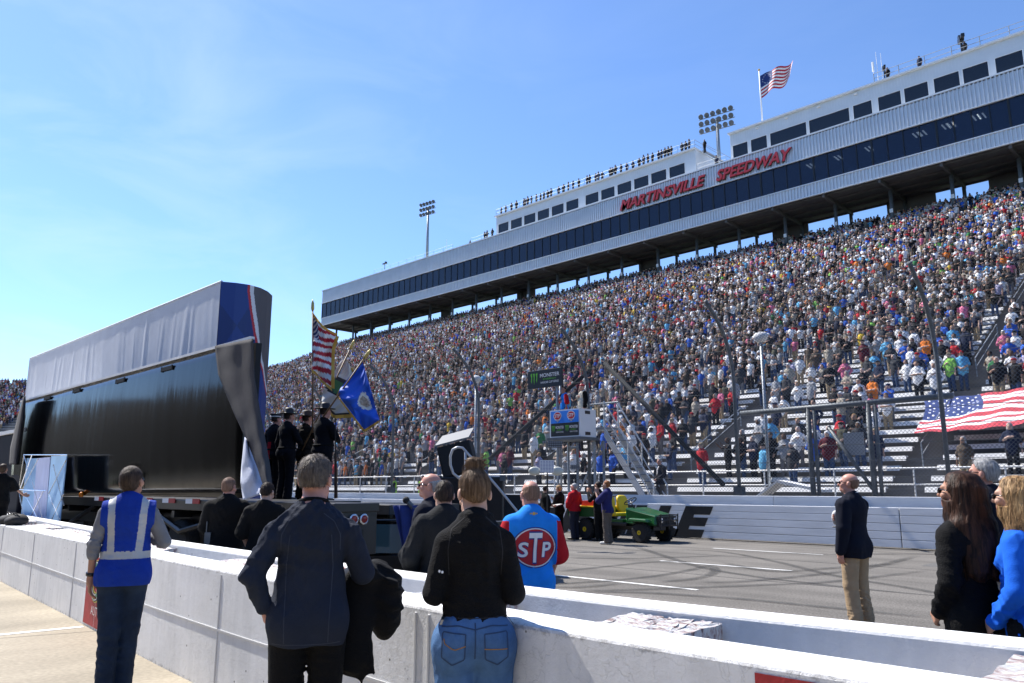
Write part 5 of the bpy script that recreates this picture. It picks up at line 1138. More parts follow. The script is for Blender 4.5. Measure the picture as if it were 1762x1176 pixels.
mb = MB(); mb.box((-9.33, TY+.37, .98), (.06, .74, .60)); mb.box((-9.30, TY+.37, 1.33), (.08, .76, .12)); mb.build('rear_panel', mat('trailer_black', (0.02, 0.018, 0.017), 0.4), tl, bevel=.01)
for py_ in (6.33, 6.50):
    mb = MB(); mb.lathe([(.075, -.01), (.075, .02), (.058, .03), (.058, .022)], (0, 0, 0), 'x', 18); mb.v = [(x-9.285, y+py_, z+1.17) for x, y, z in mb.v]; o = mb.build('tail_light', M_chrome, tl)
    mb = MB(); mb.lathe([(.054, .0), (.054, .022), (.03, .034), (.001, .036)], (0, 0, 0), 'x', 18); mb.v = [(x-9.285, y+py_, z+1.17) for x, y, z in mb.v]; mb.build('red_lens', mat('red_lens', (0.22, 0.005, 0.008), 0.2), o)
mb = MB(); mb.box((-9.285, 6.32, .86), (.012, .36, .34)); mb.build('plate_recess', mat('recess_black', (.008, .008, .008), .6), tl)
for px in (170, 197, 252, 290, 331):
    p = ony(px, 857, TY-.02)
    for k, m in ((0, M_white), (1, M_red)):
        mb = MB(); mb.box((p[0]-.14+.28*k, TY-.012, 1.37), (.28, .012, .085)); mb.build('reflector', m, tl)
p = ony(141, 846, TY-.05); mb = MB(); mb.lathe([(.045, 0), (.048, .04), (.04, .09), (.015, .11)], (p[0], TY-.06, 1.40), 'z', 12); mb.build('amber_lamp', mat('amber_lens', (0.8, 0.22, 0.01), 0.3), tl, smooth=True)
def wheel(parent, c, r, w, rimm, name='wheel', axis='y', tread=True):
    mb = MB(); mb.lathe([(r*.55, -w/2), (r*.86, -w/2), (r*.97, -w*.36), (r, -w*.2), (r, w*.2), (r*.97, w*.36), (r*.86, w/2), (r*.55, w/2)], (0, 0, 0), axis, 28)
    if tread:
        for k in range(22):
            a = 2*math.pi*k/22; Mx = Matrix.Rotation(a, 3, 'Y'); 
            for sg in (-1, 1): mb.box(tuple(Mx @ Vector((r*1.0, sg*w*.24, 0))), (.03*r/.3, w*.4, .035*r/.3), M=Mx)
    o = mb.build(name, M_rubber, parent, loc=c)
    mb = MB(); mb.lathe([(.02, -w*.50), (r*.22, -w*.52), (r*.24, -w*.40), (r*.50, -w*.33), (r*.57, -w*.50), (r*.58, -w*.44), (r*.58, w*.4), (.02, w*.4)], (0, 0, 0), axis, 24); mb.build('rim', rimm, o, smooth=False); return o
M_rimdark = mat('dark_rim', (0.05, 0.05, 0.055), 0.4, 0.5)
for x in (-14.6, -15.9): wheel(tl, (x, TY+.25, .52), .52, .26, M_rimdark, tread=False)
for pts in ([(185, 880), (245, 905)], [(270, 885), (310, 915), (345, 905)], [(120, 900), (165, 870)]):
    q = [ony(a, b, TY+.05) for a, b in pts]; mb = MB(); mb.tube(q, .05, 6); mb.build('outrigger', M_black, tl)
mb = MB(); c = ony(215, 893, TY+.2); mb.box((c[0], TY+.25, .72), (1.5, .4, .55)); mb.build('tool_box', M_gloss, tl, bevel=.02)
for px_, py_ in ((283, 634), (203, 655), (128, 672), (78, 685)):
    p = ony(px_, py_, TY-.1); mb = MB(); mb.box((p[0], TY-.05, p[2]), (.50, .03, .075)); mb.box((p[0]-.25, TY-.055, p[2]), (.03, .02, .10)); mb.box((p[0]+.25, TY-.055, p[2]), (.03, .02, .10)); mb.build('vent', mat('vent_black', (.004, .004, .004), .7), tl)
# cloth drawn off the wall
dr = thing('stage_drape', 'charcoal drape with a pale lining pulled down over the end of the black trailer wall', 'drape')
Ld = [(370, 596), (376, 645), (400, 705), (422, 752), (442, 800), (454, 839)]; Rd = [(435, 583), (438, 650), (449, 715), (458, 765), (464, 800), (468, 834)]
def curve(pts, v): t = v*(len(pts)-1); i = min(int(t), len(pts)-2); f = t-i; return (pts[i][0]*(1-f)+pts[i+1][0]*f, pts[i][1]*(1-f)+pts[i+1][1]*f)
def fdr(u, v):
    a, b = curve(Ld, v), curve(Rd, v); x, y = a[0]+(b[0]-a[0])*u, a[1]+(b[1]-a[1])*u
    Y = TY-.15-.16*math.sin(u*math.pi)*(0.25+.75*v)*.8+.012*math.sin(u*11+v*5)+.006*math.sin(v*37+u*7)*(1-u)
    return ony(x, y, Y)
mb = MB(); mb.grid(fdr, 18, 50); mb.build('outer_cloth', M_drape, dr, smooth=True, solid=.012)
Ll = [(421, 752), (416, 800), (414, 830), (419, 862)]; Rl = [(424, 756), (438, 795), (452, 830), (470, 842)]
mb = MB(); mb.grid(lambda u, v: ony(*(np.array(curve(Ll, v))*(1-u)+np.array(curve(Rl, v))*u), TY-.12-.12*math.sin(u*3.1)+.02*math.sin(v*14+u*6)), 10, 24); mb.build('lining', M_drapelight, dr, smooth=True, solid=.01)
Lc = [(40, 684), (30, 720), (18, 770), (16, 800)]; Rc = [(44, 682), (43, 720), (36, 775), (33, 800)]
dr2 = thing('stage_drape', 'narrow charcoal drape hanging at the far front end of the black trailer wall', 'drape')
mb = MB(); mb.grid(lambda u, v: ony(*(np.array(curve(Lc, v))*(1-u)+np.array(curve(Rc, v))*u), TY-.2-.2*math.sin(u*3.1)), 8, 24); mb.build('outer_cloth', M_drape, dr2, smooth=True, solid=.012)

# tall screen wrapped in grey cloth with a rounded printed end
sc = thing('stage_screen', 'tall grey cloth covered screen with a rounded blue red and white end', 'screen')
M_gcloth = mat('grey_wrap_cloth', (0.70, 0.73, 0.78), 0.8, var=0.08, vscale=2, bump=0.15, bscale=50)
SX0, SX1, SZ0, SZ1 = float(ony(52, 615, 7.9)[0]), float(ony(380, 485, 7.9)[0]), 1.35, float(ony(380, 485, 7.9)[2]); DXC = SX1+16.72
def fgc(u, v):
    x = SX0+(SX1-SX0)*u; z = SZ0+(SZ1-SZ0)*v; w = x-(1-v)*.8*math.sin(x*.7)
    f = 0.010*math.sin(w*4.1+.8*math.sin(w*1.3))+0.030*max(0, math.sin(w*3.3+2*math.sin(w*.9)))**12+0.02*max(0, math.sin(w*6.7+z*.4+1.3*math.sin(w*.5)))**10+.003*math.sin(w*17+z*1.5)
    env = (math.sin(min(1, (1-v)*5)*math.pi/2))
    return (x, 7.9-.36*f*env*(0.6+.6*math.sin(x*.9)**2), z)
mb = MB(); mb.grid(fgc, 360, 16); mb.build('cloth_cover', M_gcloth, sc, smooth=True)
mb = MB(); mb.tube([(SX0, 7.92, SZ1), (SX1, 7.92, SZ1)], .04, 6); mb.tube([(SX0, 7.92, SZ1), (SX0, 7.92, SZ0)], .04, 6); mb.build('frame_edge', M_gcloth, sc)
cap = [(-16.70, 7.9), (-16.56, 8.2), (-16.5, 8.5), (-16.58, 8.85), (-16.78, 9.15), (-17.1, 9.45), (-17.6, 9.7), (-18.4, 9.85), (-20, 9.9), (SX0-DXC, 9.9)]; cap = [(a+DXC, b) for a, b in cap]
cl_ = np.concatenate([[0], np.cumsum([math.dist(cap[i], cap[i+1]) for i in range(9)])])
def capxy(s): return float(np.interp(s, cl_, [c[0] for c in cap])), float(np.interp(s, cl_, [c[1] for c in cap]))
SE = 3.2; NS, NV = 240, 150
def find_s(px_, py_):
    S_, Z_ = np.meshgrid(np.linspace(0.05, 1.9, 120), np.linspace(SZ0, SZ1, 160)); best = (1e9, 0, 0)
    for s, z in zip(S_.ravel(), Z_.ravel()):
        x, y = capxy(s); q = proj((x, y, z)); e_ = (q[0]-px_)**2+(q[1]-py_)**2
        if e_ < best[0]: best = (e_, z, s)
    return best[1:]
STR = sorted(find_s(*q) for q in ((426, 500), (430, 530), (437, 575), (445, 615), (454, 655), (459, 690)))
def stripe_s(z): return float(np.interp(z, [q[0] for q in STR], [q[1] for q in STR]))
def capm(i, j):
    s, z = SE*(i+.5)/NS, SZ0+(SZ1-SZ0)*(j+.5)/NV; k = s-stripe_s(z)
    if k > .19: return 3
    if k > .075: return 2
    if k > 0.0: return 1
    d1 = z-(4.6+s*1.9); d2 = z-(5.9-s*1.2)
    return 4 if (d1 > 0) != (d2 > 0) else 0
mb = MB(); mb.grid(lambda u, v: (*capxy(SE*u), SZ0+(SZ1-SZ0)*v), NS, NV, capm)
M_capgrey = mat('cap_grey', (0.10, 0.095, 0.10), 0.6)
mb.build('printed_end', [mat('cap_blue', (0.012, 0.045, 0.22), 0.5), mat('cap_red', (0.5, 0.02, 0.03), 0.5), mat('cap_white', (0.7, 0.7, 0.72), 0.5), M_capgrey, mat('cap_blue_deep', (0.010, 0.033, 0.155), 0.5)], sc, smooth=True)
mb = MB(); sv_ = [capxy(cl_[-1]*k/40) for k in range(41)]; mb.add([(x, y, SZ1-.01) for x, y in sv_], [tuple(range(41))]); mb.build('top_cover', M_capgrey, sc)
mb = MB(); mb.grid(lambda u, v: (*capxy(SE+(cl_[-1]-SE)*u), SZ0+(SZ1-SZ0)*v), 30, 2); mb.build('rear_cover', M_capgrey, sc)
for x in (-30, -26, -22, -18): mb = MB(); mb.box((x, 8.9, .68), (.3, 1.6, 1.35)); mb.build('screen_leg', M_black, sc)

# stage platform with the colour guard on it
sp_ = thing('stage_platform', 'low black stage deck on legs beside the trailer', 'stage')
mb = MB(); mb.box((-13.75, 8.45, 1.25), (6.9, 1.5, .16)); mb.build('deck', mat('stage_deck', (0.03, 0.03, 0.032), 0.6, var=.2), sp_, bevel=.01)
mb = MB()
for x in (-16.6, -14.2, -11.8, -10.6):
    for y in (7.95, 9.0): mb = MB(); mb.tube([(x, y, 0), (x, y, 1.17)], .05, 8); mb.build('leg', M_black, sp_)
mb = MB(); mb.grid(lambda u, v: (-17.0+6.6*u, 9.12+.03*math.sin(u*60), 1.17*v), 90, 2); mb.build('skirt', M_blackmatte, sp_, solid=.01)
# blue curtain hanging at the corner of the stage
bc = thing('blue_curtain', 'deep blue cloth curtain hanging from the stage edge to the asphalt', 'curtain')
ctl, ctr, cbl, cbr = (np.array(q_) for q_ in (atd(676, 870, 11.8), atd(733, 870, 11.8), atd(699, 990, 11.8), atd(731, 990, 11.8)))
mb = MB(); mb.grid(lambda u, v: ((ctl*(1-u)+ctr*u)*(1-v)+(cbl*(1-u)+cbr*u)*v)*np.array([1, 1, 1])+np.array([0, .05*math.sin(u*16+v), 0]), 24, 12); mb.build('cloth', mat('curtain_blue', (0.012, 0.03, 0.17), .8, var=.2), bc, smooth=True, solid=.01)
# low black cart with glass beneath the stage edge
ct = thing('black_cart', 'low black enclosed cart with teal reflecting windows half hidden beside the trailer tail lights', 'cart', atd(645, 915, 12.5)*np.array([1, 1, 0]), R(-45))
mb = MB(); mb.box((0, .4, .42), (1.0, .8, .40)); mb.box((0, .4, 1.10), (1.0, .8, .06))
for x in (-.47, .47):
    for y in (.03, .77): mb.box((x, y, .85), (.06, .06, .46))
mb.build('body', M_gloss, ct, bevel=.02)
mb = MB(); mb.box((0, .02, .85), (.88, .015, .42)); mb.build('window', mat('cart_glass_reflection', (.05, .10, .12), .05, spec=.8), ct)  # teal reflection is put into the glass colour
mb = MB(); mb.box((.505, .4, .85), (.015, .66, .42)); mb.build('side_window', MATS['cart_glass_reflection'], ct)
mb = MB(); mb.tube([(-.40, -.01, .68), (-.05, -.01, .98)], .012, 5); mb.tube([(.12, -.01, .66), (.3, -.01, .9)], .010, 5); mb.build('wiper', M_black, ct)
mb = MB(); mb.box((0, -.01, .5), (.9, .03, .03)); mb.build('bumper_strip', M_steel, ct)
for x in (-.35, .35): wheel(ct, (x, .1, .2), .2, .14, M_rimdark, tread=False)
# stage stair with bright handrail
ss_ = thing('stage_stair', 'short black stage stair with a looped bright steel handrail', 'staircase')
q = lambda l: [atd(a, b, 10.2) for a, b in l]
mb = MB(); mb.tube(q([(806, 832), (797, 829), (780, 815), (775, 800), (775, 785), (779, 774), (787, 770), (796, 771), (803, 779), (830, 808), (860, 843), (893, 884), (896, 915)]), .017, 8); mb.tube(q([(801, 775), (801, 830)]), .016, 8); mb.build('handrail', mat('rail_grey', (.42, .43, .45), .35, .4), ss_, smooth=True)
b0 = atd(815, 868, 10.3)
for k in range(4):
    p = atd(818+17*k, 868, 10.7); mb = MB(); mb.box((p[0], p[1]+.4, 1.12-.27*k), (.32, .9, .05)); mb.build('step', M_black, ss_)
mb = MB(); a_, b_ = atd(812, 868, 10.45), atd(915, 868, 10.45); mb.hexa([(a_[0], a_[1], .9), (b_[0], b_[1], 0.02), (b_[0], b_[1]+.05, 0.02), (a_[0], a_[1]+.05, .9), (a_[0], a_[1], 1.2), (b_[0], b_[1], .3), (b_[0], b_[1]+.05, .3), (a_[0], a_[1]+.05, 1.2)]); mb.build('stringer', M_black, ss_)
# loudspeaker and cases
p = atd(788, 840, 15.0); lk = thing('loudspeaker', 'tilted black loudspeaker with a sun paled top standing on a black case', 'loudspeaker', (p[0], p[1], 0), R(40))
mb = MB(); Mx = Matrix.Rotation(R(-14), 3, 'Y'); mb.box((0, 0, 2.14), (.64, .58, .58), M=Mx); mb.build('cabinet', M_blackmatte, lk, bevel=.02)
mb = MB(); mb.hexa([(-.40, -.30, 2.36), (.24, -.30, 2.52), (.26, .30, 2.74), (-.36, .30, 2.58), (-.405, -.30, 2.39), (.235, -.30, 2.55), (.255, .30, 2.77), (-.365, .30, 2.61)]); mb.build('top_plate', mat('sunlit_top', (.16, .16, .16), .5), lk)  # dark top coloured pale to imitate sun falling on it
mb = MB(); mb.box((0, -.295, 2.10), (.54, .02, .46), M=Mx); mb.build('grille', M_blackmatte, lk)
p = atd(812, 840, 15.0); rc = thing('road_case', 'wide black equipment case under the loudspeaker', 'case', (p[0], p[1], 0), R(42))
mb = MB(); mb.box((0, 0, 1.0), (1.25, .62, 1.62)); mb.build('shell', M_black, rc, bevel=.03)
for x in (-.60, .60):
    for z in (.22, 1.78): mb = MB(); mb.box((x, -.29, z), (.1, .1, .1)); mb.build('corner', M_darksteel, rc)
mb = MB()
for x in (-.45, .45): mb.lathe([(.09, -.03), (.09, .03)], (x, 0, .1), 'y', 12)
mb.build('caster', M_rubber, rc)
p = atd(880, 840, 15.3); wg = thing('stage_monitor', 'small black wedge shaped stage monitor at the end of the equipment cases', 'loudspeaker', (p[0], p[1], 0), R(42))
mb = MB(); mb.hexa([(-.24, -.25, .9), (.24, -.25, .9), (.24, .25, .9), (-.24, .25, .9), (-.22, -.12, 1.48), (.22, -.12, 1.48), (.22, .22, 1.40), (-.22, .22, 1.40)]); mb.build('cabinet', M_blackmatte, wg, bevel=.02)
mb = MB(); mb.box((0, 0, .45), (.46, .46, .88)); mb.build('stand_box', M_black, wg, bevel=.02)
mb = MB(); mb.tube([(.23, 0, 1.1), (.30, 0, 1.1), (.30, 0, 1.25), (.23, 0, 1.25)], .012, 5); mb.build('handle', M_steel, wg)
for px_, lab in ((722, 'slanted dark steel flap arm beside the blue curtain'),):
    a, b = atd(699, 861, 11.8), atd(742, 905, 11.8); t = thing('flap_arm', lab, 'arm', a); mb = MB(); d = b-a; mb.tube([(0, 0, 0), d], [.035, .05], 8); mb.build('arm', M_darksteel, t); mb = MB(); mb.add(*ico((0, 0, 0), (.055, .055, .055), 2)); mb.build('knob', M_rubber, t)
# light blue pop-up banner wall
bb_ = thing('banner_stand', 'pale blue pop-up banner wall on a crossed aluminium lattice beyond the pit wall', 'banner stand')
def bp(x, y, Y): return ony(x, y, Y)
M_bb = mat('banner_blue', (0.36, 0.60, 0.88), 0.7, var=.12, vscale=1.5); M_bv = mat('banner_violet', (0.55, 0.62, 0.88), 0.7, var=.15, vscale=2, stretch=(3, 3, .6))
def panel(name, c, m):
    mb = MB(); mb.grid(lambda u, v: (c[0]*(1-u)+c[1]*u)*(1-v)+(c[3]*(1-u)+c[2]*u)*v, 6, 8); return mb.build(name, m, bb_, solid=.02)
YB0 = 5.05+1.0
c1 = [bp(47, 789, 5.72), bp(64, 789, 5.7), bp(56, 900, 5.7), bp(36, 895, 5.72)]; c2 = [bp(64, 789, 5.7), bp(87, 787, 5.68), bp(78, 905, 5.68), bp(56, 900, 5.7)]; c3 = [bp(89, 785, 5.66), bp(115, 784, 5.5), bp(102, 912, 5.5), bp(79, 905, 5.66)]
panel('banner_panel', c1, M_bb); panel('banner_panel', c2, M_bv); panel('banner_panel', c3, M_bb)
mb = MB(); r_ = .012
P0 = lambda x, y: bp(x, y, 5.62 if x < 82 else 5.47)
for a, b in (((41, 783), (116, 783)), ((41, 783), (32, 845)), ((32, 845), (40, 885)), ((41, 783), (60, 845)), ((60, 845), (75, 900)), ((55, 783), (35, 840)), ((32, 843), (79, 845)), ((92, 800), (110, 870)), ((114, 792), (84, 850)), ((84, 852), (108, 908)), ((110, 850), (84, 905)), ((66, 790), (40, 840)), ((40, 845), (66, 895)), ((75, 845), (50, 895))): mb.tube([P0(*a), P0(*b)], r_, 5)
mb.build('lattice', M_chrome, bb_)
# dark hauler parked beyond the trailer front
dh = thing('dark_hauler', 'dark hauler truck with a white roof edge parked beyond the banner wall', 'truck', (-33.0, 7.2, 0))
mb = MB(); mb.box((0, 0, 1.9), (16.5, 2.5, 2.5)); mb.build('body', mat('hauler_navy', (.012, .012, .02), .7, spec=.2), dh, bevel=.05)
mb = MB(); mb.box((0, 0, 3.2), (16.6, 2.6, .1)); mb.build('roof', M_white, dh)
for x in (-6, -4.8, 5, 6.2): wheel(dh, (x, -1.1, .5), .5, .28, M_rimdark, tread=False)
mb = MB(); mb.lathe([(.35, 0), (.3, .1)], (6.0, -1.27, 1.6), 'y', 16); mb.build('emblem', mat('purple_emblem', (.2, .03, .35), .5), dh)
# black bags on the pit wall
p = ony(18, 893, 4.0)
for dx_, lab, sc_ in ((0, 'soft black bag lying on the pit wall beside the pointing man', 1.0), (.55, 'smaller crumpled black bag on the pit wall nearer the banner wall', .8)):
    xb = -16.9+dx_; t = thing('black_bag', lab, 'bag', (xb, float(yF(xb))+.17, ZW)); mb = MB(); v, f = ico((0, 0, .08), (.30*sc_, .17, .11), 3); v = [(a+.03*math.sin(9*b+5), b+.02*math.sin(12*a), max(.0, c+.02*math.sin(14*a+9*b))) for a, b, c in v]; mb.add(v, f); mb.build('bag_body', M_blackmatte, t, smooth=True)
    mb = MB(); mb.tube([(-.15, 0, .16), (-.08, -.05, .22), (.08, -.05, .22), (.15, 0, .16)], .012, 5); mb.build('strap', M_blackmatte, t)

# ================================================================== GREEN UTILITY VEHICLE
g0 = onz(1101, 935); g1 = onz(1006, 930); gl = abs(g0[0]-g1[0])
gv = thing('utility_vehicle', 'green farm utility vehicle with yellow seats and knobbly tyres parked on the track', 'vehicle', (g0[0], g0[1], 0), R(-2))
M_gr = mat('tractor_green', (0.008, 0.085, 0.018), 0.3, var=.1, coat=.2); M_ye = mat('tractor_yellow', (0.75, 0.52, 0.01), 0.4)
WB = 2.1
for x in (0, -WB):
    for y in (.1, 1.25): wheel(gv, (x, y, .30 if x == 0 else .33), .30 if x == 0 else .33, .26 if x == 0 else .32, M_ye)
mb = MB(); mb.box((-WB/2, .67, .42), (WB+.5, .62, .16)); mb.box((-.95, .67, .52), (.9, 1.3, .1)); mb.build('chassis', M_black, gv, bevel=.02)
mb = MB(); mb.hexa([(-.62, .12, .52), (.48, .14, .50), (.48, 1.22, .50), (-.62, 1.24, .52), (-.62, .14, 1.02), (.46, .22, .80), (.46, 1.14, .80), (-.62, 1.22, 1.02)]); mb.build('hood', M_gr, gv, bevel=.05)
mb = MB()
for y in (.02, 1.34): mb = MB(); mb.hexa([(-.38, y-.14, .62), (.38, y-.14, .60), (.38, y+.14, .60), (-.38, y+.14, .62), (-.30, y-.12, .72), (.30, y-.12, .70), (.30, y+.12, .70), (-.30, y+.12, .72)]); mb.build('fender', M_gr, gv, bevel=.03)
mb = MB(); mb.box((.50, .67, .62), (.08, .9, .30)); 
for z in (.5, .65, .8): mb.tube([(.58, .2, z), (.62, .67, z+.02), (.58, 1.14, z)], .02, 6)
for y in (.25, .67, 1.1): mb.tube([(.58, y, .4), (.61, y, .84)], .02, 6)
mb.build('brush_guard', M_black, gv)
for y in (.33, 1.0): mb = MB(); mb.lathe([(.07, 0), (.07, .03), (.02, .04)], (.545, y, .66), 'x', 12); mb.build('headlight', M_chrome, gv)
for y in (.12, 1.22): mb = MB(); mb.box((-1.0, y, .62), (.72, .18, .1)); mb.build('floor_rail', M_gr, gv, bevel=.02)
for y in (.36, 1.0):
    mb = MB(); mb.box((-1.16, y, .80), (.46, .52, .12)); o = mb.build('seat', M_ye, gv, bevel=.05)
    mb = MB(); v, f = ico((0, 0, 0), (1, 1, 1), 3); v = [(math.copysign(abs(a)**.6, a)*.08-1.42-.12*c*.35, math.copysign(abs(b)**.6, b)*.25+y, math.copysign(abs(c)**.6, c)*.28+1.10) for a, b, c in v]; mb.add(v, f); mb.build('backrest', M_ye, o, smooth=True)
mb = MB(); mb.tube([(-1.52, .1, .8), (-1.56, .1, 1.34), (-1.56, 1.25, 1.34), (-1.52, 1.25, .8)], .022, 6); mb.build('seat_guard', M_black, gv)
mb = MB(); Mx = Matrix.Rotation(R(-32), 3, 'Y'); pts = [tuple(Mx @ Vector((.20*math.cos(a), .20*math.sin(a), 0))+Vector((-.62, .40, 1.20))) for a in np.linspace(0, 2*math.pi, 21)]; mb.tube(pts, .016, 6, cap=False); mb.tube([(-.62, .40, 1.20), (-.45, .40, .95)], .02, 6)
for a in (0, 2.1, 4.2): mb.tube([(-.62, .4, 1.2), tuple(Mx @ Vector((.2*math.cos(a), .2*math.sin(a), 0))+Vector((-.62, .40, 1.20)))], .012, 5)
mb.build('steering_wheel', M_black, gv, smooth=True)
mb = MB(); mb.box((-2.2, .67, .74), (1.25, 1.4, .06)); 
for y in (-.02, 1.36): mb.box((-2.2, y, .88), (1.25, .05, .26))
for x in (-2.80, -1.60): mb.box((x, .67, .88), (.05, 1.33, .26))
o = mb.build('cargo_bed', mat('bed_green', (.012, .09, .02), .5), gv, bevel=.012)
mb = MB(); mb.box((-2.2, .64, 1.02), (1.31, 1.46, .03)); mb.build('bed_stripe', M_ye, o)
# red fire extinguisher set lying in the bed
fe = thing('red_case', 'red equipment case lying on the cargo bed behind the man in the red jacket', 'case', (float(g0[0])-2.1, float(g0[1])+.55, 1.04)); mb = MB(); mb.box((0, 0, .08), (.75, .45, .16)); mb.tube([(-.2, 0, .16), (-.15, 0, .24), (.15, 0, .24), (.2, 0, .16)], .02, 6); mb.build('case_shell', M_red, fe, bevel=.03)

# lamp stand with cue board by the wall
p = onz(941, 925); D0 = 21.3
ls = thing('camera_light_stand', 'thin stand with two oval lamps and black lamp panels by the flag stand', 'light stand', (float(atd(942, 840, D0)[0]), float(atd(942, 840, D0)[1]), 0), R(45.6))
def sl2(px, py): d = atd(px, py, D0); c0 = atd(942, py, D0); return ((px-942)/1353*D0, 0, float(d[2]))
mb = MB(); mb.tube([(0, .04, 0), (0, .04, sl2(942, 790)[2])], .02, 6); 
for a in (0, 2.1, 4.2): mb.tube([(.0, .04, .5), (.45*math.cos(a), .45*math.sin(a), 0)], .015, 5)
mb.tube([sl2(915, 812), sl2(968, 812)], .015, 5); mb.build('stand', M_black, ls)
for px_ in (920, 959): c_ = sl2(px_, 811); mb = MB(); mb.add(*ico((c_[0], -.03, c_[2]), (.17, .07, .12), 3)); mb.build('oval_lamp', mat('pale_lamp', (.55, .55, .48), .35), ls, smooth=True)
for (px_, py_, w_, h_) in ((956, 765, .40, .18), (990, 804, .26, .12), (937, 761, .1, .08)):
    c_ = sl2(px_, py_); mb = MB(); mb.box((c_[0], 0, c_[2]), (w_, .08, h_)); o = mb.build('lamp_panel', M_black, ls)
    mb = MB(); nx_, nz_ = max(1, int(w_/.05)), max(1, int(h_/.05))
    for i in range(nx_):
        for j in range(nz_): mb.box((c_[0]-w_/2+w_*(i+.5)/nx_, -.045, c_[2]-h_/2+h_*(j+.5)/nz_), (w_/nx_*.7, .012, h_/nz_*.7))
    mb.build('lamp_cells', mat('lamp_cell_grey', (.25, .26, .28), .4), o)
cb = thing('cue_board', 'small white cue board covered in lines of writing between two oval lamps', 'board', ls.location+Vector((0, 0, 0)), R(45.6)); c0_ = sl2(941, 803); mb = MB(); mb.box((c0_[0], -.09, c0_[2]), (.38, .02, .33)); mb.build('board', M_white, cb)
mb = MB()
for k in range(8):
    for j in range(5): mb.box((c0_[0]-.15+.075*j, -.104, c0_[2]+.13-.037*k), (.05+.012*((k*j) % 2), .004, .012))
mb.build('writing', mat('ink_blue', (.15, .15, .35), .7), cb)

# ================================================================== PEOPLE NEAR THE WALL AND ON THE TRACK
C_navy = cloth('navy_sweater', (0.020, 0.026, 0.043), bscale=180); C_black = cloth('black_cloth', (0.0055, 0.0055, 0.006)); C_fleece = cloth('black_fleece', (0.006, 0.006, 0.007), bump=.6, bscale=160)
C_denim = mat('blue_denim', (0.085, 0.18, 0.36), 0.85, var=.45, vscale=5, bump=.3, bscale=220, spec=.2); C_denimd = mat('dark_denim', (0.016, 0.03, 0.06), 0.85, var=.4, vscale=7, bump=.3, bscale=220, spec=.2)
C_vest = cloth('royal_vest', (0.010, 0.04, 0.30), bump=.25, bscale=90); C_refl = mat('reflective_tape', (0.42, 0.43, 0.44), .45, var=.1); C_greysh = cloth('grey_sleeve', (0.20, 0.20, 0.21))
C_stp = cloth('sky_blue_shirt', (0.018, 0.25, 0.78), bump=.2); C_redsh = cloth('red_shirt', (0.45, 0.012, 0.02), bump=.2); C_suit = cloth('navy_suit', (0.006, 0.008, 0.018), bump=.15, bscale=200); C_khaki = cloth('khaki_cotton', (0.36, 0.26, 0.16), bump=.2)
C_royal = cloth('royal_jacket', (0.010, 0.12, 0.62), bump=.15, bscale=160); C_polo = cloth('indigo_polo', (0.025, 0.025, 0.11), bump=.25); C_taupe = cloth('taupe_trousers', (0.12, 0.10, 0.085), bump=.2); C_charcoal = cloth('charcoal_jacket', (0.014, 0.015, 0.017)); C_wshirt = cloth('white_shirt', (0.7, 0.7, 0.72), bump=.15)
C_green = cloth('lime_vest', (0.35, 0.75, 0.03), bump=.2); C_uni = cloth('uniform_black', (0.005, 0.005, 0.008), bump=.2); C_unib = cloth('uniform_brown', (0.014, 0.010, 0.007), bump=.2); C_cream = cloth('cream_suit', (0.62, 0.58, 0.48), bump=.2); C_grey = cloth('grey_cloth', (.22, .22, .23))
L_ = {}
# man in the blue vest
def vest_mi(C):
    x, y, z = C[:, 0], C[:, 1], C[:, 2]
    band = (np.abs(z-1.075) < .028); k = np.where(y < 0, .115-(1.42-z)*.05, .11); up = (np.abs(np.abs(x)-k) < .026) & (z > 1.07); return (band | up).astype(int)
pA = person('man in a royal blue safety vest with silver stripes standing before the pit wall', 226, 6.35, 4, dict(H=1.765, b=.88, h=.0068, j=dict(kR=(.066, .05, .5), kL=(-.066, -.01, .5), aR=(.058, .02, .085), aL=(-.062, -.05, .085), tR=(.08, .19, .03), tL=(-.085, .12, .03)), head=(-18, 10), armL=((.222, -.02, 1.14), (.232, .03, .89), (0, .15, -1)), armR=((.275, .0, 1.16), (.13, .19, 1.20), (-.9, .35, .2)), skin=M_skin2,
    top=dict(m=C_greysh, sleeve={'R': .98, 'L': .62}, hem=.87, off=.012, fold=.007), vest=dict(m=[C_vest, C_refl], mi=vest_mi, hem=.845, off=.034), bottom=dict(m=C_denimd, name='jeans', off=.014, hem=1.6, fold=.0045), hair=dict(style='short', m=H_brown, t=.006, low=1.565), glasses=True, seed=3))
mb = MB(); wv = pA['J']['wL']; mb.tube([wv+A_(0, -.005, .055), wv+A_(.0, .0, .03)], .036, 14); mb.build('wristwatch', M_black, pA['root'], smooth=True)
# man in the navy sweater
pB = person('stocky man in a dark navy sweater with one hand in his pocket', 541, 4.25, 3, dict(H=1.765, b=1.06, h=.0062, j=dict(sR=(.178, -.012, 1.352), sL=(-.178, -.012, 1.352)), head=(-14, -2), armL=((.285, -.07, 1.15), (.205, -.02, .955), (-.2, .3, -1)), armR=((.272, .05, 1.14), (.19, .29, 1.10), (-.5, .9, 0)), skin=M_skin3,
    top=dict(m=C_navy, name='sweater', hem=.80, off=.015, soff=.006, fold=.0085, freq=17, sleeve={'L': .90, 'R': .97}, flare=.01), bottom=dict(m=C_black, off=.016), hair=dict(style='short', m=H_greybrown, t=.011, low=1.59, line=(.045, 1.70)), seed=11))
mb = MB()
for k in range(17):
    pass
nb_ = pB['J']['nb']; ring = [tuple(nb_+A_(.074*math.sin(a), .006+.070*math.cos(a), .035-.020*math.cos(a))) for a in np.linspace(0, 2*math.pi, 25)]; mb.tube(ring, .012, 6, cap=False); mb.build('lanyard', C_black, pB['root'], smooth=True)
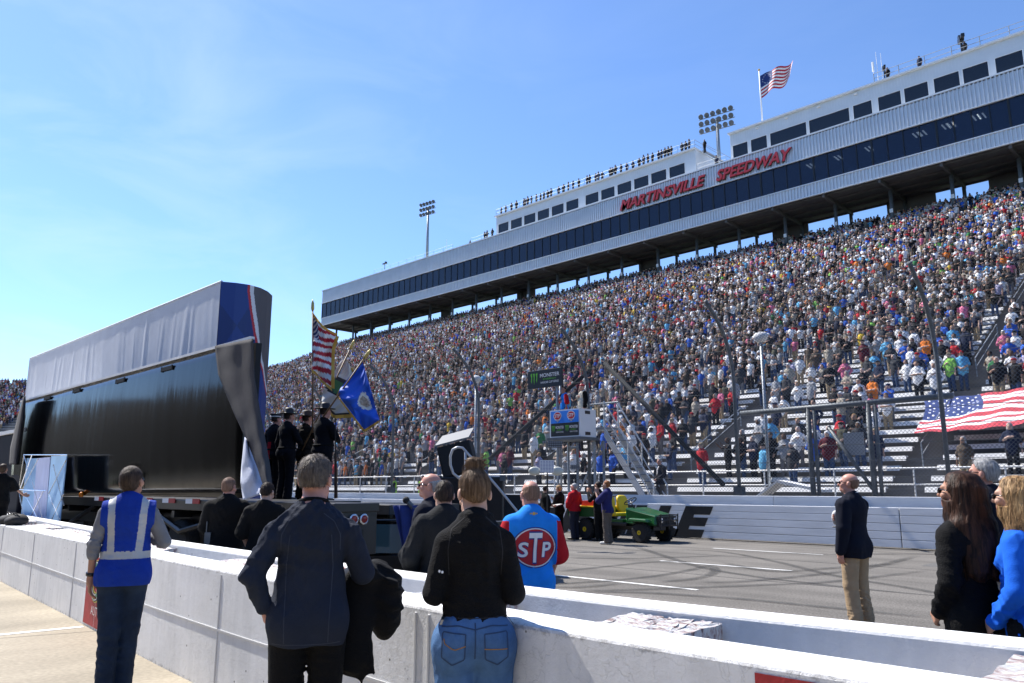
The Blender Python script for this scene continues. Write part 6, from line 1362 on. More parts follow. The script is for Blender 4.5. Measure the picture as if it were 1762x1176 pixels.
# the jacket hanging over his arm: an item he holds
J = pB['J']; root = pB['root']; Mw = Matrix.Translation(root.location) @ Matrix.Rotation(root.rotation_euler.z, 4, 'Z')
jk = thing('black_jacket', 'black jacket draped over the forearm of the man in the navy sweater', 'jacket', root.location, root.rotation_euler.z)
e, w = J['eR'], J['wR']
P_ = [cone(e+A_(.02, .03, -.01), w+A_(.16, .0, .02), .062, .070, .05), ell(e+A_(.125, .15, -.14), (.105, .12, .17), .07), ell(e+A_(.13, .16, -.26), (.08, .10, .12), .06), cone(e+A_(-.02, .06, -.06), e+A_(-.045, .03, -.44), .085, .105, .06, .6), cone(e+A_(-.10, .10, -.10), e+A_(-.15, .06, -.40), .07, .085, .06, .6), cone(e+A_(.0, .03, -.44), e+A_(.075, .02, -.52), .075, .012, .04, .45), cone(e+A_(-.04, .03, -.40), e+A_(.015, .02, -.575), .06, .015, .04, .45)]
V, Q = grow(P_, .008, (), (.02, 15, 9)); o = bpy.data.objects.new('jacket_cloth', mesh_from('jacket_cloth', V, Q, [C_black])); COL.objects.link(o); o.parent = jk
seam_m = mat('sweater_seam', (.034, .042, .064), .9); pcs = []
for sx_ in (-1, 1):
    v, f = ribbon2d([(.105*sx_, 1.36), (.118*sx_, 1.2), (.112*sx_, 1.0), (.108*sx_, .83)], .004); pcs.append((v, f, seam_m, .002))
    v, f = ribbon2d([(.06*sx_, 1.47), (.115*sx_, 1.43), (.150*sx_, 1.36), (.150*sx_, 1.28)], .004); pcs.append((v, f, seam_m, .002))
v, f = ribbon2d([(-.17, .825), (0, .822), (.17, .825)], .004); pcs.append((v, f, seam_m, .002))
decal(pB, 'sweater', pcs, (0, -.6, 0), (0, 1, 0), (1, 0, 0), (0, 0, 1), 'seam_stitching')
# woman with the bun
pC = person('woman with a brown hair bun in a black fleece and blue jeans looking down', 818, 4.02, -2, dict(H=1.685, b=.90, bl=1.06, h=.0062, head=(8, -20), bust=.6, armL=((.205, -.03, 1.13), (.14, .22, 1.10), (-.6, .8, .1)), armR=((.198, -.03, 1.13), (.14, .22, 1.10), (-.6, .8, .1)), skin=M_skin,
    j=dict(pel=(0, -.01, .93), hR=(.098, 0, .875), hL=(-.098, 0, .875), sR=(.150, -.012, 1.378), sL=(-.150, -.012, 1.378)), top=dict(m=C_fleece, name='fleece', hem=.955, off=.019, soff=.006, flare=.010, fold=.008, freq=16, collar=.012, neck=.075), bottom=dict(m=C_denim, name='jeans', off=.022, hem=.8, fold=.004), hair=dict(style='bun', m=H_light, t=.010, low=1.56, line=(.05, 1.71)), glasses=True, seed=5))
mk = []
for dx_ in (0, .014): v, f = disc2d(-.175+dx_, 1.20-.3*dx_, .006, .007, 2, 8); mk.append((v, f, M_white, .002))
decal(pC, 'fleece', mk, (0, -.6, 0), (0, 1, 0), (1, 0, 0), (0, 0, 1), 'sleeve_mark')
fs_m = mat('fleece_seam', (.018, .018, .02), .9); pcs = []
for sx_ in (-1, 1):
    v, f = ribbon2d([(.05*sx_, 1.46), (.12*sx_, 1.40), (.135*sx_, 1.30), (.128*sx_, 1.18)], .004); pcs.append((v, f, fs_m, .002))
v, f = ribbon2d([(-.17, .985), (0, .983), (.17, .985)], .004); pcs.append((v, f, fs_m, .002)); decal(pC, 'fleece', pcs, (0, -.6, 0), (0, 1, 0), (1, 0, 0), (0, 0, 1), 'seam_stitching')
# stitching and pockets on her jeans
st_m = mat('jeans_stitch', (.30, .16, .05), .8); st_d = mat('jeans_seam', (.03, .06, .13), .85); pcs = []
for sx_ in (-1, 1):
    x0, x1 = (.045*sx_, .155*sx_); out = [(x0, .915), (x1, .925), (x1+.004*sx_, .81), ((x0+x1)/2+.008*sx_, .775), (x0+.004*sx_, .80), (x0, .915)]
    v, f = ribbon2d(out, .006); pcs.append((v, f, st_d, .0025))
    v, f = ribbon2d([(x0*1.0, .862), ((x0+x1)/2, .845), (x1*.93, .872), (x1*.96, .895)] if sx_ < 0 else [(x0, .848), (x1, .846)], .005); pcs.append((v, f, st_m, .003))
v, f = ribbon2d([(0, .965), (0.002, .90), (0, .80)], .006); pcs.append((v, f, st_d, .0025)); v, f = ribbon2d([(-.16, .945), (-.08, .952), (0, .935), (.08, .952), (.16, .945)], .006); pcs.append((v, f, st_d, .0025))
decal(pC, 'jeans', pcs, (0, -.6, 0), (0, 1, 0), (1, 0, 0), (0, 0, 1), 'pocket_stitching')
# man in the sky blue shirt with the oval badge
C_stpm = [C_stp, C_redsh]
pD = person('bald man in a sky blue shirt with a large red oval badge on the back', 914, 6.4, -9, dict(H=1.655, b=.97, h=.0068, head=(6, -12), skin=M_skin3, armR=((.232, .015, 1.15), (.20, .14, .98), (-.3, .8, -.4)), armL='clasp',
    top=dict(m=C_stpm, hem=.80, off=.020, soff=.016, sleeve=.52, fold=.0035, collar=.006, neck=.055, mi=lambda C: ((np.abs(C[:, 0]) > .205) & (C[:, 2] < 1.42)).astype(int)), bottom=dict(m=C_black), hair=dict(style='bald', m=H_stub, t=.0035, low=1.575), seed=21))
pcs = []; d_w, d_r, d_b = mat('badge_white', (.75, .75, .75), .7), mat('badge_red', (.42, .012, .02), .7), mat('badge_blue', (.012, .035, .22), .7)
cz_ = 1.14
for (rx, ry, m, l) in ((.178, .158, d_b, .002), (.169, .149, d_w, .0048), (.160, .140, d_r, .0085)): v, f = disc2d(.01, cz_, rx, ry, 12); pcs.append((v, f, m, l))
for ch, x, z, h_, w_ in (('S', -.128, cz_-.070, .108, .084), ('T', -.050, cz_-.108, .22, .118), ('P', .062, cz_-.070, .110, .082)):
    for off, m, l in ((.055, d_b, .0125), (.02, d_w, .0165)):
        vs, fs = text_mesh(ch, 0, off, .10, 1); wmax = vs[:, 0].max(); pcs.append(([(x+q[0]/wmax*w_, z+q[1]*h_) for q in vs], fs, m, l))
decal(pD, 'shirt', pcs, (0, -.6, 0), (0, 1, 0), (1, 0, 0), (0, 0, 1), 'oval_badge')
v, f = [(-.03, 1.395), (.03, 1.395), (.034, 1.405), (-.026, 1.405)], [(0, 1, 2, 3)]; v2, f2 = [(-.01, 1.389), (.012, 1.389), (.016, 1.411), (-.006, 1.411)], [(0, 1, 2, 3)]; decal(pD, 'shirt', [(v, f, M_gold, .003), (v2, f2, M_gold, .0035)], (0, -.6, 0), (0, 1, 0), (1, 0, 0), (0, 0, 1), 'gold_emblem')
# suit jackets
def shirt_front(P, m=C_wshirt):
    s = P['s']; v, f = [(-.045, 1.46), (.045, 1.46), (.035, 1.36), (.006, 1.14), (-.006, 1.14), (-.035, 1.36)], [(0, 1, 2, 5), (5, 2, 3, 4)]; n = list(P)
    return v, f
def suit(label, px, D, phi, spec, z=0, **k):
    P = person(label, px, D, phi, spec, z, **k); s = P['s']
    g = spec['top'].get('name', 'shirt'); vs = []; nn = 14
    vv = [((-1+2*j/6)*(.05*(1-i/nn)**.8+.002)*s, (1.465-.33*i/nn)*s) for i in range(nn+1) for j in range(7)]; ff = [(i*7+j, i*7+j+1, i*7+j+8, i*7+j+7) for i in range(nn) for j in range(6)]
    if spec.get('shirtfront'): decal(P, g, [(vv, ff, spec['shirtfront'], .004)], (0, .6, 0), (0, -1, 0), (1, 0, 0), (0, 0, 1), 'shirt_front')
    nb2 = P['J']['nb']; mb = MB(); ring = [tuple(nb2+A_(.071*math.sin(a), .006+.068*math.cos(a), .034-.022*math.cos(a))*s) for a in np.linspace(.45, 2*math.pi-.45, 22)]; mb.tube(ring, .016*s, 6); 
    if spec.get('shirtfront'): mb.build('shirt_collar', spec['shirtfront'], P['root'], smooth=True)
    return P
BLZ = dict(m=C_suit, name='blazer', hem=.80, off=.026, soff=.014, fold=.005, freq=14, collar=.004, neck=.045, flare=.022)
pE = suit('bald man in dark glasses and badged navy blazer standing beside the blue curtain', 742, 7.3, -66, dict(H=1.73, b=1.10, h=.0075, head=(14, 2), armR='clasp', armL='clasp', skin=M_skin3, top=BLZ, shirtfront=C_wshirt, bottom=dict(m=C_grey), hair=dict(style='bald', m=H_grey, t=.005, low=1.58), glasses=True, seed=31))
v, f = disc2d(-.10, 1.31, .025, .025, 2, 12); v2, f2 = disc2d(-.10, 1.31, .018, .018, 2, 12); decal(pE, 'blazer', [(v, f, M_white, .003), (v2, f2, M_navy, .004)], (0, .6, 0), (0, -1, 0), (1, 0, 0), (0, 0, 1), 'badge')
pF = person('dark haired man in a charcoal jacket half hidden behind the woman with the bun', 765, 6.4, -8, dict(H=1.65, b=1.04, h=.008, head=(0, -8), armR='clasp', armL=((.29, -.02, 1.13), (.22, .12, .95), (-.3, .8, -.5)), skin=M_skin, top=dict(m=C_charcoal, name='jacket', hem=.82, off=.03, soff=.016, fold=.008, collar=.01, neck=.06), bottom=dict(m=C_black), hair=dict(style='short', m=H_dark, t=.007, low=1.575), seed=41))
pG = person('broad man in a black jacket with a radio at his hip watching the stage', 393, 9.8, 10, dict(H=1.72, b=1.18, h=.009, head=(-16, -4), armR='clasp', armL='clasp', skin=M_skin3, top=dict(m=C_black, name='jacket', hem=.85, off=.028, soff=.012, fold=.007, collar=.006, neck=.06), bottom=dict(m=C_black), hair=dict(style='short', m=H_stub, t=.005, low=1.58), seed=43))
mb = MB(); mb.box((-.18, -.12, 1.0), (.07, .05, .14)); mb.tube([(-.20, -.12, 1.07), (-.20, -.12, 1.2)], .008, 5); mb.build('radio', M_darksteel, pG['root'], bevel=.01)
pG2 = person('man in a black short sleeved shirt with an earpiece bowing his head before the drape', 458, 9.5, 16, dict(H=1.66, b=1.05, h=.009, head=(-10, -24), armR='clasp', armL=((.26, -.01, 1.14), (.22, .12, .93), (-.2, .6, -.7)), skin=M_skin, top=dict(m=C_black, sleeve=.5, hem=.85, off=.02, soff=.018, fold=.006), bottom=dict(m=C_black), hair=dict(style='short', m=H_dark, t=.008, low=1.57), seed=44))
mb = MB(); hc = pG2['hc']; mb.tube([hc(-.085, -.005, 1.63), hc(-.07, -.05, 1.60), hc(-.03, -.09, 1.56), hc(0, -.10, 1.50)], .004, 5); mb.build('earpiece_wire', M_white, pG2['root'])
pH = person('man in a black shirt stretching one arm over the pit wall beside the black bags', 1, 15.6, -10, dict(H=1.70, b=1.0, h=.012, head=(-30, 5), armR=((.30, .16, 1.22), (.52, .36, 1.06), (.8, .5, -.2)), armL=((-.2, .16, 1.2), (-.05, .22, 1.27), (-.6, .3, .3)), skin=M_skin2, top=dict(m=C_black, sleeve=.5, hem=.9, off=.02, soff=.016), bottom=dict(m=C_black), hair=dict(style='short', m=H_brown, t=.01, low=1.565), seed=45), z=.42, loc=None)
q_ = ony(2, 840, 4.55); pH['root'].location = (float(q_[0]), 4.55, .42)
# right hand group
pI = suit('bald man in a navy blazer and khaki trousers standing alone on the track', 1462, 9.28, -58, dict(H=1.765, b=1.03, h=.008, head=(24, 6), armL=((.235, -.03, 1.135), (.245, .02, .885), (0, .1, -1)), armR=((.24, .06, 1.18), (.07, .185, 1.22), (-.9, .3, .2)), skin=M_skin3, top=BLZ, shirtfront=C_wshirt, bottom=dict(m=C_khaki, off=.018, hem=1.9, fold=.009), hair=dict(style='bald', m=H_stub, t=.0025, low=1.585), glasses=True, seed=51))
hr_ = thing('patterned_cap', 'grey and white patterned cap held against the chest of the bald man', 'cap', pI['root'].location, pI['root'].rotation_euler.z)
wv = pI['J']['wR']; mb = MB(); v, f = ico((0, 0, 0), (1, 1, 1), 3); mb.add([(wv[0]-.05+.075*a, wv[1]+.03+.045*b, wv[2]+.02+.09*c) for a, b, c in v], f); mb.build('crown', mat('camo_white', (.55, .55, .56), .85, var=.75, vscale=30), hr_, smooth=True)
mb = MB(); v = [(wv[0]-.05+.08*a, wv[1]+.04+.03*b, wv[2]-.085+.012*c) for a, b, c in ico((0, 0, 0), (1, 1, 1), 2)[0]]; mb.add(v, ico((0, 0, 0), (1, 1, 1), 2)[1]); mb.build('visor', C_grey, hr_, smooth=True)
pJ = person('woman with long wavy dark brown hair in a fitted black jacket', 1652, 4.55, -50, dict(H=1.685, b=.90, h=.0062, bust=.5, j=dict(sR=(.15, -.012, 1.382), sL=(-.15, -.012, 1.382)), head=(20, 4), armL=((.195, -.03, 1.14), (.17, .08, .95), (-.3, .8, -.5)), armR='back', skin=M_skin2, top=dict(m=C_black, name='jacket', hem=.84, off=.020, soff=.008, fold=.006, collar=.005, neck=.05, flare=.015), bottom=dict(m=C_black), hair=dict(style='long', m=H_chest, len=.44, seed=8, wave=.020), glasses=True, seed=61))
pK = person('woman with shoulder length blond hair hoop earrings and a bright blue jacket', 1748, 4.30, -74, dict(H=1.655, b=.90, h=.0062, bust=.35, j=dict(sR=(.15, -.012, 1.382), sL=(-.15, -.012, 1.382)), head=(-2, 3), armL=((.20, -.01, 1.14), (.14, .14, .95), (-.6, .7, -.4)), armR='clasp', skin=M_skin, top=dict(m=C_royal, name='jacket', hem=.84, off=.016, soff=.008, fold=.011, freq=20, collar=.006, neck=.045), bottom=dict(m=C_black), hair=dict(style='long', m=H_blond, len=.26, seed=12, wave=.014, n=54), glasses=True, seed=64))
mb = MB()
for x in (-1, 1):
    c = pK['hc'](x*.086, -.004, 1.572); mb.tube([tuple(c+A_(0, .024*math.cos(a), .024*math.sin(a))) for a in np.linspace(0, 6.28, 17)], .0028, 5, cap=False)
mb.build('hoop_earring', M_chrome, pK['root'])
pL = suit('tall white haired man in a navy blazer behind the two women', 1696, 6.75, -60, dict(H=1.84, b=1.08, h=.0075, head=(18, 4), armR='clasp', armL='down', skin=M_skin3, top=BLZ, shirtfront=mat('pale_blue_shirt', (.45, .55, .75), .8), bottom=dict(m=C_grey), hair=dict(style='short', m=H_grey, t=.012, low=1.585, line=(.05, 1.71)), glasses=True, seed=63))
# group by the green vehicle
def depth_of(px, py): q = onz(px, py); return float(q@fh)
hh = .0125
pM = person('red bearded man in an indigo polo and taupe trousers raising a phone', 1044, depth_of(1044, 937), -70, dict(H=1.80, b=1.05, h=hh, head=(-6, 4), armL='phone', armR='phone', skin=M_skin, top=dict(m=C_polo, sleeve=.5, hem=.86, off=.024, soff=.02, collar=.004, neck=.055), bottom=dict(m=C_taupe, off=.022, hem=2.2, fold=.009), shoe=M_shoew, hair=dict(style='short', m=H_red, t=.012, low=1.58, beard=H_red), glasses=True, seed=71))
ph = thing('phone', 'dark phone held up by the red bearded man', 'phone', pM['root'].location, pM['root'].rotation_euler.z); wv = pM['J']['wL']; mb = MB(); mb.box((wv[0]+.03, wv[1]+.07, wv[2]+.10), (.075, .010, .15)); mb.build('phone_body', M_black, ph, bevel=.004)
pN = person('dark haired man in black holding something to his face behind the indigo polo', 1029, depth_of(1030, 931), -62, dict(H=1.78, b=.98, h=hh, head=(0, 4), armL='phone', armR='phone', skin=M_skin2, top=dict(m=C_black, hem=.86, off=.02), bottom=dict(m=C_black), hair=dict(style='short', m=H_dark, t=.014, low=1.58), glasses=True, seed=72))
pO = person('grey haired man in a bright red jacket holding a white cap to his chest', 988, depth_of(988, 929), -52, dict(H=1.74, b=1.10, h=hh, head=(14, 5), armR='chestcap', armL=((.27, .03, 1.14), (.1, .2, 1.02), (-.8, .5, 0)), skin=M_skin3, top=dict(m=C_redsh, name='jacket', hem=.88, off=.028, soff=.02, collar=.006, neck=.06), bottom=dict(m=mat('navy_trousers', (.012, .014, .03), .85), off=.018), hair=dict(style='short', m=H_grey, t=.008, low=1.58), seed=73))
cp_ = thing('white_cap', 'white and navy cap held at the chest of the man in red', 'cap', pO['root'].location, pO['root'].rotation_euler.z); wv = pO['J']['wR']; mb = MB(); mb.add(*ico((wv[0]-.05, wv[1]+.06, wv[2]+.04), (.10, .07, .09), 2)); mb.build('crown', M_white, cp_, smooth=True); mb = MB(); mb.add(*ico((wv[0]+.03, wv[1]+.08, wv[2]+.0), (.07, .05, .07), 2)); mb.build('visor', M_navy, cp_, smooth=True)
pP = person('fair haired woman in black reading a sheet of paper beside the man in red', 962, depth_of(962, 927), -50, dict(H=1.68, b=.95, h=hh, bust=.6, head=(-10, -6), armR=((.25, .05, 1.16), (.08, .30, 1.26), (-.3, .6, .7)), armL='hold', skin=M_skin, top=dict(m=C_black, hem=.86, off=.018, sleeve=.75), bottom=dict(m=C_black), hair=dict(style='short', m=H_blond, t=.014, low=1.52), glasses=True, seed=74))
pa = thing('paper_sheet', 'white sheet of paper held by the fair haired woman in black', 'paper', pP['root'].location, pP['root'].rotation_euler.z); mb = MB(); wv = pP['J']['wL']; Mx = Matrix.Rotation(R(38), 3, 'X'); mb.box((wv[0]+.05, wv[1]+.15, wv[2]+.03), (.24, .30, .006), M=Mx); mb.build('sheet', M_white, pa)
pQ = person('person in black holding a clipboard partly behind the bald man in the sky blue shirt', 938, depth_of(938, 929), 60, dict(H=1.66, b=1.0, h=.014, head=(10, -10), armR='hold', armL='hold', skin=M_skin2, top=dict(m=C_black, hem=.86, off=.02, sleeve=.5), bottom=dict(m=C_black), hair=dict(style='short', m=H_dark, t=.01), seed=75))
pb = thing('clipboard', 'pale clipboard held out by the person in black', 'clipboard', pQ['root'].location, pQ['root'].rotation_euler.z); mb = MB(); wv = pQ['J']['wR']; mb.box((0, wv[1]+.14, wv[2]+.03), (.30, .36, .02), M=Matrix.Rotation(R(12), 3, 'X')); mb.build('board', mat('clipboard_grey', (.5, .5, .48), .6), pb)
# two people in the flag stand
zfl = zf0+.22
def instand(px, label, spec):
    q = ony(px, 730, 22.48); return person(label, px, 1, 0, spec, loc=(q[0], 22.45, zfl), rz=R(150))
pR = instand(972, 'man in a sky blue shirt with red sleeves standing in the flag stand', dict(H=1.74, b=1.0, h=.014, head=(30, 4), armR='heart', armL='down', skin=M_skin2, top=dict(m=C_stpm, sleeve=.5, hem=.85, off=.02, soff=.018, mi=lambda C: (np.abs(C[:, 0]) > .19).astype(int)), bottom=dict(m=C_black), hair=dict(style='short', m=H_dark, t=.016, low=1.57), seed=81))
v, f = disc2d(.02, 1.16, .10, .07, 3, 20); v2, f2 = disc2d(.02, 1.16, .09, .06, 3, 20); pcs = [(v, f, d_w, .003), (v2, f2, d_r, .005)]
vs, fs = text_mesh('STP', 0, .02, 0, 0); wm = vs[:, 0].max(); pcs.append(([(.085-q[0]/wm*.13, 1.13+q[1]*.06) for q in vs], fs, d_w, .007)); decal(pR, 'shirt', pcs, (0, .6, 0), (0, -1, 0), (1, 0, 0), (0, 0, 1), 'oval_badge')
pS = instand(1004, 'man in a cream suit with black sleeves and a red cap in the flag stand', dict(H=1.76, b=1.12, h=.014, head=(20, 4), armR='heart', armL='down', skin=M_skin3, top=dict(m=[C_cream, C_black], hem=.84, off=.03, soff=.02, mi=lambda C: (np.abs(C[:, 0]) > .20).astype(int)), bottom=dict(m=C_cream), hair=dict(style='short', m=H_grey, t=.006), seed=82))
hc = pS['hc']; mb = MB(); mb.add(*ico((0, 0, 0), (.095, .112, .065), 3)); mb.v = [tuple(hc(0, -.005, 1.70)+A_(*q)) for q in mb.v]; mb.build('red_cap', M_red, pS['root'], smooth=True)
# two stewards in lime vests behind the wall
for px_, lab, yawv, sd in ((677, 'steward in a lime safety vest with folded arms behind the outer wall', -30, 91), (727, 'steward in a lime safety vest and grey shirt nearer the loudspeaker', 10, 92)):
    q = ony(px_, 850, 24.6); person(lab, px_, 1, 0, dict(H=1.74, b=1.08, h=.018, head=(15, 0), armR='fold', armL='fold' if sd == 91 else 'down', skin=M_skin2, top=dict(m=C_grey if sd == 92 else C_black, hem=.85, off=.018), vest=dict(m=[C_green, C_refl], mi=lambda C: ((np.abs(C[:, 2]-1.1) < .03)).astype(int), off=.034, hem=.86), bottom=dict(m=C_denimd), hair=dict(style='short', m=H_dark, t=.012, low=1.58), seed=sd), loc=(q[0], 24.6, 0.45), rz=R(180+yawv))
q = ony(1137, 845, 25.2); pT = suit('man in a dark blazer and grey trousers standing behind the fence by the metal stairs', 1137, 1, 0, dict(H=1.80, b=1.1, h=.016, head=(0, 0), armR='clasp', armL='clasp', skin=M_skin3, top=BLZ, shirtfront=C_wshirt, bottom=dict(m=C_taupe, off=.018), hair=dict(style='short', m=H_grey, t=.008), seed=93), loc=(q[0], 25.2, .9), rz=R(165))

# ---------------------------------------------------------- colour guard on the stage
ZS = 1.33
M_hatb = mat('hat_black', (.010, .010, .011), .6); M_hatbr = mat('hat_brown', (.035, .02, .014), .7)
gd = [(468, 16.6, 'guard in a dark dress tunic with a red side stripe and white banded peaked cap', dict(top=dict(m=[C_uni, C_redsh], mi=lambda C: ((np.abs(C[:, 0]+.0) < .05) & (C[:, 1] < 0) & (C[:, 2] < 1.18)).astype(int), name='tunic', hem=.84, off=.02, collar=.004, neck=.06), bottom=dict(m=C_uni), armR='pole', armL='down'), 'cap'),
      (490, 15.9, 'guard in a black uniform and black campaign hat second along the stage', dict(top=dict(m=C_uni, name='tunic', hem=.86, off=.018, collar=.004, neck=.06), bottom=dict(m=C_uni, off=.02, hem=2.2), armR='pole', armL='down'), 'hatb'),
      (522, 16.2, 'guard in a dark brown uniform and brown campaign hat holding the striped flag', dict(top=dict(m=C_unib, name='tunic', hem=.85, off=.018, collar=.004, neck=.06), bottom=dict(m=C_unib, off=.018), armR=((.25, .14, 1.2), (.10, .30, 1.28), (-.2, .6, .7)), armL='pole'), 'hatbr'),
      (553, 14.9, 'broad guard in a black uniform and black campaign hat holding the blue flag', dict(top=dict(m=C_uni, name='tunic', hem=.84, off=.02, collar=.004, neck=.06), bottom=dict(m=C_uni, off=.018), armR='pole', armL='pole', b=1.15), 'hatb')]
GP = []
for i, (px_, D, lab, sp, hat) in enumerate(gd):
    spec = dict(H=1.82-.02*(i == 2), b=1.05, h=.011, head=(-4, 0), skin=M_skin3, hair=dict(style='short', m=H_dark, t=.005, low=1.60), seed=100+i); spec.update(sp)
    P = person(lab, px_, D, 52, spec, z=ZS, group='colour guard on the stage'); GP.append(P)
    if hat == 'cap': hat_cap(P, M_hatb, M_white)
    else: hat_campaign(P, M_hatb if hat == 'hatb' else M_hatbr)
    mb = MB(); rr = [tuple(A_((.163*spec['b']+.02)*math.sin(a), (.125*spec['b']+.016)*math.cos(a)+.004, 1.03)*P['s']) for a in np.linspace(0, 6.28, 25)]; mb.tube(rr, .020, 6, cap=False); mb.build('belt', C_black, P['root'], smooth=True)
# a rifle at the end guard's shoulder
rf = thing('rifle', 'dark wooden rifle held upright beside the broad guard', 'rifle', tuple(GP[3]['root'].location)); q0, q1 = atd(578, 858, 14.6)-np.array(GP[3]['root'].location), atd(577, 720, 14.6)-np.array(GP[3]['root'].location)
mb = MB(); mb.tube([q0, q0*.75+q1*.25, q0*.45+q1*.55], [.035, .028, .02], 6); mb.build('stock', mat('rifle_wood', (.05, .022, .012), .4), rf); mb = MB(); mb.tube([q0*.45+q1*.55, q1], .011, 6); mb.build('barrel', M_black, rf)
# flags of the guard
def pole_flag(name, label, pa_, pb_, D, fn, mats, mi, nu, nv, fringe=None, plabel=''):
    a, b = atd(*pa_, D), atd(*pb_, D); t = thing('flag_staff', plabel, 'flagpole', a); mb = MB(); mb.tube([(0, 0, 0), b-a], .016, 8); mb.build('staff', mat('staff_wood', (.16, .09, .04), .5), t, smooth=True)
    u = (b-a)/np.linalg.norm(b-a); mb = MB(); mb.tube([b-a, b-a+u*.05, b-a+u*.16, b-a+u*.24], [.022, .035, .03, .003], 6); mb.build('spear_head', mat('staff_brass', (.5, .38, .12), .35, .6), t, smooth=True)
    f = thing('flag', label, 'flag', a); a3 = np.array(a)
    mb = MB(); mb.grid(lambda s, v: fn(s, v)-a3, nu, nv, mi); mb.build('flag_cloth', mats, f, smooth=True)
    if fringe:
        for nm_, pts in fringe:
            mb = MB(); pp = [fn(*q) for q in pts]; n_ = len(pp)
            dn = [np.array(d_) for d_ in nm_]
            mb.add([tuple(np.array(p)-a3+np.array((0, -.012, 0))) for p in pp]+[tuple(np.array(p)-a3+dn[min(i, len(dn)-1)]) for i, p in enumerate(pp)], [(i, i+1, n_+i+1, n_+i) for i in range(n_-1)]); mb.build('fringe', M_gold, f, solid=.01)
    return t
def bez(grid_pts, D, amp=.05):
    """a cloth stretched over a small net of photo points: rows from top to bottom"""
    G = np.array(grid_pts, float); nr, nc = G.shape[:2]
    def fn(u, v):
        a = u*(nc-1); b = v*(nr-1); i, j = min(int(a), nc-2), min(int(b), nr-2); s, t = a-i, b-j; s = s*s*(3-2*s)*.4+s*.6; t = t*t*(3-2*t)*.4+t*.6
        p = G[j, i]*(1-s)*(1-t)+G[j, i+1]*s*(1-t)+G[j+1, i]*(1-s)*t+G[j+1, i+1]*s*t
        return atd(p[0], p[1], D+amp*math.sin(u*7+v*4)+amp*.6*math.sin(v*9-u*3)+.03*math.sin(u*23+v*17))
    return fn
# striped flag, furled along an upright staff
Gus = [[(537, 541), (545, 552), (556, 566), (579, 578)], [(537, 575), (548, 585), (562, 595), (572, 600)], [(537, 605), (546, 612), (556, 620), (571, 632)], [(537, 636), (544, 640), (552, 652), (571, 668)]]
fu = bez(Gus, 15.5, .07)
def us_mi(i, j):
    if i < 9 and j < 14: return 1 if (i+j) % 3 == 0 else 2
    return 0 if (int((j+i*.35)//3)) % 2 == 0 else 1
pole_flag('us', 'furled red and white striped flag with gold fringe on an upright staff', (538, 745), (538, 535), 15.5, fu, [M_fred, M_fwhite, M_fblue], us_mi, 24, 39, [([(.02, 0, -.07)]*12, [(k/11, 1.0) for k in range(12)]), ([(.05, .03, -.02)]*12, [(1.0, k/11) for k in range(12)]), ([(.03, 0, .03)]*8, [(k/7, 0.0) for k in range(8)])], 'dark upright flag staff with a spear head carrying the striped flag')
# white county flag
Gw = [[(592, 612), (598, 622), (604, 634)], [(575, 640), (598, 650), (615, 662)], [(556, 672), (590, 690), (622, 690)], [(553, 693), (575, 715), (624, 712)]]
fw = bez(Gw, 15.9, .05)
def w_mi(i, j):
    u, v = (i+.5)/30, (j+.5)/36
    if u > .90 or v > .95: return 2
    if ((u-.30)/.36)**2+((v-.52)/.13)**2 < 1: return 1 if ((u-.3)/.24)**2+((v-.52)/.08)**2 < 1 else 2
    return 0
pole_flag('white', 'white flag with a dark border and round emblem behind the blue flag', (520, 775), (602, 602), 15.9, fw, [mat('flag_cream', (.62, .62, .58), .8), mat('emblem_green', (.05, .16, .06), .8), mat('emblem_dark', (.03, .03, .035), .8)], w_mi, 30, 36, [([(0, 0, -.07)]*14, [(k/13, 1.0) for k in range(14)]), ([(.06, 0, 0)]*10, [(1.0, k/9) for k in range(10)])], 'pale flag staff leaning over the stage with the white flag')
# blue state flag with an oval seal
Gb = [[(624, 622), (628, 635), (632, 650)], [(604, 645), (625, 660), (641, 680)], [(586, 668), (618, 688), (647, 705)], [(581, 678), (610, 705), (653, 722)], [(586, 686), (627, 740), (652, 724)]]
fb_ = bez(Gb, 14.6, .08)
def b_mi(i, j):
    u, v = (i+.5)/36, (j+.5)/44; d = ((u-.66)/.20)**2+((v-.50)/.15)**2
    if d < .45: return 2
    if d < 1: return 1
    return 0
pole_flag('blue', 'bright blue flag with a pale oval seal and gold fringe carried by the broad guard', (556, 718), (626, 618), 14.6, fb_, [mat('flag_blue', (.008, .10, .62), .65, sheen=.2), mat('seal_white', (.65, .65, .62), .8), mat('seal_tan', (.45, .36, .28), .8, var=.6, vscale=30)], b_mi, 36, 44, [([(-.01, 0, -.05)]*14, [(k/13, 1.0) for k in range(14)]), ([(-.04, 0, -.03)]*8, [(0.0, .6+.4*k/7) for k in range(8)])], 'brown flag staff slanting up from the broad guard with the blue flag')

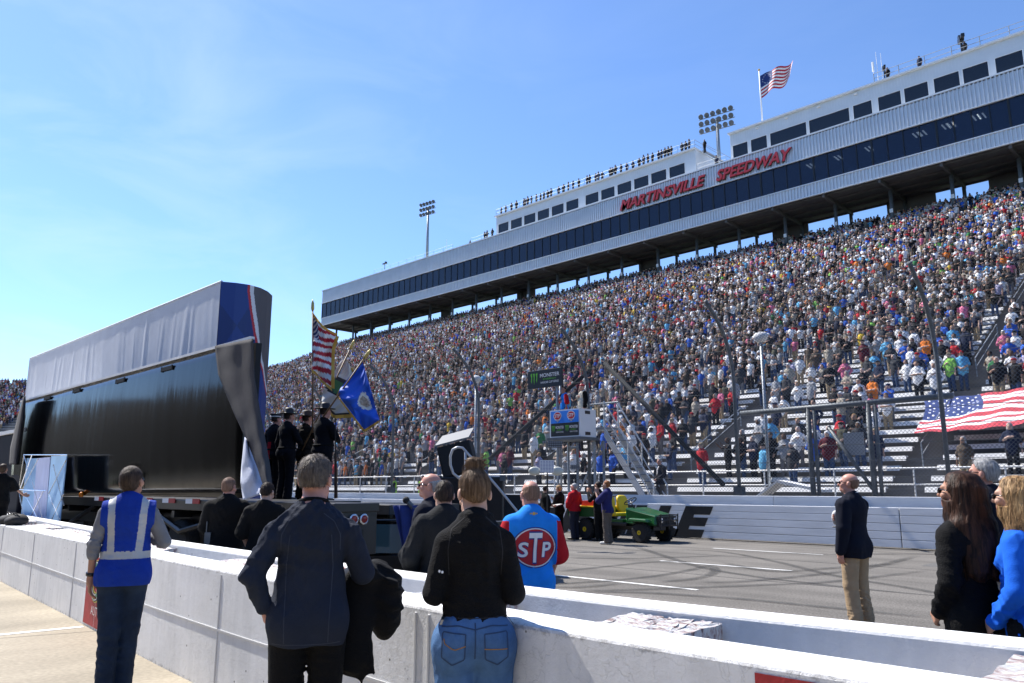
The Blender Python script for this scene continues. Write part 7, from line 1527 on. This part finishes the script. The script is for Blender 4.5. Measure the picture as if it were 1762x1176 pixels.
# ================================================================== CROWD
def spectator_mesh(name, H, b, pose, hat=None, h=.026, fem=False):
    s = H/1.75; J = joints(pose, s, b); HP, hc, Rm = head_prims(J, s, 0, R(4), True, b)
    shirt = torso(J, s, b, .018, bust=.6 if fem else 0); shirt.append(cone(J['wai'], A_(0, 0, .86)*s, (.16*b+.018)*s, (.165*b+.018)*s, .05, .76))
    skin = list(HP)
    for sd in 'RL':
        shirt += arm(J, sd, s, b, .020, pose.get('sl', .5)); skin += arm(J, sd, s, b, 0)
        W, F = J['w'+sd], J['f'+sd]; skin += [cone(W, W+F*.10*s, .034*s, .030*s, .02), cone(W+F*.08*s, W+F*.17*s, .028*s, .020*s, .02)]
    tr = legs(J, s, b, .014, 1.8)
    shoes = []
    for sd in 'RL': a, t = J['a'+sd], J['t'+sd]; shoes.append(cone(a+A_(0, -.02, -.035)*s, t, .05*s, .042*s, .02))
    e = lambda c, r: ell(hc(*c), A_(*r)*s, .02, Rm)
    hair = [e((0, -.018, 1.682), (.083, .098, .084)), e((0, -.045, 1.635), (.078, .066, .07))]
    if fem: hair += [e((0, -.055, 1.56), (.085, .055, .11)), e((.06, -.02, 1.58), (.03, .04, .09)), e((-.06, -.02, 1.58), (.03, .04, .09))]
    if hat: hair = [e((0, -.008, 1.695), (.090, .106, .072)), e((0, .11, 1.685), (.065, .065, .014))]
    groups = [skin, shirt, tr, hair, shoes]
    V, Q = grow([p for g in groups for p in g], h, [lambda P: .004-P[:, 2]], (.010, 15, hash(name) % 97, lambda P: ((P[:, 2] < 1.45*s)).astype(np.float32)))
    C = V[Q].mean(1); D = np.stack([eval_prims(g, C) for g in groups], 1)
    D[:, 0] += .004; D[:, 3] -= .004
    mi = D.argmin(1); q = (C-J['nt'])@Rm/s+A_(0, 0, 1.57)
    if not hat: mi[(mi == 3) & (q[:, 1] > .045) & (q[:, 2] < 1.715)] = 0
    if pose.get('sl', .5) < 1: pass
    return mesh_from(name, V, Q, [M_skin]*5, mi)
POSES = [dict(armR='heart', armL='down', sl=.5), dict(armR='heart', armL='down', sl=1.0), dict(armR='down', armL='down', sl=.5), dict(armR='fold', armL='fold', sl=.5), dict(armR='clasp', armL='clasp', sl=.5), dict(armR='chestcap', armL='down', sl=.55), dict(armR='raise_', armL='raise_', sl=.5), dict(armR='heart', armL='pocket', sl=1.0)]
PTXT = ['with right hand over the heart', 'in long sleeves with hand on heart', 'with both arms at the sides', 'with arms folded', 'with hands clasped low', 'holding one forearm across the chest', 'raising both hands in front', 'with one hand on heart and one at the hip']
PSH = ['hand on heart', 'long sleeves, hand on heart', 'arms down', 'arms folded', 'hands clasped', 'forearm across chest', 'hands raised', 'one hand at hip']
VAR = []
for i, ps in enumerate(POSES):
    for j, (hat, fem, b) in enumerate(((None, False, 1.08), ('cap', False, 1.2), (None, True, .98))):
        VAR.append((spectator_mesh('person', 1.76 if not fem else 1.65, b, ps, hat, .027, fem), i, hat, fem))
SH = dict(black=((.012, .012, .014), 30), charcoal=((.04, .042, .048), 12), grey=((.30, .31, .33), 15), white=((.72, .72, .72), 23), navy=((.015, .022, .05), 11), blue=((.03, .11, .48), 11), red=((.42, .02, .03), 7), maroon=((.10, .015, .025), 3), brown=((.085, .065, .05), 3), olive=((.07, .07, .05), 3), tan=((.36, .32, .26), 5),
          turquoise=((.12, .38, .60), 5), orange=((.65, .18, .03), 2.0), yellow=((.60, .42, .05), 1.0), pink=((.58, .16, .26), 2.2), green=((.03, .17, .06), 1.6), lime=((.22, .5, .10), .7), lilac=((.36, .34, .48), 1.5))
TR = dict(blue_jeans=((.035, .065, .14), 6), dark=((.014, .014, .017), 5), khaki=((.32, .25, .16), 3), grey=((.13, .13, .14), 2))
HR = dict(brown=(.05, .03, .018), dark=(.012, .009, .008), grey=(.33, .33, .33), fair=(.30, .19, .08)); HT = dict(black=(.012, .012, .014), white=(.65, .65, .65), red=(.36, .015, .02), navy=(.012, .02, .07), tan=(.30, .24, .16))
SKN = [(.50, .33, .26), (.44, .28, .21), (.54, .37, .30), (.34, .21, .155), (.14, .085, .06)]
def cm(pre, k, c): return mat('%s_%s' % (pre, k), c, .85, var=.12, vscale=9, spec=.2)
rg = random.Random(77); nrg = np.random.default_rng(77)
def pick(d): ks = list(d); return rg.choices(ks, [d[k][1] for k in ks])[0]
# who stands where
crowd = []
def occ(x, r):
    base = .86
    if r < 2: base = .38 if x < -20 else .10
    elif r < 5: base = .34
    elif r < 9: base = .50
    elif r < 16: base = .70
    elif r < 26: base = .82
    if x < -34 and r < 16: base = min(.88, base+.26)
    if x > -21 and 5 <= r < 22: base *= .80
    if -17 < x < -11.5 and r < 3: base = .55
    if -19 < x < -13.5 and 3 <= r < 14: base *= .55
    if r > 18: base *= 1-.55*max(0, math.sin(x*.23+r*.31)*math.sin(x*.11-r*.19+1))**3
    if r < 24: base *= 1.12+.75*math.sin(x*.55+r*.8)*math.sin(x*.21-r*.5)
    return base
for r in range(1, ROWS):
    x = XL+.3+rg.random()*.4
    while x < XR-1:
        ai = min(range(16), key=lambda i: abs(AISLES[i]-x))
        if abs(x-AISLES[ai]) > .62 or rg.random() < .05:
            if -10.8 < x < -3.6 and 3 <= r <= 9: pass
            elif rg.random() < occ(x, r): crowd.append((x+rg.uniform(-.08, .08), Y0+RUN*r+.12+rg.uniform(-.05, .08), Z0+RISE*r, 0))
        x += .56+rg.uniform(-.03, .05)
for x in np.arange(XL, 3, .55):    # standing along the back rail
    if rg.random() < .9: crowd.append((x+rg.uniform(-.1, .1), Y0+RUN*ROWS+.6+rg.uniform(-.2, .5), Z0+RISE*(ROWS-1)+.25, 0))
for r in range(0, TROWS):
    rad = 32+RUN*r+.12; t = .004
    while t < 1.3:
        if rg.random() < (.88 if r > 6 else .6) and (t < .42 or t > .72): p = arc(t, rad, Z0+RISE*r); crowd.append((p[0], p[1], p[2], t))
        t += .58/rad
cw = np.array(crowd); dd = cw[:, :3]+A_(0, 0, 1.0)-CAMP; wv = dd@fwd; px = CX+F_PX*(dd@rt)/wv; py = CY-F_PX*(dd@upv)/wv
vis = (px > -260) & (px < 2350) & (py > -300) & (py < 880) & (wv > 1); cw, px, py, wv = cw[vis], px[vis], py[vis], wv[vis]
# those behind the big held flag's cloth or nearer things still count; the nearest are individuals
order = np.argsort(np.linalg.norm(cw[:, :3]-CAMP, axis=1)); NI = 224
inside = (px > 0) & (px < 1760) & (py < 850); ind = order[inside[order]][:NI]; rest = np.setdiff1d(order, ind)
def zone(x, y):
    if y > 700 and x > 1560: return 'under the giant held flag'
    if x > 1560: return 'beside the giant held flag'
    if x > 1390: return 'behind the gate frame'
    if x > 1275: return 'left of the gate frame'
    if x > 1130: return 'right of the metal stairs'
    if x > 1010: return 'behind the metal stairs'
    if x > 890: return 'behind the flag stand'
    if x > 770: return 'above the loudspeaker'
    return 'near the stewards'
for k in ind:
    x, y, z, t = cw[k]; me, pi_, hat, fem = rg.choice([v for v in VAR if v[1] in (0, 0, 0, 1, 2, 3, 4, 5, 7)] if rg.random() < .93 else VAR)
    a, b = pick(SH), pick(TR); hk = rg.choice(list(HT)) if hat else rg.choice(list(HR))
    o = bpy.data.objects.new('person', me); COL.objects.link(o); sc_ = rg.uniform(.95, 1.05); o.scale = (sc_*rg.uniform(.96, 1.1), sc_, sc_); o.location = (x, y, z); o.rotation_euler = (0, 0, math.pi-.25+rg.uniform(-.45, .45))
    row = int(round((y-Y0)/RUN))
    rw_ = 'in the lowest rows' if row < 5 else 'a few rows up' if row < 9 else 'some rows higher up'
    lab = '%s, %s shirt, %s trousers, %s %s, %s, %s' % ('woman' if fem else 'man', a, b.replace('_', ' ').replace(' jeans', ' jean').replace('blue jean', 'denim'), hk, 'cap' if hat else 'hair', PSH[pi_], zone(px[k], py[k]))
    if len(lab.split()) > 16: lab = ' '.join(w for w in lab.split() if w not in ('and', 'the', 'in')) 
    tag(o, lab, 'person', 'spectators standing in the bleachers')
    for i, (pre, kk, c) in enumerate((('skin', str(rg.randrange(len(SKN))), None), ('shirt', a, SH[a][0]), ('trousers', b, TR[b][0]), ('hat' if hat else 'hair', hk, (HT if hat else HR)[hk]), ('shoe', 'dark', (.03, .03, .03)))):
        if c is None: c = SKN[int(kk)]
        o.material_slots[i].link = 'OBJECT'; o.material_slots[i].material = cm('crowd_'+pre, kk, c)
# everyone farther away: one mass
def low_person(arms, fem, seed):
    q = random.Random(seed); V, Fc, Pt = [], [], []
    def ring(cx_, cy_, z, rx, ry, n, rot=0): k = len(V); V.extend((cx_+rx*math.cos(2*math.pi*i/n+rot), cy_+ry*math.sin(2*math.pi*i/n+rot), z) for i in range(n)); return k
    def loft(rs, n, part, cap=True):
        for a, b in zip(rs[:-1], rs[1:]):
            for i in range(n): Fc.append((a+i, a+(i+1) % n, b+(i+1) % n, b+i)); Pt.append(part)
        if cap and n == 6: k = rs[-1]; Fc.append((k, k+1, k+2, k+3)); Fc.append((k, k+3, k+4, k+5)); Pt.extend([part]*2)
        if cap and n == 4: k = rs[-1]; Fc.append((k, k+1, k+2, k+3)); Pt.append(part)
    loft([ring(0, 0, .86, .18, .125, 6), ring(0, .01, 1.08, .165, .125, 6), ring(0, 0, 1.32, .20, .125, 6), ring(0, -.01, 1.43, .165, .085, 6), ring(0, 0, 1.50, .06, .06, 6)], 6, 1)
    for sg in (-1, 1): loft([ring(sg*.11, 0, .03, .062, .075, 4, .78), ring(sg*.105, .01, .5, .075, .08, 4, .78), ring(sg*.095, 0, .90, .10, .105, 4, .78)], 4, 2, False)
    loft([ring(0, .03, 1.50, .05, .055, 6), ring(0, .03, 1.57, .072, .082, 6), ring(0, .012, 1.66, .078, .096, 6)], 6, 0, False)
    loft([ring(0, .005, 1.65, .084, .10, 6), ring(0, -.005, 1.72, .074, .088, 6), ring(0, -.005, 1.76, .035, .045, 6)], 6, 3)
    if fem: loft([ring(0, -.05, 1.45, .085, .05, 4, .78), ring(0, -.05, 1.68, .085, .06, 4, .78)], 4, 3)
    for sg, kd in zip((1, -1), arms):
        e, w, f = ARM[kd]; S = Vector((sg*.19, -.01, 1.42)); E = Vector((e[0]*sg, e[1], e[2])); W = Vector((w[0]*sg, w[1], w[2])); Hd = W+Vector((f[0]*sg, f[1], f[2])).normalized()*.14
        def lr(p, d, r):
            d = d.normalized(); a = d.orthogonal().normalized(); b = d.cross(a); k = len(V); V.extend(tuple(p+(a*math.cos(w_)+b*math.sin(w_))*r) for w_ in (0, 1.571, 3.142, 4.712)); return k
        m = S.lerp(E, .75); loft([lr(S, E-S, .065), lr(m, E-S, .056)], 4, 1); loft([lr(m, E-S, .048), lr(E, W-S, .046), lr(W, W-E, .034), lr(Hd, Hd-W, .03)], 4, 0)
    return np.array(V, np.float32), np.array(Fc, np.int32), np.array(Pt)
LOW = [low_person(a, f, i) for i, (a, f) in enumerate(((('heart', 'down'), 0), (('heart', 'down'), 1), (('down', 'down'), 0), (('fold', 'fold'), 0), (('clasp', 'clasp'), 1), (('heart', 'pocket'), 0), (('chestcap', 'down'), 0), (('raise_', 'raise_'), 0), (('heart', 'clasp'), 1)))]
which = nrg.choice(len(LOW), len(rest), p=[.24, .16, .12, .12, .08, .09, .10, .02, .07])
shk = list(SH); shp = np.array([SH[k][1] for k in shk], float); shp /= shp.sum(); shc = np.array([SH[k][0] for k in shk]); trk = np.array([TR[k][0] for k in TR]); trp = np.array([TR[k][1] for k in TR], float); trp /= trp.sum()
hrc = np.array([HR['brown'], HR['dark'], HR['grey'], HR['fair'], HT['black'], HT['white'], HT['red'], HT['navy'], HT['tan']]); skc = np.array(SKN)
AV, AF, AC = [], [], []; base = 0
for li, (V, Fq, Pt) in enumerate(LOW):
    ids = rest[which == li]; n = len(ids)
    if n == 0: continue
    th = np.pi-.25+nrg.uniform(-.5, .5, n); tt = cw[ids, 3]; th = th+tt
    sc_ = nrg.uniform(.91, 1.05, n); wd = sc_*nrg.uniform(.95, 1.18, n); c, s_ = np.cos(th), np.sin(th)
    X = V[None, :, 0]*wd[:, None]; Y = V[None, :, 1]*wd[:, None]; Z = V[None, :, 2]*sc_[:, None]
    W_ = np.stack([cw[ids, 0:1]+X*c[:, None]-Y*s_[:, None], cw[ids, 1:2]+X*s_[:, None]+Y*c[:, None], cw[ids, 2:3]+Z], -1)
    AV.append(W_.reshape(-1, 3)); AF.append((Fq[None]+(np.arange(n)*len(V))[:, None, None]+base).reshape(-1, 4)); base += n*len(V)
    jit = nrg.uniform(.75, 1.2, (n, 1))
    tab = np.stack([skc[nrg.choice(5, n, p=[.34, .3, .22, .1, .04])], shc[nrg.choice(len(shk), n, p=shp)]*jit, trk[nrg.choice(len(trk), n, p=trp)], hrc[nrg.choice(9, n, p=[.2, .14, .14, .1, .14, .1, .07, .06, .05])]], 1)
    AC.append(tab[:, Pt].reshape(-1, 3))
AV, AF, AC = np.concatenate(AV), np.concatenate(AF), np.concatenate(AC)
mc = bpy.data.materials.new('crowd_clothing'); mc.use_nodes = True; n = mc.node_tree.nodes; b = n['Principled BSDF']; b.inputs['Roughness'].default_value = .85; b.inputs['Specular IOR Level'].default_value = .2
at = n.new('ShaderNodeAttribute'); at.attribute_name = 'cloth'; mc.node_tree.links.new(at.outputs['Color'], b.inputs['Base Color'])
me = mesh_from('crowd', AV, AF, [mc], None, False)
print('crowd', len(rest), len(AV), len(me.polygons))
at = me.attributes.new('cloth', 'FLOAT_COLOR', 'FACE'); at.data.foreach_set('color', np.concatenate([AC, np.ones((len(AC), 1))], 1).astype(np.float32).ravel())
o = bpy.data.objects.new('crowd', me); COL.objects.link(o); o['kind'] = 'stuff'; tag(o, 'dense crowd of standing spectators filling the upper bleachers', 'crowd')

# people up on the roofs
def roof_person(x, y, z, label, rzv, group=None):
    me, pi_, hat, fem = rg.choice([v for v in VAR if v[1] in (1, 1, 7, 2)]); o = bpy.data.objects.new('person', me); COL.objects.link(o); o.location = (float(x), float(y), float(z)); o.rotation_euler = (0, 0, rzv); tag(o, label, 'person', group)
    a = rg.choice(['black', 'black', 'charcoal', 'navy', 'black'])
    for i, (pre, kk, c) in enumerate((('skin', '3', SKN[3]), ('shirt', a, SH[a][0]), ('trousers', 'dark', TR['dark'][0]), ('hat' if hat else 'hair', 'dark' if not hat else 'black', HR['dark']), ('shoe', 'dark', (.03, .03, .03)))): o.material_slots[i].link = 'OBJECT'; o.material_slots[i].material = cm('crowd_'+pre, kk, c)
    return o
for cx_ in (65, 88, 120, 150, 187, 194, 212, 232, 252, 276, 293, 315, 337, 373, 398, 408, 432, 455, 486, 532, 545, 572, 592, 610, 655, 668, 688, 717, 742, 775, 808, 840, 862, 888, 915, 936, 955, 972, 990, 1045, 1066, 1085):
    px_ = 840+cx_/3.146; x = float(ony(px_, 365-(cx_/3.146)*.36, YU+.45)[0]); roof_person(x, YU+.45+rg.uniform(0, .4), ZDL, 'dark clothed onlooker standing at the railing on top of the suite box', math.pi+rg.uniform(-.6, .3), 'onlookers on the suite box roof')
for px_, lab, gp in ((809, 'onlooker crouching low at the far end of the lower roof rail', None), (834, 'dark clothed onlooker in a pair at the low roof rail', 'pair on the low roof'), (838, 'dark clothed onlooker in a pair at the low roof rail', 'pair on the low roof'), (847, 'onlooker standing right against the end of the suite box', None)):
    x = float(ony(px_, 405, YB_+.9)[0]); roof_person(x, YB_+.9, ZT+(.1 if px_ != 809 else -.7), lab, math.pi, gp)
for px_, py_, lab in ((1213, 262, 'onlooker in dark clothes high on the stair landing between the roof boxes'), (1233, 278, 'onlooker in dark clothes leaning at the rail beside the light tower')):
    p = ony(px_, py_, YB_+1.2); roof_person(p[0], YB_+1.2, max(ZT, p[2]-.1) if px_ == 1213 else ZT+.1, lab, math.pi-.2)
# camera crew on the press box
for px_, lab, big in ((1526, 'cameraman behind a small black camera at the start of the press box rail', .8), (1583, None, 0), (1664, 'cameraman in black bent behind a large black broadcast camera on the press box', 1.25)):
    x = float(ony(px_, 120, YU+.8)[0])
    roof_person(x, YU+.9, ZDR, lab or 'lone man in dark clothes standing between the two roof cameras', math.pi-.3)
    if big:
        t = thing('broadcast_camera', 'small black camera on a tripod at the start of the press box rail' if big < 1 else 'large black broadcast camera on a pedestal over the press box windows', 'camera', (x-.15, YU+.35, ZDR), R(25)); mb = MB(); mb.tube([(0, 0, 0), (0, 0, 1.25)], .08*big, 8); mb.build('pedestal', M_black, t)
        mb = MB(); mb.box((0, 0, 1.25+.28*big), (.34*big, .75*big, .42*big)); mb.box((0, -.55*big, 1.25+.28*big), (.26*big, .5*big, .28*big)); mb.box((0, .2, 1.25+.62*big), (.3*big, .3*big, .22*big)); mb.build('camera_body', M_black, t, bevel=.02)
